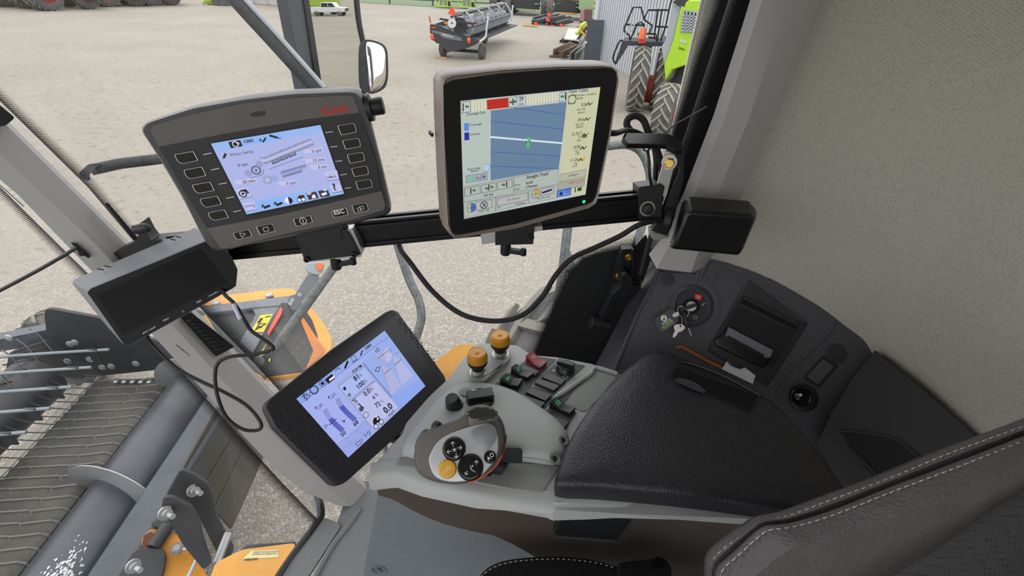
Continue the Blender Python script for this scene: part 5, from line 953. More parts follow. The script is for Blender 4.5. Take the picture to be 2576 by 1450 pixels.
s = MB(); s.lathe(IP.pt(*C9(325, 330)), TP.n, [(.0195, 0), (.0185, .006), (.016, .006), (.015, .002), (.0125, .002), (.0125, .005), (0, .005)], K['gls'], n=32); s.disc(IP, C9(325, 330), .0115, K['alu'], off=.0054); s.build('key_cylinder', ign)
# raised ribs
def rib(pts, r=.004, nm='rib', off=0): q = MB(); q.tube([TP.pt(*C9(*p), off-r*.5) for p in pts], r, K['trim'], n=8, sp=5); q.build(nm, T12)
rib([(455, 200), (470, 150), (520, 118), (655, 165)]); rib([(655, 165), (600, 290), (480, 500), (410, 590)], .005); rib([(760, 255), (850, 285), (880, 330), (940, 370), (1020, 420)], .004)
rib([(1170, 420), (1100, 520), (900, 700), (800, 840)], .006); rib([(370, 130), (350, 190), (345, 230)], .005); rib([(420, 60), (395, 130), (360, 190)], .006)
s = MB(); s.slab(TP, [C9(*p) for p in [(655, 165), (1015, 425), (985, 480), (780, 800), (760, 795), (410, 590), (480, 480)]], .004, K['trimd'], off=.002, r=.006); s.build('printer_bezel', T12, bevel=.001)
# printer
T13 = thing('receipt_printer', 'black panel printer in the side trim with a strip of white paper below', 'printer', TP.pt(*C9(700, 500)))
s = MB(); s.slab(TP, [C9(*p) for p in [(640, 265), (1000, 440), (960, 500), (775, 790), (745, 780), (430, 585), (440, 560), (600, 300)]], .012, K['blk'], off=.007, r=.003); s.slab(TP, [C9(*p) for p in [(625, 285), (960, 450), (950, 470), (615, 310)]], .004, K['gls'], off=.0095, r=.001); s.slab(TP, [C9(*p) for p in [(600, 325), (935, 480), (805, 690), (470, 540)]], .003, K['mblk'], off=.0085, r=.003); s.build('printer_body', T13, bevel=.0015)
s = MB(); s.slab(TP, [C9(*p) for p in [(500, 505), (520, 470), (805, 590), (800, 620), (765, 690), (735, 690), (470, 565), (470, 520)]], .012, K['gls'], off=.018, r=.004); s.build('paper_door', T13, bevel=.003)
s = MB(); s.slab(TP, [C9(*p) for p in [(545, 452), (805, 588), (790, 632), (755, 632), (540, 515), (525, 500)]], .002, mat('printer_grey', '6a6870', .5), off=.0188); s.slab(TP, [C9(*p) for p in [(540, 500), (755, 615), (752, 630), (538, 518)]], .003, K['mblk'], off=.0198); s.build('tear_slot', T13)
s = MB(); s.slab(TP, [C9(*p) for p in [(545, 635), (600, 670), (640, 690), (610, 700), (560, 680), (535, 655)]], .004, K['gls'], off=.014, r=.002); s.build('release_latch', T13)
s = MB(); pts_ = [C9(*p) for p in [(537, 647), (575, 685), (620, 698), (640, 690), (703, 738), (686, 787), (505, 700)]]; P = [TP.pt(*p, .0105) for p in pts_]; s.prism(P, -TP.n*.0005, K['paper']); s.build('paper_strip', label='torn white paper strip lying below the printer slot', cat='paper')
# small blank, lighter
s = MB(); s.slab(TP, [C9(*p) for p in [(1100, 622), (1190, 682), (1075, 812), (985, 750)]], .004, K['blk'], off=.003, r=.003); s.slab(TP, [C9(*p) for p in [(1103, 640), (1168, 685), (1072, 792), (1005, 745)]], .003, mat('blank_grey', '4c4b50', .5), off=.005, r=.002); s.build('switch_blank', T12, bevel=.001)
s = MB(); p = TP.pt(*C9(985, 870)); s.lathe(p, TP.n, [(.031, 0), (.030, .004), (.025, .006), (0, .006)], K['blk'], n=32); p = TP.pt(*C9(960, 857), .006); s.lathe(p, TP.n, [(.0215, 0), (.0215, .012), (.0195, .014), (.018, .012), (0, .012)], K['gls'], n=32); o = s.build('lighter_socket', T12)
s = MB(); L_ = TP.shift(.0185); s.line(L_, [C9(*p) for p in [(935, 850), (945, 845), (962, 872), (950, 880)]], .0008, K['white'], closed=True); s.disc(L_, C9(968, 852), .0035, K['white'], n=10); s.line(L_, [C9(950, 848), C9(968, 850)], .001, K['white']); s.build('lighter_symbol', o)
# rear pocket
QP = Pl.tri(onZ(2170, 850, 3.24), onZ(2470, 1110, 3.24), onZ(2050, 1115, 3.06))
s = MB(); s.slab(QP, [(2200, 880), (2330, 985), (2475, 1112), (2600, 1225), (2600, 1330), (2300, 1380), (2100, 1290), (2120, 1240), (2052, 1118), (2090, 1040), (2140, 955)], .05, K['trimd'], r=.004); s.build('rear_panel', T12, bevel=.004)
s = MB(); s.slab(QP, [C10_ for C10_ in [(2112, 1085), (2180, 1092), (2245, 1105), (2275, 1120), (2330, 1170), (2250, 1260), (2160, 1160)]], .004, K['mblk'], off=.002, r=.006); s.tube([QP.pt(*p, .002) for p in [(2112, 1085), (2180, 1090), (2240, 1102), (2272, 1118), (2335, 1172)]], .004, K['trimd'], n=8, sp=4); s.tube([QP.pt(*p, .002) for p in [(2135, 1125), (2190, 1180), (2250, 1245)]], .004, K['trimd'], n=8, sp=4); s.build('pocket', T12)
# orange edge of something tucked behind the pad
s = MB(); s.tube([TP.pt(*C9(*p), .006) for p in [(240, 578), (270, 570), (330, 600), (420, 650), (520, 700)]], .004, mat('amber_trim', 'a3602a', .6), n=8, sp=4); s.build('amber_strip', label='thin amber strip tucked between the armrest pad and the side trim', cat='strip')
# keys
CK = crop(1600, 720, .11033); KP = TP.shift(.030)
T14 = thing('key_bunch', 'bunch of keys hanging from the ignition', 'keys', KP.pt(*CK(1000, 560)))
T14['label'] = 'ignition key with a bunch of small keys on split rings'
s = MB(); s.slab(KP, [CK(*p) for p in [(985, 520), (1050, 485), (1350, 400), (1400, 430), (1380, 470), (1120, 560), (1010, 570)]], .007, K['blk'], r=.002); s.build('ignition_key', T14, bevel=.001)
s = MB(); s.slab(KP.shift(-.006), [CK(*p) for p in [(1060, 600), (1120, 610), (1180, 800), (1190, 930), (1130, 960), (1090, 850)]], .005, K['blk'], r=.002); s.slab(KP.shift(-.008), [CK(*p) for p in [(1180, 955), (1205, 950), (1280, 1140), (1255, 1150)]], .0015, K['steel']); s.build('black_key', T14, bevel=.001)
s = MB(); s.slab(KP, [CK(*p) for p in [(870, 900), (930, 868), (1010, 868), (1080, 885), (1130, 940), (1090, 1000), (1040, 1040), (960, 1060), (930, 1130), (860, 1185), (835, 1170), (850, 1090), (890, 1030), (862, 970)]], .0018, K['steel'], off=.002, r=.002); s.disc(KP, CK(1015, 915), .0022, K['mblk'], off=.0022); s.build('steel_key', T14, bevel=.0004)
s = MB(); s.tube([KP.pt(*CK(*p), .002) for p in [(1075, 465), (1000, 470), (955, 520), (955, 620), (1000, 680), (1045, 720), (1050, 790), (1040, 880)]], .0009, K['steel'], n=6, sp=6); s.tube([KP.pt(*CK(*p), .003) for p in [(1150, 545), (1190, 560), (1200, 620), (1160, 700)]], .0009, K['steel'], n=6, sp=6); s.build('split_ring', T14)
T15 = thing('key_tag', 'rounded grey blue key tag printed with a flower logo and lime lettering', 'key tag', KP.pt(*CK(700, 800)))
s = MB(); s.slab(KP, [CK(*p) for p in [(415, 780), (440, 730), (790, 505), (860, 530), (960, 680), (970, 820), (640, 1060), (580, 1070), (500, 1010)]], .003, mat('tag_slate', '3e424b', .5), off=.001, r=.006); s.build('tag_plate', T15, bevel=.0008)
s = MB(); s.slab(KP, [CK(*p) for p in [(825, 670), (850, 625), (940, 590), (975, 600), (985, 650), (960, 690), (850, 715)]], .001, K['alu'], off=.003, r=.003); s.build('metal_tab', T15)
s = MB()
for i in range(9): a = i*2*math.pi/9; s.disc(KP, CK(635+52*math.cos(a), 735+52*math.sin(a)), .0022, K['white'], off=.0014, n=10)
s.disc(KP, CK(635, 735), .0058, K['white'], off=.0015, n=16); s.disc(KP, CK(640, 720), .003, mat('logo_orange', 'd98a50', .6), off=.0016, n=12); s.disc(KP, CK(638, 760), .0034, mat('logo_green', '3f8f5a', .6), off=.0016, n=12)
s.build('flower_logo', T15)
s = MB(); s.text(KP, 'ALBERTA', CK(600, 895), CK(800, 765), mat('tag_blue', 'bcd6e6', .6), off=.0015, bold=.03, hs=1.25); s.text(KP, 'AG CENTRE', CK(605, 970), CK(850, 800), mat('tag_lime', 'c6d84a', .6), off=.0015, bold=.03, hs=1.1); s.line(KP, [CK(615, 993), CK(860, 830)], .0007, K['white'], off=.0015); s.build('lettering', T15)
# ================================================================ driver's seat
C10 = crop(1760, 1060, .31677)
E_ = [(1786, 1500), (1786, 1450), (1790, 1410), (1815, 1380), (1890, 1325), (1920, 1307), (1985, 1293), (2080, 1258), (2235, 1200), (2390, 1136), (2576, 1068), (2660, 1036)]
S_ = [(1796, 1510), (1796, 1462), (1805, 1425), (1835, 1398), (1900, 1338), (1925, 1324), (1985, 1318), (2090, 1286), (2240, 1226), (2400, 1166), (2576, 1098), (2660, 1066)]
CR = [(1850, 1560), (1860, 1505), (1890, 1460), (1930, 1425), (1970, 1392), (2010, 1378), (2070, 1360), (2160, 1332), (2300, 1280), (2440, 1225), (2576, 1160), (2660, 1128)]
CV = [(1990, 1600), (2000, 1540), (2030, 1490), (2060, 1460), (2095, 1430), (2130, 1408), (2180, 1385), (2260, 1350), (2370, 1300), (2480, 1240), (2576, 1188), (2660, 1150)]
V_ = [(2110, 1640), (2120, 1590), (2150, 1530), (2180, 1490), (2210, 1462), (2240, 1440), (2280, 1415), (2350, 1372), (2430, 1318), (2500, 1268), (2580, 1222), (2660, 1180)]
W_ = [(2160, 1660), (2175, 1600), (2200, 1545), (2225, 1510), (2250, 1485), (2285, 1460), (2330, 1430), (2400, 1390), (2470, 1345), (2540, 1300), (2610, 1260), (2700, 1220)]
X_ = [(2500, 1800), (2500, 1750), (2500, 1700), (2520, 1680), (2540, 1650), (2560, 1630), (2600, 1600), (2640, 1560), (2680, 1520), (2720, 1480), (2760, 1440), (2800, 1400)]
deps = [.66, .615, .605, .592, .555, .565, .61]
for L_ in (E_, S_, CR, CV, V_, W_, X_): L_.append((L_[-1][0]*5-L_[-2][0]*4, L_[-1][1]*5-L_[-2][1]*4))
lines = [E_, E_, S_, S_, CR, CV, V_]
T16 = thing('driver_seat', 'charcoal leather seat with white double stitching, backrest edge at the lower right', 'seat', [.35, .15, FZ])
def surf(cols, m, name, parent, k=4, ang=60):
    cols = [spline(c, k) for c in cols]; n = len(cols[0]); vs = [p for c in cols for p in c]; q = MB()
    q.add(vs, [[a*n+i, a*n+i+1, (a+1)*n+i+1, (a+1)*n+i] for a in range(len(cols)-1) for i in range(n-1)], m); return q.build(name, parent, ang=ang), cols
cols = [[D(p[0], p[1], d) for p in L_] for L_, d in zip(lines, deps)]
cols[0] = [p+np.array([.02, .03, -.05]) for p in cols[0]]; cols[3] = [p-nrm(p-EYE)*0 for p in [D((a[0]*.8+c[0]*.2), (a[1]*.8+c[1]*.2), .585) for a, c in zip(S_, CR)]]
cols.insert(2, [D((a[0]+c[0])/2, (a[1]+c[1])/2, .603) for a, c in zip(E_, S_)])
o, cs = surf(cols, K['seatl'], 'backrest_bolster', T16); md = o.modifiers.new('s', 'SOLIDIFY'); md.thickness = .004
pm_ = mat('perforated_leather', '404044', .45, bump=.3, bscale=300, tex='voronoi'); N = pm_.node_tree; t = N.nodes.new('ShaderNodeTexCoord'); v = N.nodes.new('ShaderNodeTexVoronoi'); v.inputs['Scale'].default_value = 190; v.inputs['Randomness'].default_value = .08
r = N.nodes.new('ShaderNodeValToRGB'); r.color_ramp.elements[0].position = .20; r.color_ramp.elements[0].color = (.002, .002, .002, 1); r.color_ramp.elements[1].position = .24; r.color_ramp.elements[1].color = lin('404044')
N.links.new(t.outputs['Object'], v.inputs['Vector']); N.links.new(v.outputs['Distance'], r.inputs[0]); N.links.new(r.outputs[0], N.nodes['Principled BSDF'].inputs['Base Color'])
o, _c = surf([[D(p[0], p[1], d) for p in L_] for L_, d in ((V_, .612), (W_, .618), (X_, .60))], pm_, 'center_panel', T16); md = o.modifiers.new('s', 'SOLIDIFY'); md.thickness = .004
def stitch(L_, dep, name, parent, ln=.006, gap=.0035, px=None, lift=.0035, r=.0007):
    P = spline(L_ if px is None else [D(p[0], p[1], dep) for p in L_], 10); q = MB(); acc = 0; cur = [P[0]]; on = True
    dist = np.cumsum([0]+[np.linalg.norm(P[i+1]-P[i]) for i in range(len(P)-1)]); P = np.array(P)
    def at(s_): return np.array([np.interp(s_, dist, P[:, k_]) for k_ in range(3)])
    x = 0
    while x+ln < dist[-1]:
        a, b_ = at(x), at(x+ln); up = nrm(EYE-a)*lift; q.tube([a+up, (a+b_)/2+up*1.6, b_+up], r, K['white'], n=5); x += ln+gap
    q.build(name, parent)
thr = mat('thread', 'b9b8ac', .8)
K['white'], _w = thr, K['white']
stitch([(a[0]+2, a[1]+4) for a in E_], .609, 'stitching', T16, px=1); stitch([(a[0]*.82+c[0]*.18, a[1]*.82+c[1]*.18) for a, c in zip(S_, CR)], .584, 'stitching', T16, px=1)
SP = Pl([.2, .3, 3.0], [.05, .1, 1], [1, 0, 0])
cush = [(1170, 1500), (1200, 1445), (1240, 1415), (1300, 1402), (1400, 1397), (1490, 1406), (1560, 1425), (1640, 1440), (1760, 1470), (1900, 1560), (1800, 1700), (1150, 1700)]
s = MB(); s.puff(SP, cush, [(-.09, .97), (-.05, 1.0), (-.015, .995), (-.002, .97), (.004, .90), (.006, .7)], K['seatb'], n=4); s.build('cushion', T16, ang=70)
stitch([SP.pt(*p, .001) for p in [(1208, 1452), (1248, 1425), (1305, 1412), (1400, 1407), (1490, 1415), (1555, 1432)]], 0, 'stitching', T16, ln=.006, gap=.004)
K['white'] = _w
T17 = thing('seat_belt_buckle', 'black seat belt buckle between cushion and backrest', 'buckle', SP.pt(1620, 1430, -.02))
s = MB(); s.slab(SP, [(1555, 1415), (1640, 1405), (1672, 1402), (1690, 1425), (1690, 1480), (1560, 1490)], .03, K['blk'], off=.03, r=.006); s.build('buckle_body', T17, bevel=.003)
s = MB(); s.slab(SP, [(1642, 1410), (1655, 1400), (1672, 1408), (1672, 1420), (1645, 1424)], .006, K['gls'], off=.038, r=.003); s.build('release_button', T17)
s = MB()
for i in range(6): s.slab(SP, [(1585+i*8, 1420-i), (1588+i*8, 1420-i), (1590+i*8, 1438-i), (1587+i*8, 1438-i)], .002, K['mblk'], off=.032)
s.build('ribs', T17)
# ================================================================ floor mat relief and door sill
s = MB(); FPz = Pl([0, .8, FZ], [0, 0, 1], [1, 0, 0])
for pts in ([(905, 1282), (880, 1320), (840, 1370), (800, 1440), (780, 1490)], [(790, 1260), (805, 1290), (790, 1330), (745, 1400), (715, 1460)]): s.tube([FPz.pt(*p, .0) for p in pts], .010, mf, n=8, sp=4)
s.slab(FPz, [(812, 1300), (860, 1320), (770, 1460), (700, 1460)], .008, mf, off=.008, r=.02); s.build('floor_mat_ribs', kind='structure', label='raised ribs of the rubber floor mat')
s = MB(); s.tube([FPz.pt(*p, .006) for p in [(788, 1200), (796, 1235), (808, 1290), (795, 1320), (735, 1400), (695, 1460)]], .011, K['rubber'], n=8, sp=4); s.build('trim_1_sill_seal', kind='structure')
# ================================================================ outside, on this machine: pickup header
def shade(h, k=.62):   # outdoor paint colours, chosen under the bright sky
    return ''.join('%02x' % int(int(h[i:i+2], 16)*k) for i in (0, 2, 4))
OM = dict(
 steelblk=mat('header_black', '25272a', .5, var=.25, vscale=6), tube=mat('header_blue_black', '353b42', .45, var=.2, vscale=8), drum=mat('auger_black', '33373d', .38, var=.3, vscale=2.5),
 ribm=mat('belt_rib', '5c5b57', .8), belt=mat('belt_rubber', '2f2f2e', .8, col2='4c4a43', vscale=2.5, bump=.3, bscale=60), sheet=mat('back_sheet', '34312d', .6, var=.15, vscale=4), rod=mat('rod_grey', '6e7478', .45, .4),
 worn=mat('worn_steel', '9a9c9e', .35, .6), yel=mat('machine_amber', 'b57a20', .45, var=.12, vscale=6), yel2=mat('hood_amber', 'c08a38', .5, var=.08, vscale=5), galv=mat('rail_grey', '4a5053', .5, .3, col2='6e7370', vscale=40),
 tyre=mat('tyre_rubber', '3a3b3d', .85, bump=.4, bscale=40, col2='54524e', vscale=3), lug=mat('tyre_lug', '6b6a62', .9), decal=mat('decal_yellow', 'd0b81e', .5), dred=mat('reflector_red', 'c8321c', .35), dark=mat('panel_dark', '1c1e20', .6, var=.2, vscale=10),
 green=mat('claas_green', '88a52a', .45), white=mat('paint_white', 'b4b6b8', .5), lgrey=mat('light_grey_paint', '8b9094', .5), rred=mat('rim_red', 'b03a2c', .5), gr2=mat('panel_grey', '5c6268', .5))
A1 = crop(0, 750, .48276)
HZ = .95
T20 = thing('pickup_header', 'black pickup header with ribbed belts, auger drum and wire tines in front of the cab', 'header', [-2.6, 1.5, 0])
def H(x, y, z): return onZ(*A1(x, y), z)
# top frame tube (along the machine's width)
x0 = H(1110, 470, 1.05)[0]; x1 = H(430, 1450, 1.05)[0]; xt = (x0+x1)/2; assert -2.4 < xt < -1.9
s = MB(); s.abox((xt, -1.2, .87), (xt+.20, 3.30, 1.05), OM['tube']); s.build('frame_tube', T20, bevel=.02)
# auger drum, flights
xa = xt-.30; ya = 3.0
s = MB(); s.lathe([xa, -1.2, .72], [0, 1, 0], [(.0, 0), (.245, 0), (.245, 4.3), (.22, 4.31), (0, 4.31)], OM['drum'], n=48); s.build('auger_drum', T20)
sp = MB(); vs = []; rnd_ = random.Random(5)
for k in range(600):
    u_ = rnd_.gauss(0, .16); a_ = math.radians(66+rnd_.gauss(0, 9)+u_*14); y_ = 1.36+u_*.75; d_ = .0015+rnd_.random()*.006*math.exp(-abs(u_)*1.2); c_ = np.array([xa+.2465*math.cos(a_), y_, .72+.2465*math.sin(a_)])
    e1_ = np.array([-math.sin(a_), 0, math.cos(a_)]); e2_ = np.array([0, 1., 0]); sp.face([c_+e1_*d_*math.cos(t)+e2_*d_*1.8*math.sin(t) for t in np.linspace(0, 2*math.pi, 9)[:-1]], OM['white'])
sp.build('overspray_marks', T20)['kind'] = 'stuff'
def flight(y0, y1, a0, a1, nm='auger_flight'):
    s = MB(); vs = []; n = 48
    for i in range(n+1):
        t = i/n; a = math.radians(a0+(a1-a0)*t); y = y0+(y1-y0)*t
        for r, dy in ((.24, -.004), (.40, -.003), (.40, .003), (.24, .004)): vs.append((xa+r*math.cos(a), y+dy, .72+r*math.sin(a)))
    s.add(vs, [[4*i+j, 4*i+(j+1) % 4, 4*i+4+(j+1) % 4, 4*i+4+j] for i in range(n) for j in range(4)]+[[0, 1, 2, 3], [4*n+j for j in range(4)][::-1]], OM['worn']); s.build(nm, T20)
flight(2.25, 1.80, 210, -60); flight(3.20, 2.98, 200, 0)
# belts: sloping apron in front of the auger
xb0, xb1 = xa-.42, xa-1.35
def belt(xr, xl, zr, zl, y0, y1, nm):
    s = MB(); nseg = 10; vs = []
    prof = [(xr+.045, zr-.12), (xr+.04, zr-.06), (xr+.02, zr-.015), (xr-.02, zr+.002), (xl+.01, zl), (xl, zl-.02)]
    for x, z in prof: vs += [(x, y0, z), (x, y1, z)]
    s.add(vs, [[2*i, 2*i+1, 2*i+3, 2*i+2] for i in range(len(prof)-1)], OM['belt'])
    k = int((y1-y0)/.085)
    for j in range(k):
        y = y0+(j+.5)*(y1-y0)/k
        for i in range(len(prof)-1): a = np.array([prof[i][0], y+.03*math.sin(i*.6), prof[i][1]+.004]); b_ = np.array([prof[i+1][0], y+.03*math.sin((i+1)*.6), prof[i+1][1]+.004]); s.bar(a, b_, .012, .012, OM['ribm'])
    s.build(nm, T20)
for y0, y1 in ((-1.0, 1.48), (1.5, 3.28)):
    belt(xa-.36, xa-.575, .73, .71, y0, y1, 'feed_belt'); belt(xa-.585, xa-.855, .70, .69, y0, y1, 'feed_belt'); belt(xa-.865, xa-1.01, .68, .67, y0, y1, 'pickup_belt')
s = MB()
for i in range(5): s.lathe([xa-.50-i*.07, 3.22, .72], [0, 0, 1], [(.02, -.01), (.02, .008), (.012, .014), (0, .014)], OM['worn'], n=12)
s.build('belt_bolts', T20)
# end plate and side beam
EP = Pl([xa, 3.33, .8], [0, -1, 0], [1, 0, 0])
s = MB(); s.slab(EP, [A1(*p) for p in [(228, 75), (240, 58), (270, 58), (520, 105), (640, 190), (800, 215), (960, 300), (1050, 400), (1050, 520), (860, 372), (480, 412), (300, 420), (20, 425), (45, 290), (110, 262), (245, 222)]], .03, OM['steelblk'], r=.02); s.build('end_plate', T20, bevel=.004)
s = MB(); s.slab(Pl([xa, 3.38, .8], [0, -1, 0], [1, 0, 0]), [A1(*p) for p in [(-120, 240), (235, 168), (245, 222), (110, 262), (-120, 300)]], .12, OM['tube'], r=.01); s.build('side_beam', T20, bevel=.01)
for c in ((390, 232), (155, 335), (352, 330), (468, 321), (533, 362), (580, 357), (708, 343), (45, 208), (365, 240)):
    s = MB(); s.lathe(EP.pt(*A1(*c), .0), EP.n, [(.032, -.002), (.030, .004), (.020, .009), (0, .011)], OM['worn'], n=18); s.build('round_bolt', T20)
# added pale strip imitating ground seen through the gap, and wind guard
s = MB(); s.abox((xa-1.09, -.6, .655), (xa-1.03, 3.25, .67), mat('strip_pale', 'a8a296', .7)); s.build('ground_gap_strip', T20)
s = MB(); s.lathe([xa-1.10-.22, -1.0, .82], [0, 1, 0], [(0, 0), (.21, 0), (.21, 4.15), (0, 4.16)], OM['steelblk'], n=32); dr = s.build('pickup_roll', T20)
for i in range(10):
    y = 1.27+i*.215; s = MB(); s.tube([[xa-2.0, y-.30, 1.16], [xa-1.3, y-.11, 1.12], [xa-.68, y, 1.10]], .013, OM['rod'], n=8, sp=3); s.box([xa-.80, y-.02, 1.06], np.eye(3), (.08, .012, .12), OM['steelblk']); s.build('guard_rod', T20)
s = MB()
for i in range(42):
    y = .0+i*.078; a = 1.0 if i % 2 else .7
    s.tube([[xa-1.12, y, .90], [xa-1.02, y+.02, .84-.04*a], [xa-.88, y+.05, .76]], .005, OM['steelblk'], n=5)
s.build('wire_tines', T20)['kind'] = 'stuff'
s = MB()
for i in range(20):
    y = .6+i*.14; s.tube([[xa-1.20, y, 1.02], [xa-1.34, y+.1, 1.12], [xa-1.50, y+.2, 1.10]], .006, OM['steelblk'], n=5); s.tube([[xa-1.25, y+.07, 1.02], [xa-1.38, y-.1, 1.08]], .006, OM['steelblk'], n=5)
s.build('roll_tines', T20)['kind'] = 'stuff'
# support wheel
def tyre(c, axis, R, W, name, parent, lugs=22, rim=None, chev=True, rimr=.52, lugm=None):
    ax_ = nrm(axis); c = np.asarray(c, float); s = MB()
    s.lathe(c-ax_*W/2, ax_, [(R*rimr, .02), (R*.62, 0), (R*.86, -.0), (R*.95, W*.06), (R*.985, W*.2), (R*.99, W*.5), (R*.985, W*.8), (R*.95, W*.94), (R*.86, W), (R*.62, W), (R*rimr, W-.02)], OM['tyre'], n=40)
    u = nrm(np.cross(ax_, [0, 0, 1])); v = np.cross(u, ax_)
    def P_(a, t, r): return c+ax_*(t-.5)*W+r*(u*math.cos(a)+v*math.sin(a))
    for i in range(lugs):
        a = 2*math.pi*i/lugs
        for sd in (0, 1):
            a_ = a+(math.pi/lugs if sd else 0); da = 2*math.pi/lugs*1.15; w_ = 2*math.pi/lugs*.30; vs = []
            for t, k in ((0.02, 0), (.25, .42), (.56, 1)):
                tt = t if not sd else 1-t
                for q in (0, 1): vs += [P_(a_+da*k+q*w_, tt, R*.96), P_(a_+da*k+q*w_, tt, R*(1.035 if t > .1 else 1.0))]
            s.add(vs, [[1, 3, 7, 5], [5, 7, 11, 9], [0, 1, 5, 4], [4, 5, 9, 8], [2, 6, 7, 3], [6, 10, 11, 7], [8, 9, 11, 10], [0, 2, 3, 1]], lugm or OM['lug'])
    o = s.build(name, parent, ang=35)
    if rim:
        s = MB(); s.lathe(c-ax_*W/2, ax_, [(R*rimr, .02), (R*rimr, W*.3), (R*.25, W*.42), (R*.2, W*.3), (0, W*.3)], rim, n=32); s.lathe(c+ax_*W/2, -ax_, [(R*rimr, .02), (R*rimr, W*.3), (R*.25, W*.42), (0, W*.42)], rim, n=32); s.build('wheel_rim', o if parent is None else parent)
    return o
tyre([xa-1.85, 4.0, .42], [.2, 1, 0], .42, .26, 'support_tyre', T20, lugs=16, rim=OM['white'])
# back sheet and hanger plates
BS = Pl([xt+.24, 2, .8], [1, 0, .25], [0, 1, 0])
s = MB(); s.slab(BS, [A1(*p) for p in [(1160, 520), (1200, 540), (1300, 625), (1412, 738), (1320, 960), (1208, 1205), (1130, 1110), (930, 930)]], .02, OM['sheet'], r=.01)
for a, c in (((1235, 560), (960, 940)), ((1290, 610), (1060, 1000)), ((1340, 660), (1120, 1110))): s.bar(BS.pt(*A1(*a), .006), BS.pt(*A1(*c), .006), .03, .012, OM['sheet'], up=BS.n)
s.build('back_sheet', T20, bevel=.004)
HPp = Pl(D(530, 1270, 2.65), [.45, -1, .35], [1, 0, 0])
s = MB(); s.slab(HPp, [A1(*p) for p in [(940, 893), (1010, 918), (1085, 968), (1105, 1010), (1125, 1120), (1160, 1200), (1222, 1310), (1205, 1345), (1150, 1370), (1080, 1230), (1020, 1120), (960, 1060), (860, 1035)]], .025, OM['steelblk'], r=.02); s.build('hanger_plate', T20, bevel=.004)
s = MB(); s.slab(HPp.shift(.15), [A1(*p) for p in [(850, 1038), (900, 1040), (1000, 1090), (1040, 1160), (1060, 1260), (1105, 1385), (1060, 1420), (960, 1300), (840, 1100)]], .025, OM['steelblk'], r=.02); s.build('hanger_plate', T20, bevel=.004)
for c, o_ in (((1005, 1002), .0), ((858, 1120), .16), ((690, 1397), .16)):
    s = MB(); p = HPp.pt(*A1(*c), o_); s.lathe(p, HPp.n*.3+np.array([1, -.3, .2]), [(.035, 0), (.035, .01), (.024, .01), (.024, .03), (.014, .03), (.014, .07), (0, .07)], OM['worn'], n=12); s.build('hex_bolt', T20)
# feeder house front in yellow with lock hooks
T21 = thing('feeder_house', 'yellow feeder house with black lock hooks and a control rod at the bottom left', 'feeder', H(900, 1400, .9)*np.array([1, 1, 0]))
FHp = Pl(onZ(*A1(900, 1350), 1.15), [.4, -.3, 1], [0, 1, 0])
s = MB(); s.slab(FHp, [A1(*p) for p in [(735, 1290), (745, 1240), (790, 1200), (840, 1208), (950, 1235), (1000, 1270), (990, 1290), (1060, 1410), (1110, 1500), (820, 1520), (850, 1350)]], .25, OM['yel'], r=.02); s.build('yellow_housing', T21, bevel=.008)
s = MB(); s.slab(FHp.shift(.02), [A1(*p) for p in [(780, 1170), (850, 1145), (940, 1165), (965, 1195), (880, 1200), (800, 1195)]], .05, OM['steelblk'], r=.02)
s.slab(FHp.shift(.04), [A1(*p) for p in [(690, 1325), (740, 1300), (840, 1302), (868, 1330), (850, 1450), (790, 1540), (560, 1540)]], .08, OM['steelblk'], r=.03); s.tube([FHp.pt(*A1(875, 1185), .03), FHp.pt(*A1(800, 1300), .03)], .035, OM['steelblk'], n=12); s.build('lock_hook', T21, bevel=.006)
s = MB(); s.slab(FHp, [A1(*p) for p in [(740, 1290), (748, 1240), (785, 1215), (815, 1240), (790, 1300)]], .05, mat('rust', '5a3324', .8, var=.3, vscale=20), off=.02, r=.01); s.build('rusty_lug', T21)
s = MB(); s.tube([FHp.pt(*A1(925, 1312), .06), FHp.pt(*A1(1055, 1302), .08), FHp.pt(*A1(975, 1460), .05)], .012, OM['worn'], n=8); s.lathe(FHp.pt(*A1(925, 1312), .04), FHp.n, [(.03, 0), (.03, .03), (.015, .05), (0, .05)], OM['worn'], n=14); s.lathe(FHp.pt(*A1(1052, 1304), .06), FHp.n, [(.024, 0), (.024, .03), (0, .035)], OM['worn'], n=14); s.build('control_rod', T21)
s = MB(); s.tube([onZ(*A1(1190, 1225), 1.2), onZ(*A1(1130, 1380), 1.15)], .022, OM['worn'], n=12); s.build('steel_pin', T21)
# hood with the caution label
CZp = Pl(onZ(640, 1410, 1.75), [.15, -.2, 1], [1, 0, 0])
T22 = thing('service_hood', 'amber hood below the windscreen carrying a CAUTION label', 'hood', onZ(640, 1410, 1.75)*np.array([1, 1, 0])+np.array([0, 0, 1.3]))
s = MB(); s.slab(CZp, [A1(*p) for p in [(1070, 1500), (1105, 1430), (1120, 1380), (1260, 1310), (1540, 1275), (1540, 1500)]], .3, OM['yel2'], r=.02); s.slab(CZp.shift(-.02), [A1(*p) for p in [(1250, 1315), (1285, 1285), (1540, 1268), (1540, 1290), (1262, 1318)]], .2, OM['dark']); s.build('hood_panel', T22, bevel=.01)
s = MB(); s.slab(CZp, [A1(1263, 1362), A1(1310, 1318), A1(1450, 1312), A1(1450, 1352)], .001, mat('label_cream', 'c4bc8c', .6), off=.002)
s.text(CZp, 'CAUTION', A1(1345, 1355), A1(1275, 1360), K['mblk'], off=.003, bold=.03)
for i, t in enumerate(('BEFORE SERVICING READ', 'THE OPERATOR MANUAL')): s.text(CZp, t, A1(1448-i*4, 1318+i*11), A1(1322-i*8, 1322+i*11), K['mblk'], off=.003)
s.build('caution_label', T22)
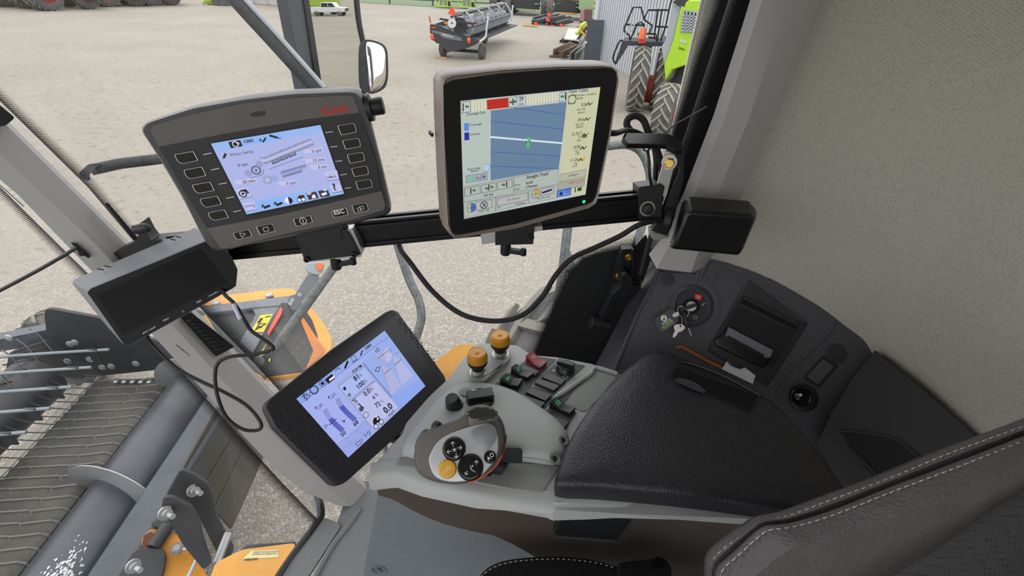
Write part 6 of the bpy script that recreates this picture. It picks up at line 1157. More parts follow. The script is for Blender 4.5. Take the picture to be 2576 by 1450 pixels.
# ================================================================ outside right: lamp panel, rails, tyre
C11 = crop(500, 600, .27174)
YZ = Pl(onZ(700, 800, 1.62), [.0, 0, 1], [1, 0, 0])
T23 = thing('side_platform', 'yellow rimmed front platform with warning labels and a red reflector', 'platform', onZ(700, 800, 1.62)*np.array([1, 1, 0]))
rimo = [(-80, 560), (60, 535), (280, 515), (790, 455), (850, 456), (905, 480), (1000, 590), (1120, 720), (1215, 870), (1238, 960), (1230, 1030), (1180, 1100), (1000, 1240), (600, 1290), (300, 1100), (40, 700)]
s = MB(); s.slab(YZ, [C11(*p) for p in rimo], .05, OM['yel2'], r=.05); s.build('yellow_rim', T23, bevel=.015, seg=3)
s = MB(); s.slab(YZ, [C11(*p) for p in [(-60, 640), (130, 620), (850, 540), (930, 570), (1050, 760), (1100, 900), (1070, 1080), (990, 1230), (600, 1280), (300, 1090), (60, 700)]], .03, OM['dark'], off=.004, r=.02); s.build('inner_tray', T23)
s = MB(); s.slab(YZ, [C11(*p) for p in [(-60, 650), (840, 530), (860, 590), (760, 620), (520, 640), (100, 690)]], .05, OM['gr2'], off=.03, r=.008); s.slab(YZ, [C11(*p) for p in [(490, 640), (760, 610), (730, 660), (600, 880), (500, 1060), (440, 1010), (380, 960), (500, 760), (525, 700)]], .02, OM['gr2'], off=.022, r=.01); s.build('grey_cross_bar', T23, bevel=.004)
s = MB(); s.slab(YZ, [C11(*p) for p in [(930, 730), (960, 720), (1170, 1040), (990, 1215), (1060, 1040)]], .02, mat('tray_orange', 'b0641a', .5), off=.008, r=.01); s.build('amber_corner', T23)
for c in ((160, 605), (652, 530)):
    s = MB(); s.slab(YZ, [C11(c[0]-35, c[1]-18), C11(c[0]+22, c[1]-22), C11(c[0]+42, c[1]+15), C11(c[0]-18, c[1]+20)], .01, OM['dark'], off=.02, r=.01); s.lathe(YZ.pt(*C11(*c), .02), [0, 0, 1], [(.03, 0), (.026, .012), (0, .016)], OM['worn'], n=14); s.build('corner_bolt', T23)
s = MB(); s.slab(YZ, [C11(480, 865), C11(570, 712), C11(688, 700), C11(600, 868)], .002, OM['decal'], off=.026); s.line(YZ, [C11(523, 850), C11(560, 790), C11(618, 792)], .008, K['mblk'], off=.028, closed=True)
s.line(YZ, [C11(545, 835), C11(560, 815), C11(575, 828), C11(590, 808)], .008, K['mblk'], off=.028); s.line(YZ, [C11(555, 778), C11(580, 745)], .02, K['mblk'], off=.028); s.line(YZ, [C11(620, 728), C11(660, 720)], .012, K['mblk'], off=.028); s.slab(YZ, [C11(560, 1085), C11(650, 925), C11(690, 1010), C11(655, 1150), C11(635, 1110)], .002, OM['decal'], off=.024)
for i in range(4): s.line(YZ, [C11(590+i*12, 1060-i*5), C11(630+i*10, 975+i*6)], .006, K['mblk'], off=.026)
s.build('warning_label', T23)
s = MB(); s.slab(YZ, [C11(740, 640), C11(765, 595), C11(815, 600), C11(870, 720), C11(800, 860), C11(640, 1000), C11(600, 880)], .08, OM['dark'], off=.05, r=.01); s.slab(YZ, [C11(635, 870), C11(755, 635), C11(775, 655), C11(765, 700), C11(645, 898)], .01, OM['dred'], off=.07, r=.005); s.build('red_reflector', T23)
# marker lamp on an arm
AL = Pl(onZ(760, 740, 1.75), nrm(EYE-onZ(760, 740, 1.75)), [1, 0, 0])
T24 = T23
s = MB(); s.slab(AL, [C11(*p) for p in [(1010, 330), (1110, 345), (1120, 370), (955, 590), (900, 670), (860, 665), (820, 590), (840, 530), (890, 520)]], .04, OM['gr2'], off=.05, r=.01); s.build('lamp_arm', T24, bevel=.004)
s = MB(); s.slab(AL, [C11(*p) for p in [(975, 250), (1000, 225), (1095, 215), (1140, 215), (1165, 250), (1150, 310), (1105, 345), (1010, 320), (990, 300)]], .09, OM['lgrey'], off=.06, r=.012); s.build('lamp_housing', T24, bevel=.008)
s = MB(); s.slab(AL, [C11(*p) for p in [(1085, 225), (1140, 222), (1158, 250), (1140, 300), (1105, 300), (1088, 270)]], .02, mat('lamp_amber', 'd0683a', .3), off=.075, r=.015); s.build('amber_lens', T24, bevel=.006)
for c in ((935, 522), (868, 572), (850, 603)): s = MB(); s.lathe(AL.pt(*C11(*c), .05), AL.n, [(.018, 0), (.016, .008), (0, .01)], OM['worn'], n=12); s.build('rivet', T24)
def pole(name, label, pts, r, m=None, cat='handrail', sp=6, group=None):
    s = MB(); s.tube(pts, r, m or OM['galv'], n=14, sp=sp); return s.build(name, label=label, cat=cat, group=group)
T25 = T23
s = MB(); s.tube([D(852, 655, 2.1), D(690, 880, 1.92)], .019, OM['galv'], n=16); s.build('strut_tube', T25)
s = MB(); PS = Pl(D(660, 905, 1.9), nrm(EYE-D(660, 905, 1.9)), [1, 0, 0]); s.slab(PS, [C11(530, 1130), C11(560, 1100), C11(650, 1050), C11(700, 1060), C11(690, 1090), C11(600, 1160), C11(555, 1175)], .015, OM['tube'], off=.01, r=.01); s.lathe(PS.pt(*C11(560, 1140), .01), PS.n, [(.02, 0), (.018, .008), (.008, .01), (0, .006)], OM['worn'], n=16); s.build('flat_end', T25)
T26 = thing('ladder_rail', 'grey bent handrail tubes of the side ladder, arched beside the dark window corner', 'handrail', D(1390, 850, 2.6))
s = MB(); s.tube([D(1440, 470, 2.5), D(1425, 600, 2.52), D(1410, 720, 2.56), D(1385, 860, 2.62), D(1370, 930, 2.8), D(1360, 1000, 3.4)], .024, OM['galv'], n=14, sp=4); s.tube([D(1412, 677, 2.55), D(1460, 678, 2.5)], .017, OM['galv'], n=12); s.build('upright', T26)
s = MB(); s.tube([D(1500, 372, 2.5), D(1530, 368, 2.5), D(1575, 364, 2.5), D(1608, 378, 2.5), D(1628, 412, 2.5), D(1636, 460, 2.5), D(1625, 530, 2.5), D(1600, 620, 2.52), D(1570, 720, 2.56)], .022, OM['galv'], n=14, sp=5); s.build('arched_rail', T26)
s = MB(); s.tube([D(985, 560, 2.5), D(1003, 625, 2.5), D(1030, 705, 2.5), D(1053, 755, 2.5), D(1060, 800, 2.5), D(1048, 845, 2.5), D(1030, 900, 2.5), D(1025, 960, 2.7), D(1020, 1020, 3.2)], .022, OM['galv'], n=14, sp=6); s.build('curved_handrail', T26)
GPp = Pl(D(1440, 680, 2.9), nrm(EYE-D(1440, 680, 2.9)), [1, 0, 0])
T27 = thing('access_step', 'blue grey step panel with a yellow stripe beyond the ladder rail', 'panel', GPp.pt(1440, 720))
s = MB(); s.slab(GPp, [C7(*p) for p in [(990, 330), (1020, 350), (1090, 540), (1020, 700), (1040, 760), (1000, 700), (975, 480)]], .04, OM['gr2'], r=.005); s.build('grey_panel', T27)
s = MB(); s.slab(GPp, [C7(*p) for p in [(965, 590), (1000, 580), (1022, 690), (1005, 705)]], .01, OM['yel2'], off=.004); s.build('yellow_stripe', T27)
TW = thing('combine_chassis', 'huge grey lugged front tyre and amber sheet corner of this machine below the side window', 'machine', [.95, 2.75, 0]); tyre([.95, 2.75, 1.0], [0, 1, 0], 1.0, .80, 'drive_tyre', TW, lugs=20, rim=OM['yel'])
YP = Pl(D(1150, 900, 1.9), [.1, -.5, .9], [1, 0, 0])
T28 = TW
s = MB(); s.slab(YP, [(1060, 945), (1102, 905), (1150, 868), (1190, 866), (1189, 905), (1120, 960)], .5, OM['yel2'], r=.004); s.build('amber_sheet', T28)
s = MB(); s.slab(YP.shift(-.01), [(1186, 868), (1192, 872), (1194, 912), (1180, 940), (1120, 975), (1120, 950), (1186, 900)], .05, OM['gr2'], r=.004); s.build('grey_underside', T28)
# ---------------------------------------------------------------- mirrors
dv = ray(840, 110); dv = dv/np.linalg.norm(dv); ov = nrm([.93, .30, dv[2]+.046]); mn = nrm(ov-dv)
MP = Pl(D(840, 110, 2.3), mn, [0, 1, 0]) if True else None
chrome = mat('mirror_glass', 'd8d8d4', .0, 1); C12 = crop(400, 0, .23292)
T29 = thing('mirror_assembly', 'exterior mirror group, tall mirror on a diagonal arm with a small rounded mirror beside it', 'mirror', MP.pt(840, 220))
s = MB(); s.slab(MP, [(745, -170), (868, -170), (885, -60), (897, 60), (912, 140), (912, 260), (808, 260)], .01, chrome, r=.01); s.build('mirror_glass', T29)
fb = mat('mirror_shell', '26292d', .7, var=.35, vscale=50); fs_ = mat('mirror_side', '44484c', .7)
s = MB(); s.slab(MP.shift(.01), [(740, -170), (753, -170), (818, 260), (803, 260)], .05, OM['dark']); s.slab(MP, [(688, -170), (740, -170), (805, 260), (770, 260)], .06, fs_, r=.006); s.build('frame_side', T29, bevel=.004)
s = MB(); s.tube([MP.pt(*p, .0) for p in [(745, -175), (800, -178), (866, -170), (890, -60), (902, 50), (915, 120), (918, 190), (914, 260)]], .014, fb, n=12, sp=5); s.build('frame_edge', T29)
T30 = T29
MQ = Pl(D(945, 170, 2.25), nrm(mn*.75+np.array([.0, -.5, .15])), [0, 1, 0])
ol = [(908, 118), (914, 103), (930, 100), (960, 109), (973, 124), (976, 150), (976, 196), (967, 222), (940, 236), (925, 233), (910, 222), (907, 170)]
s = MB(); s.puff(MQ, ol, [(-.05, .7), (-.03, .95), (-.005, 1.0), (.0, 1.0)], fb, n=3); s.build('small_mirror_shell', T30, ang=60)
s = MB(); s.puff(MQ, [(921, 112), (929, 105), (958, 113), (969, 128), (972, 160), (971, 196), (962, 219), (938, 231), (930, 222), (922, 150)], [(-.002, 1.0), (.002, .99), (.008, .8), (.012, .5), (.013, .25)], chrome, n=4); s.build('convex_glass', T30, ang=80)
T31 = T29
s = MB(); s.tube([D(380, -250, 1.8), D(560, -45, 1.95), D(600, 5, 1.95), D(700, 115, 2.0), D(805, 232, 2.05)], .032, fb, n=18, sp=4); s.tube([D(394, -260, 1.78), D(574, -55, 1.93), D(614, -5, 1.93), D(712, 103, 1.98), D(817, 222, 2.03)], .010, OM['lgrey'], n=10, sp=4); s.build('arm_tube', T31)
T32 = T29
s = MB(); s.tube([D(228, 428, 2.0), D(300, 412, 2.05), D(420, 398, 2.1), D(600, 385, 2.2), D(730, 330, 2.2), D(800, 240, 2.15)], .022, fb, n=14); s.build('wiper_arm', T32)  # wiper arm; its hidden end is added, run on to the mirror arm
s = MB(); WP = Pl(D(225, 435, 1.97), nrm(EYE-D(225, 435, 1.97)), [1, 0, 0]); s.slab(WP, [C4(*p) for p in [(410, 490), (455, 445), (470, 440), (530, 440), (500, 460), (465, 500), (475, 520), (455, 530), (420, 515)]], .03, fb, r=.004); s.build('forked_end', T32, bevel=.003)
# ================================================================ the yard beyond
C13 = crop(1060, 0, .11034); C14 = crop(1260, 0, .11646); C15 = crop(1500, 0, .23453)
def V(px, py, face=None, rot=0.0):
    """upright surface standing on the ground where this pixel meets it"""
    G = onZ(px, py, 0); h = EYE-G; h[2] = 0; h = nrm(h)
    if rot: c, s_ = math.cos(rot), math.sin(rot); h = np.array([h[0]*c-h[1]*s_, h[0]*s_+h[1]*c, 0])
    return Pl(G, h)
# boundary fence
T = thing('post_fence', 'long low post and rail fence along the green field', 'fence', onZ(1020, 12, 0))
a, b_ = onZ(880, 5, 0), onZ(1500, 34, 0); a = a+(a-b_)*1.2; L_ = np.linalg.norm(b_-a)
s = MB()
for z in (.5, 1.0): s.bar(a+[0, 0, z], b_+[0, 0, z], .05, .1, mat('fence_wood', '3c4438', .8))
s.build('rails', T)
for i in range(14):
    s = MB(); p = a+(b_-a)*i/13; s.abox(p+[-.08, -.08, 0], p+[.08, .08, 1.2], mat('fence_wood', '', .8)); s.build('fence_post', T)
# row of green machines at the upper left
def machine(label, rear, front, R=.98, r_=.85):
    Gr, Gf = onZ(*rear, 0), onZ(*front, 0); d = Gf-Gr; L = np.linalg.norm(d); x = d/L; y = np.cross([0, 0, 1], x)
    if np.dot(y, EYE-Gr) > 0: y = -y        # y points away from us
    t = thing('green_tractor', label, 'tractor', Gr+y*.9, 'green machines parked in a row')
    for G, rad, nm in ((Gr, R, 'rear_wheel'), (Gf, r_, 'front_wheel')):
        for k, off in enumerate((.3, 1.0, 2.3, 3.0) if nm == 'rear_wheel' else (.45, 2.7)):
            tyre(G+y*off+[0, 0, rad], y, rad, .62, nm, t, lugs=18, rim=OM['rred'], rimr=.58)
    s = MB(); s.box((Gr+Gf)/2+y*1.65+[0, 0, 1.0], [x, y, [0, 0, 1]], (L+.6, .8, .5), OM['dark']); s.build('chassis', t, bevel=.03)
    s = MB(); s.box(Gf+y*1.65+x*-.4+[0, 0, 1.7], [x, y, [0, 0, 1]], (L*.6, 1.0, .9), OM['green']); s.box(Gf+y*1.65+x*.95+[0, 0, .95], [x, y, [0, 0, 1]], (.5, 1.3, .7), OM['green']); s.box(Gf-y*.35+x*.1+[0, 0, 1.05], [x, y, [0, 0, 1]], (1.5, .5, .5), OM['green']); s.box(Gf-y*.62+x*.1+[0, 0, 1.1], [x, y, [0, 0, 1]], (.8, .06, .3), OM['lgrey']); s.box(Gf+y*1.65+x*1.22+[0, 0, 1.0], [x, y, [0, 0, 1]], (.08, .8, .3), OM['lgrey']); s.build('hood', t, bevel=.06)
    s = MB(); s.box(Gr+y*1.65+x*.3+[0, 0, 2.2], [x, y, [0, 0, 1]], (1.6, 1.5, 1.5), OM['dark']); s.box(Gr+y*1.65+x*.3+[0, 0, 3.0], [x, y, [0, 0, 1]], (1.8, 1.7, .15), OM['green']); s.build('cab', t, bevel=.05); return t
machine('green tractor with dual wheels and green front weight, largest of the upper left row', (135, 28), (236, 24))
machine('green tractor cut off at the upper left corner', (-60, 22), (35, 18))
machine('green tractor second from the right in the upper left row', (278, 18), (350, 17), .95, .8)
machine('green tractor at the right end of the upper left row', (388, 15), (440, 14), .95, .8)
# loader tyre and bracket beyond, block wall
s = MB(); P1, P2 = onZ(632, 8, 0), onZ(765, 20, 0); q = nrm(P2-P1); pl = Pl(P1, np.cross(q, [0, 0, 1]))
L_ = np.linalg.norm(P2-P1)+3; T = thing('block_wall', 'wall of large pale concrete blocks at the top behind the mirror arm', 'wall', P1)
bmn = mat('concrete_block', 'a09e9a', .9, var=.08, vscale=1)
for j in range(4):
    for i in range(int(L_/1.5)+1):
        s = MB(); c = P1+q*(i*1.5+(.75 if j % 2 else 0))+np.array([0, 0, .38+j*.76]); s.box(c, [q, np.cross([0, 0, 1], q), [0, 0, 1]], (1.47, .7, .74), bmn); s.build('concrete_block', T, bevel=.03)
def frame_machine(label, a, b_, top=1.5, group=None, nm='mower_frame'):
    pl = V(*a); t = thing(nm, label, 'implement', pl.p, group); (u0, v0), (u1, v1) = pl.uv(*a), pl.uv(*b_); w_ = abs(u1-u0); s = MB(); e = pl.e1*(1 if u1 > u0 else -1)
    for k in np.linspace(0, 1, 5): s.tube([pl.p+e*w_*k+[0, 0, .1], pl.p+e*w_*(k*.8+.1)-pl.n*.5+[0, 0, top*(.9 if k in (0, 1) else .6)]], .07, OM['green'], n=6); s.tube([pl.p+e*w_*k-pl.n*.8+[0, 0, .1], pl.p+e*w_*(k*.8+.1)-pl.n*.5+[0, 0, top*.9]], .05, OM['green'], n=6)
    for z in (.15, top*.5, top*.85): s.tube([pl.p+e*w_*.05+[0, 0, z], pl.p+e*w_*.95+[0, 0, z]], .07, OM['green'], n=6)
    s.build('green_frame', t); s = MB(); s.box(pl.p+e*w_*.5-pl.n*.6+[0, 0, top*.35], [e, pl.n, [0, 0, 1]], (w_*.5, .5, top*.4), OM['lgrey']); s.lathe(pl.p+e*w_*.85+[0, 0, .3]-pl.n*.3, pl.n, [(.3, -.1), (.3, .1), (0, .1)], OM['dark'], n=16); s.build('gearbox', t); return t
frame_machine('green hay implement standing on the grass edge, left of the two', (1095, 20), (1136, 21), 1.9, 'green implements on the grass edge')
frame_machine('green hay implement standing on the grass edge, right of the two', (1152, 22), (1196, 23), 1.9, 'green implements on the grass edge')
frame_machine('flat green frame lying near the top of the diagonal mirror arm', (512, 12), (560, 12), .35)
pl = V(540, 14); T = thing('loader_tyre_stack', 'dark tyre with a light green bumper frame at the top edge', 'implement', pl.p)
s = MB(); s.lathe(V(560, 14).p+[0, 0, .9], V(560, 14).n, [(.0, -.4), (.9, -.4), (.9, .3), (0, .3)], OM['tyre'], n=24); s.build('tyre', T)
s = MB(); w_ = V(566, 14); s.tube([w_.p+[0, 0, .1], w_.p+[0, 0, 1.6], w_.p+w_.e1*1.0+[0, 0, 1.6], w_.p+w_.e1*1.0+[0, 0, .1], w_.p+[0, 0, .1]], .09, OM['green'], n=8); s.build('bumper_frame', T)
# ---------------------------------------------------------------- draper header on its transport wheels
pd = V(1165, 152, rot=-.12); T = thing('draper_header', 'dark draper header on transport wheels with white lettering and an orange triangle', 'header', pd.p)
B = [C13(*p) for p in [(190, 560), (240, 550), (420, 590), (720, 720), (900, 800), (1130, 865), (1350, 910), (1320, 960), (1230, 1020), (1100, 1080), (880, 1140), (740, 1160), (600, 1200), (490, 1080), (430, 1010), (340, 985), (260, 900), (200, 760)]]
s = MB(); s.slab(pd, B, .35, OM['steelblk'], r=.06); s.slab(pd, [C13(*p) for p in [(235, 688), (370, 715), (720, 800), (880, 850), (950, 935), (800, 925), (560, 880), (470, 850), (400, 775), (240, 745)]], .02, OM['gr2'], off=.02, r=.02); s.build('end_shield', T, bevel=.03)
s = MB(); s.text(pd, 'MacDon', C13(480, 808), C13(710, 862), OM['white'], off=.04, bold=.03); s.build('lettering', T)
for x, y, c in ((240, 815, 'c2612c'), (262, 875, 'b8321f'), (1085, 905, 'c2612c'), (1090, 955, 'b8321f')):
    s = MB(); s.lathe(pd.pt(*C13(x, y), .01), pd.n, [(.09, 0), (.09, .04), (.06, .06), (0, .07)], mat('lens_'+c, c, .35), n=16); s.build('tail_light', T)
s = MB(); s.slab(pd, [C13(220, 600), C13(340, 625), C13(335, 650), C13(225, 640)], .02, mat('lens_b8321f', '', .35), off=.03); s.slab(pd, [C13(1070, 515), C13(1195, 545), C13(1200, 575), C13(1075, 555)], .02, mat('lens_b8321f', '', .35), off=.3); s.build('red_reflector', T)
axd = nrm(onZ(1290, 60, 0)-onZ(1125, 125, 0)); axd[2] = 0; axd = nrm(axd)
c0 = pd.pt(*C13(900, 620), .0); far = V(1278, 100).p
s = MB(); pf = pd.pt(*C13(620, 900), -.2); back = axd*9.0
s.prism([pd.pt(*C13(1170, 610), -.2), pd.pt(*C13(1165, 790), -.2), pd.pt(*C13(1000, 800), -.2), pd.pt(*C13(1100, 640), -.2)], back, OM['gr2'])
s.prism([pd.pt(*C13(1000, 870), -.3), pd.pt(*C13(1340, 920), -.3), pd.pt(*C13(1330, 950), -.3), pd.pt(*C13(1000, 910), -.3)], back, OM['dark']); s.prism([pd.pt(*C13(330, 560), -.3), pd.pt(*C13(420, 590), -.3), pd.pt(*C13(700, 900), -.3), pd.pt(*C13(520, 900), -.3)], back, OM['dark']); s.build('back_frame', T)
rc = pd.pt(*C13(900, 580), -.25); R0 = np.linalg.norm(pd.pt(*C13(1170, 560), -.25)-rc)
ey = np.cross(axd, [0, 0, 1])
for i in range(5):
    s = MB(); c = rc+axd*(i*2.1+.1); k = R0*1.0
    P = [c+k*(ey*math.cos(a)+np.array([0, 0, 1])*math.sin(a)) for a in np.linspace(0, 2*math.pi, 25)[:-1]]; s.tube(P, .07, OM['lgrey'], n=6, closed=True)
    for a in np.linspace(0, 2*math.pi, 6)[:-1]: s.bar(c, c+k*(ey*math.cos(a)+np.array([0, 0, 1])*math.sin(a)), .08, .14, OM['lgrey'], up=axd)
    s.build('reel_ring', T)
s = MB(); s.lathe(rc-axd*.1, axd, [(0, 0), (.18, 0), (.18, 9.2), (0, 9.2)], OM['gr2'], n=16)
for a in np.linspace(0, 2*math.pi, 6)[:-1]: o_ = R0*(ey*math.cos(a)+np.array([0, 0, 1])*math.sin(a)); s.tube([rc+o_, rc+o_+axd*9.2], .06, OM['steelblk'], n=6)
s.build('reel_bats', T)
s = MB(); s.lathe(rc-axd*.16, axd, [(0, 0), (R0*.62, 0), (R0*.62, .06), (0, .06)], OM['dark'], n=30); s.build('drive_disc', T)
s = MB(); tp = pd.shift(.35); s.slab(tp, [C13(690, 145), C13(712, 150), C13(785, 300), C13(770, 360), C13(620, 325), C13(612, 290)], .03, mat('triangle_orange', 'cf3f1e', .45)); s.bar(tp.pt(*C13(760, 350)), pd.pt(*C13(830, 480), .0), .05, .05, OM['dark']); s.build('slow_vehicle_triangle', T)
s = MB(); s.disc(pd, C13(697, 528), .20, OM['white'], off=.36, n=24, t=.02); s.text(pd, '30', C13(672, 545), C13(722, 548), K['mblk'], off=.37, bold=.03); s.build('speed_sign', T)
s = MB(); s.tube([pd.pt(*C13(1320, 955), 0), pd.pt(*C13(1400, 905), -.1), pd.pt(*C13(1470, 820), -.2), pd.pt(*C13(1490, 640), -.2), pd.pt(*C13(1525, 380), -.2)], .05, OM['white'], n=8, sp=4); s.tube([pd.pt(*C13(1980, 490), -6), pd.pt(*C13(2050, 420), -6), pd.pt(*C13(2070, 250), -6), pd.pt(*C13(2085, 120), -6)], .05, OM['white'], n=8, sp=4); s.build('crop_divider_rod', T)
s = MB(); s.slab(pd, [C13(310, 550), C13(330, 540), C13(620, 450), C13(640, 470), C13(560, 580), C13(520, 600)], .1, OM['dark'], off=-.1); s.slab(pd, [C13(515, 495), C13(625, 498), C13(625, 550), C13(520, 548)], .03, OM['yel'], off=.3); s.bar(pd.pt(*C13(420, 430), .1), pd.pt(*C13(1200, 540), .3), .08, .08, OM['dark']); s.slab(pd, [C13(165, 370), C13(190, 370), C13(225, 520), C13(190, 530)], .05, OM['rred'], off=.1); s.build('hitch_frame', T)
for x, y, rad in ((495, 1285, None), (1380, 1355, None)):
    b0 = onZ(*C13(x, y), 0); rr = .34; tyre(b0-pd.n*.1+[0, 0, rr], ey, rr, .26, 'transport_tyre', T, lugs=14, rim=OM['white'])
b0 = onZ(*C13(1440, 985), 0); tyre(b0+[0, 0, .42], ey, .42, .26, 'transport_tyre', T, lugs=14, rim=OM['white'])
s = MB(); w1, w2 = onZ(*C13(495, 1285), 0)+[0, 0, .34], onZ(*C13(1380, 1355), 0)+[0, 0, .34]; s.bar(w1, w2, .14, .14, OM['dark']); s.bar((w1+w2)/2, (w1+w2)/2+[0, .5, .5], .3, .2, OM['dark']); s.build('axle', T)
for a, b_ in (((350, 1292), (605, 1312)), ((1350, 998), (1510, 1005))):
    s = MB(); p, q = onZ(*C13(*a), .03), onZ(*C13(*b_), .03); s.bar(p+pd.n*.35, q+pd.n*.35, .2, .06, mat('plank', 'a07a48', .8)); s.build('wheel_plank', label='wooden plank lying under the '+('near wheel' if a[0] == 350 else 'far wheel')+' of the draper header', cat='plank')
# ---------------------------------------------------------------- combines seen from behind, parts pile
def rearview(nm, label, base, wid, col, ty=.95, triangle=True, hood=2.45):
    pl = V(*base); t = thing(nm, label, 'combine', pl.p); e = pl.e1; Z_ = np.array([0, 0, 1]); c = pl.p
    for k in (-1, 1):
        tyre(c+e*k*wid*.5+Z_*ty-pl.n*.3, e, ty, .6, 'rear_tyre', t, lugs=16, rim=OM['rred'], rimr=.4); tyre(c+e*k*wid*.62+Z_*(ty*1.05)-pl.n*2.8, e, ty*1.05, .7, 'front_tyre', t, lugs=16, rim=OM['rred'], rimr=.4)
    s = MB(); s.box(c+Z_*1.1-pl.n*.6, [e, pl.n, Z_], (wid*.75, 1.2, 1.0), OM['dark']); s.box(c+Z_*.55+pl.n*.15, [e, pl.n, Z_], (wid*.55, .1, .12), col); s.build('rear_frame', t, bevel=.04)
    s = MB(); s.box(c+Z_*(hood)-pl.n*2.6, [e, pl.n, Z_], (wid*.9, 3, 2.0), col); s.box(c+Z_*(hood-.3)-pl.n*.0, [e, pl.n, Z_], (wid*.3, .4, .8), OM['dark']); s.build('body', t, bevel=.12)
    if triangle:
        s = MB(); p = c+Z_*2.2+pl.n*.3; s.prism([p+e*-.35, p+e*.35, p+e*.08+Z_*.6, p-e*.08+Z_*.6], -pl.n*.03, mat('triangle_orange', '', .45)); s.build('slow_vehicle_triangle', t)
    s = MB(); p = c+e*wid*.28+pl.n*.25
    for k in (-.2, .2): s.bar(p+e*k+Z_*.9, p+e*k+Z_*3.2, .05, .05, OM['white'])
    for z in np.arange(1.1, 3.2, .35): s.bar(p-e*.2+Z_*z, p+e*.2+Z_*z, .05, .05, OM['white'])
    s.build('ladder', t); return t
rearview('green_combine', 'pale green combine seen from behind with an orange triangle on its tail', (1322, 40), 3.6, mat('pale_green', '7f936a', .6))
rearview('green_combine', 'green combine with tall dual tyres just right of the draper header', (1268, 32), 2.0, OM['green'], triangle=False)
rearview('amber_combine', 'amber yellow combine seen from behind above the pile of black parts', (1425, 50), 3.4, OM['yel2'], triangle=False)
pl = V(1395, 66); T = thing('parts_pile', 'heap of folded black header sections with red joints on the gravel', 'machine parts', pl.p)
rnd = random.Random(3)
for i in range(22):
    x0 = 655+rnd.random()*560; y0 = 420+rnd.random()*130; s = MB(); d_ = rnd.random()*1.6; a = pl.pt(*C14(x0, y0), -d_); b_ = pl.pt(*C14(x0+200+rnd.random()*220, y0-90-rnd.random()*60+20), -d_-.4); s.bar(a, b_, .16, .2, OM['steelblk']); s.tube([a+[0, 0, .15], b_+[0, 0, .1]], .05, OM['gr2'], n=6); s.build('black_section', T)
for x, y in ((1045, 330), (1015, 435), (750, 520), (1105, 578), (1300, 560)):
    s = MB(); p = pl.pt(*C14(x, y), .1); s.box(p, np.eye(3), (.3, .3, .25), OM['dred']); s.build('red_joint', T, bevel=.04)
s = MB(); s.tube([pl.pt(*C14(1130, 270)), pl.pt(*C14(1165, 150)), pl.pt(*C14(1200, 95)), pl.pt(*C14(1290, 90))], .09, OM['dark'], n=8); s.slab(pl, [C14(660, 430), C14(770, 430), C14(780, 520), C14(670, 520)], .5, OM['steelblk'], r=.05); s.build('raised_arm', T)
s = MB(); s.bar(onZ(*C14(480, 545), .08), onZ(*C14(800, 565), .08), .25, .12, mat('pallet_wood', 'a98a54', .8)); s.build('pallet', label='light wooden pallet edge sticking out left of the parts heap', cat='pallet')
# container, tank and shed clutter
pl = V(1475, 60); T = thing('rust_container', 'rust red board stack with pale upright posts beside the white shed', 'container', pl.p)
s = MB(); s.slab(pl, [C14(1800, 210), C14(1985, 205), C14(1965, 420), C14(1790, 480)], 1.5, mat('rust_board', '5a3f3b', .8, var=.2, vscale=2)); s.build('board_panel', T)
s = MB(); s.slab(pl, [C14(1720, 205), C14(1805, 208), C14(1790, 470), C14(1705, 450)], .4, mat('pink_board', '8c6a66', .8)); s.box(pl.p-pl.n*.7+[0, 0, .2], [pl.e1, pl.n, [0, 0, 1]], (1.2, 1.2, .4), mat('rust_board', '', .8)); s.build('side_post', T)
pl = V(1490, 62); s = MB(); s.slab(Pl(pl.p-pl.n*2, pl.n), [C14(1690, -20), C14(2020, -20), C14(1990, 215), C14(1680, 205)], 2, mat('pale_green', '', .6)); s.build('green_tank_body', label='pale green machine body between the amber combine and the shed', cat='machine')
pl = Pl(onZ(*C14(1500, 860), .1), [0, 0, 1], [1, 0, 0]); T = thing('white_sheet_panel', 'white flat panel lying on black runners in front of the parts heap', 'panel', onZ(*C14(1500, 860), 0))
s = MB(); s.slab(Pl(pl.p+[0, 0, .25], pl.n), [C14(1455, 612), C14(1735, 615), C14(1700, 870), C14(1365, 835)], .06, mat('sheet_white', 'a5a298', .6)); s.build('sheet', T)
s = MB(); s.bar(onZ(*C14(1320, 855), .1), onZ(*C14(1720, 890), .1), .15, .15, OM['dark']); s.bar(onZ(*C14(1270, 885), .1), onZ(*C14(1700, 915), .1), .15, .15, OM['dark']); s.build('runner', T)
pl = V(*C14(1600, 985), rot=.3); T = thing('folding_rack', 'green and orange implement on crossed black legs beside the dark door', 'implement', pl.p)
s = MB(); s.bar(pl.pt(*C14(1565, 975)), pl.pt(*C14(1860, 585)), .12, .12, OM['dark']); s.bar(pl.pt(*C14(1700, 1005)), pl.pt(*C14(1840, 800)), .12, .12, OM['gr2']); s.bar(pl.pt(*C14(1630, 860)), pl.pt(*C14(1760, 960)), .12, .10, OM['lgrey']); s.bar(pl.pt(*C14(1800, 640)), pl.pt(*C14(1835, 830)), .1, .1, OM['dark']); s.build('rack_legs', T)
s = MB(); s.slab(pl, [C14(*p) for p in [(1640, 720), (1700, 660), (1760, 540), (1830, 490), (1860, 470), (1860, 560), (1790, 620), (1720, 740), (1660, 775)]], .4, OM['green'], r=.04); s.slab(pl, [C14(1750, 560), C14(1830, 580), C14(1800, 640), C14(1740, 600)], .2, OM['yel'], off=.1); s.build('green_cover', T)
s = MB(); s.slab(pl, [C14(1700, 650), C14(1760, 670), C14(1845, 760), C14(1830, 790), C14(1700, 690)], .2, OM['yel2'], off=.1); s.build('amber_block', T)
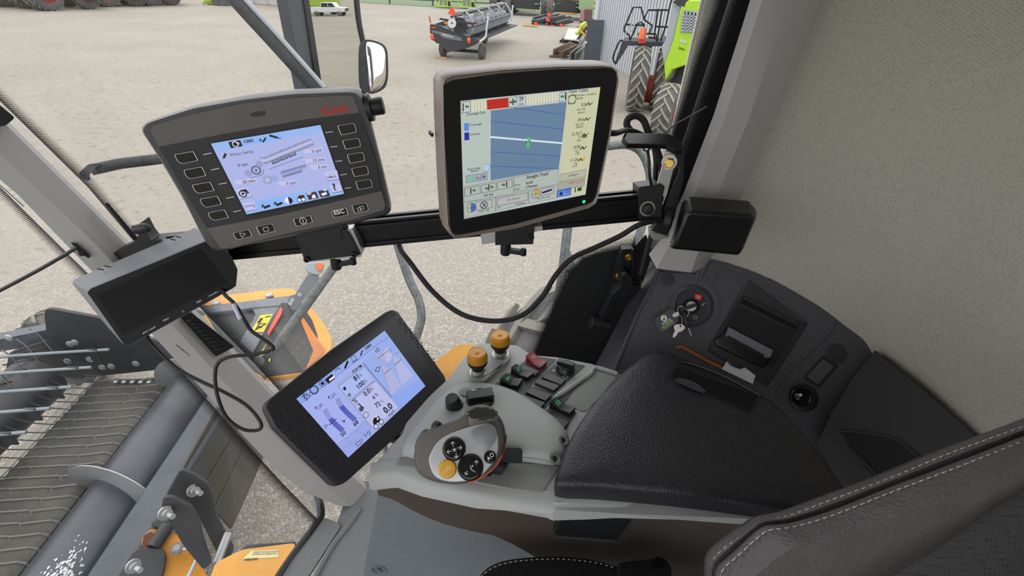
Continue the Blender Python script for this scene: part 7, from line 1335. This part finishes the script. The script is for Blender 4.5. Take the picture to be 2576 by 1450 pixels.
pl = V(*C14(1750, 600)); s = MB(); s.slab(pl, [C14(1630, 570), C14(1690, 560), C14(1760, 570), C14(1750, 605), C14(1640, 605)], .4, OM['dred'], r=.05); s.slab(pl, [C14(1660, 580), C14(1690, 520), C14(1780, 480), C14(1850, 475), C14(1855, 560), C14(1700, 575)], .3, OM['green'], off=.02, r=.05); s.build('green_implement_end', label='small green and red implement end behind the orange block', cat='implement')
def tray(nm, label, o1, o2, i1, i2, m):
    t = MB(); 
    for a, b_ in ((o1, o2), (i1, i2)): t.bar(onZ(*C14(*a), .25), onZ(*C14(*b_), .25), .08, .32, m)
    t.bar(onZ(*C14(*o1), .15), onZ(*C14(*i1), .15), .08, .25, m); t.bar(onZ(*C14(*o2), .15), onZ(*C14(*i2), .15), .08, .25, m)
    q = [onZ(*C14(*o1), .12), onZ(*C14(*o2), .12), onZ(*C14(*i2), .12), onZ(*C14(*i1), .12)]; t.prism(q, (0, 0, -.05), mat('tray_floor', '8a7a66', .8)); return t.build(nm, label=label, cat='beam')
tray('wooden_trough', 'brown wooden trough on the gravel left of the dark door', (1140, 1130), (1510, 960), (1320, 1180), (1640, 1030), mat('trough_wood', '584334', .8, var=.2, vscale=5))
tray('steel_trough', 'grey steel trough on the gravel against the dark door', (1500, 1210), (1720, 1030), (1610, 1225), (1800, 1060), mat('trough_steel', '4c4c48', .6))
s = MB(); s.bar(onZ(*C14(1050, 1215), .06), onZ(*C14(1460, 1232), .06), .12, .1, mat('trough_wood', '', .8)); s.build('timber_bearer', label='thin timber bearer lying under the brown trough', cat='timber')
# shed
shedm = mat('shed_white', 'aeb1b5', .6)
sa = onZ(*C14(2040, 420), 0); corner = V(1497, 130); P0 = onZ(1462, 150, 0)
wl = V(1507, 152, rot=-.75)
T = thing('white_shed', 'white corrugated metal shed wall behind the big tractor', 'building', onZ(1500, 178, 0))
c0 = onZ(1497, 146, 0); d1 = nrm(onZ(1563, 178, 0)-c0)
s = MB()
for i in range(46):
    p = c0+d1*i*.28; s.box(p+d1*.14+[0, 0, 3.5], [d1, np.cross([0, 0, 1], d1), [0, 0, 1]], (.14, .10, 7), shedm)
s.box(c0+d1*6.4+np.cross(d1, [0, 0, 1])*-.1+[0, 0, 3.5], [d1, np.cross([0, 0, 1], d1), [0, 0, 1]], (13.2, .06, 7), shedm); s.build('corrugated_wall', T)
nd = np.cross(d1, [0, 0, 1]); s = MB(); s.box(c0-d1*.25+[0, 0, 3.5], [nd, d1, [0, 0, 1]], (.35, .5, 7), shedm); s.build('corner_wall', T)
pdr = V(1487, 154); s = MB(); s.slab(pdr, [(1479, 49), (1521, 51), (1507, 155), (1467, 155)], .08, mat('door_slate', '3c444c', .5, var=.15, vscale=3)); s.lathe(pdr.pt(1475, 107, .0), pdr.n, [(.05, 0), (.06, .05), (0, .08)], OM['white'], n=14); s.build('dark_door', label='dark slate metal door with a round white knob at the shed corner', cat='door')
# ---------------------------------------------------------------- big green tractor at the right
pt_ = V(1600, 278); e = nrm(onZ(1680, 290, 0)-onZ(1590, 276, 0)); T = thing('dual_wheel_tractor', 'bright green machine with tall dual tyres, black railed platform and grille panel', 'tractor', pt_.p)
def tyre_px(x0, x1, ytop, ybot, nm, lm=None, R=None, tilt=0, rim=None):
    G = onZ((x0+x1)/2, ybot, 0); pl = V((x0+x1)/2, ybot); W_ = abs(pl.uv(x1, (ytop+ybot)/2)[0]-pl.uv(x0, (ytop+ybot)/2)[0])
    hgt = pl.pt((x0+x1)/2, ytop)[2]; R = R or hgt/2*.97; ax_ = np.array([pl.e1[0]*math.cos(tilt)-pl.e1[1]*math.sin(tilt), pl.e1[0]*math.sin(tilt)+pl.e1[1]*math.cos(tilt), 0])
    return tyre(G-pl.n*R*.3+[0, 0, R], ax_, R, W_*.85, nm, T, lugs=17, rim=rim or OM['rred'], rimr=.5, lugm=mat('tyre_lug_pale', '7d7b6e', .9))
tyre_px(1566, 1616, 115, 281, 'front_tyre', tilt=.05); tyre_px(1625, 1672, 118, 279, 'front_tyre', tilt=.05)
tyre_px(1634, 1692, 208, 352, 'rear_tyre', tilt=-.22)
fp = Pl(pt_.p-pt_.n*.2, pt_.n)
s = MB(); s.slab(fp, [C15(*p) for p in [(285, 440), (720, 455), (740, 420), (755, 440), (745, 500), (340, 490), (300, 560), (215, 690), (205, 660), (270, 470)]], 1.2, OM['steelblk']); s.slab(fp, [C15(530, 495), C15(600, 500), C15(575, 570), C15(550, 690), C15(525, 690)], .3, OM['white'], off=-.3); s.build('platform', T)
s = MB(); s.slab(fp, [C15(445, 425), C15(528, 425), C15(525, 465), C15(445, 462)], .15, OM['dred'], off=.2, r=.03); s.lathe(fp.pt(*C15(487, 415), .2), [0, 0, 1], [(.12, 0), (.12, .15), (.08, .3), (0, .32)], mat('lens_c2612c', '', .35), n=14); s.build('front_light', T)
s = MB(); rl = K['mblk']
for P in ([(360, 430), (355, 380), (300, 335), (300, 300), (395, 80), (480, 78), (515, 210), (600, 275), (570, 355)], [(320, 262), (515, 272)], [(365, 425), (445, 250), (480, 238), (515, 265), (500, 345)], [(515, 190), (560, 108), (775, 108)], [(445, 360), (640, 365), (650, 460)], [(470, 410), (450, 360)], [(620, 400), (660, 95)], [(655, 440), (705, 95)], [(690, 440), (745, 280), (790, 60), (810, 0)], [(635, 285), (770, 290)], [(560, 400), (640, 410)]):
    s.tube([fp.pt(*C15(*p), -.2) for p in P], .028, rl, n=8)
s.tube([fp.pt(*C15(*p), -.1) for p in [(215, 690), (180, 620), (245, 450), (290, 440)]], .03, rl, n=8, sp=3); s.tube([fp.pt(*C15(*p), -.1) for p in [(230, 660), (300, 400), (370, 270), (410, 270), (400, 310), (360, 330)]], .02, OM['lgrey'], n=8, sp=3); s.build('guard_rails', T)
sp_ = Pl(fp.pt(*C15(800, 600), 1.0), nrm(pt_.n+np.array([-.55, -.1, 0])))
s = MB(); s.slab(sp_, [C15(*p) for p in [(725, 690), (745, 640), (820, 440), (905, 75), (960, 20), (1000, 0), (1250, 0), (1340, 0), (1200, 560), (1080, 655), (810, 750), (735, 865)]], .5, mat('bright_green', '8fb51f', .35)); s.build('side_panel', T, bevel=.03)
s = MB(); s.slab(sp_, [C15(*p) for p in [(935, 105), (1060, 120), (1200, 170), (1200, 340), (1140, 355), (900, 345)]], .05, OM['lgrey'], off=.03); s.slab(sp_, [C15(*p) for p in [(950, 120), (1050, 135), (1185, 180), (1180, 325), (915, 325)]], .02, OM['dark'], off=.04)
for i in range(6): s.line(sp_, [C15(925, 165+i*32), C15(1190, 190+i*30)], .05, OM['lgrey'], off=.06)
for i in range(6): s.line(sp_, [C15(970+i*38, 125+i*9), C15(950+i*42, 325)], .05, OM['lgrey'], off=.06)
s.build('grille', T)
s = MB(); s.slab(sp_, [C15(*p) for p in [(700, 500), (745, 420), (820, 60), (850, 45), (905, 75), (820, 440), (745, 640), (725, 690), (715, 600)]], .4, OM['lgrey'], off=-.1); s.slab(sp_, [C15(*p) for p in [(820, 30), (850, 0), (960, 0), (945, 70), (870, 50)]], .3, OM['dark'], off=.02); s.build('grey_side_cover', T)
s = MB(); s.text(sp_, '8500', C15(895, 450), C15(962, 470), OM['white'], off=.03, bold=.03, hs=1.3); s.text(sp_, 'LEXION', C15(880, 520), C15(940, 545), K['mblk'], off=.03, bold=.03, hs=1.3); s.slab(sp_, [C15(1020, 575), C15(1045, 572), C15(1040, 630), C15(1018, 632)], .01, OM['decal'], off=.02); s.slab(sp_, [C15(768, 700), C15(783, 695), C15(780, 735), C15(765, 738)], .01, OM['decal'], off=.02); s.build('lettering', T)
s = MB(); s.slab(Pl(sp_.p-sp_.n*.5, sp_.n), [C15(*p) for p in [(735, 780), (1080, 650), (1200, 560), (1100, 900), (850, 900), (870, 1300), (760, 1340), (740, 900)]], .6, OM['dark']); s.slab(sp_, [C15(745, 870), C15(800, 760), C15(840, 750), (1500+800*.2345, 845*.2345)], .2, OM['gr2'], off=-.2); s.build('underbody', T)
s = MB(); c = fp.pt(*C15(540, 950), -.6); s.lathe(c, e, [(0, -.2), (.45, -.2), (.45, .3), (0, .3)], OM['rred'], n=28); s.build('red_hub', T)
# white pickup and a combine seen in the large mirror
dr0 = ray(832, 40); m0 = MP.pt(832, 40); d_ = dr0/np.linalg.norm(dr0); rf = d_-2*np.dot(d_, MP.n)*MP.n; tg = m0+rf*(-m0[2]/rf[2]); dist = np.linalg.norm(tg-m0)
fx = nrm(np.array([rf[0], rf[1], 0])); sx_ = np.cross([0, 0, 1], fx)
T = thing('pickup_truck', 'white crew cab pickup seen only in the large exterior mirror', 'truck', tg); Z_ = np.array([0, 0, 1])
lx = nrm(sx_*.9-fx*.35); ly = np.cross(Z_, lx); k = 1.0
tw = mat('truck_white', 'c2c4c6', .35)
def TP_(x, y, z): return tg+lx*x+ly*y+Z_*z
prof = [(-2.9, .55), (2.7, .55), (2.9, .8), (2.9, 1.15), (1.5, 1.3), (1.0, 1.95), (-.9, 1.98), (-1.15, 1.35), (-2.9, 1.35)]
s = MB(); s.prism([TP_(x, -1.0, z) for x, z in prof], ly*2.0, tw); s.build('body', T, bevel=.06)
s = MB()
for q in ([(1.35, 1.33), (.95, 1.85), (.25, 1.88), (.25, 1.33)], [(.15, 1.33), (.15, 1.88), (-.8, 1.9), (-1.0, 1.35)]): s.prism([TP_(x, -1.02, z) for x, z in q], ly*2.04, OM['dark'])
s.prism([TP_(2.92, y, z) for y, z in ((-.8, .75), (.8, .75), (.8, 1.1), (-.8, 1.1))], lx*.02, OM['dark']); s.build('windows', T)
for x in (-1.9, 1.9):
    for y in (-1.0, .72): tyre(TP_(x, y+.14, .42), ly, .42, .28, 'wheel', T, lugs=10, rim=OM['lgrey'])
def mground(px, py):
    d_ = ray(px, py); q = MP.pt(px, py); d_ = d_/np.linalg.norm(d_); r_ = d_-2*np.dot(d_, MP.n)*MP.n; return q+r_*(-q[2]/r_[2])
cg = mground(800, 36)
T = thing('mirrored_combine', 'green combine with red rimmed wheels seen only in the large exterior mirror', 'combine', cg)
tyre(cg+[0, 0, .9], ly, .9, .7, 'wheel', T, rim=OM['rred']); tyre(cg+lx*3+[0, 0, .9], ly, .9, .7, 'wheel', T, rim=OM['rred'])
s = MB(); s.box(cg+lx*1.5+ly*1.5+[0, 0, 2.4], [lx, ly, Z_], (6, 2.6, 2.2), OM['green']); s.box(cg+lx*1.5+ly*1.5+[0, 0, 1.0], [lx, ly, Z_], (5, 2, 1), OM['dark']); s.build('body', T, bevel=.1)
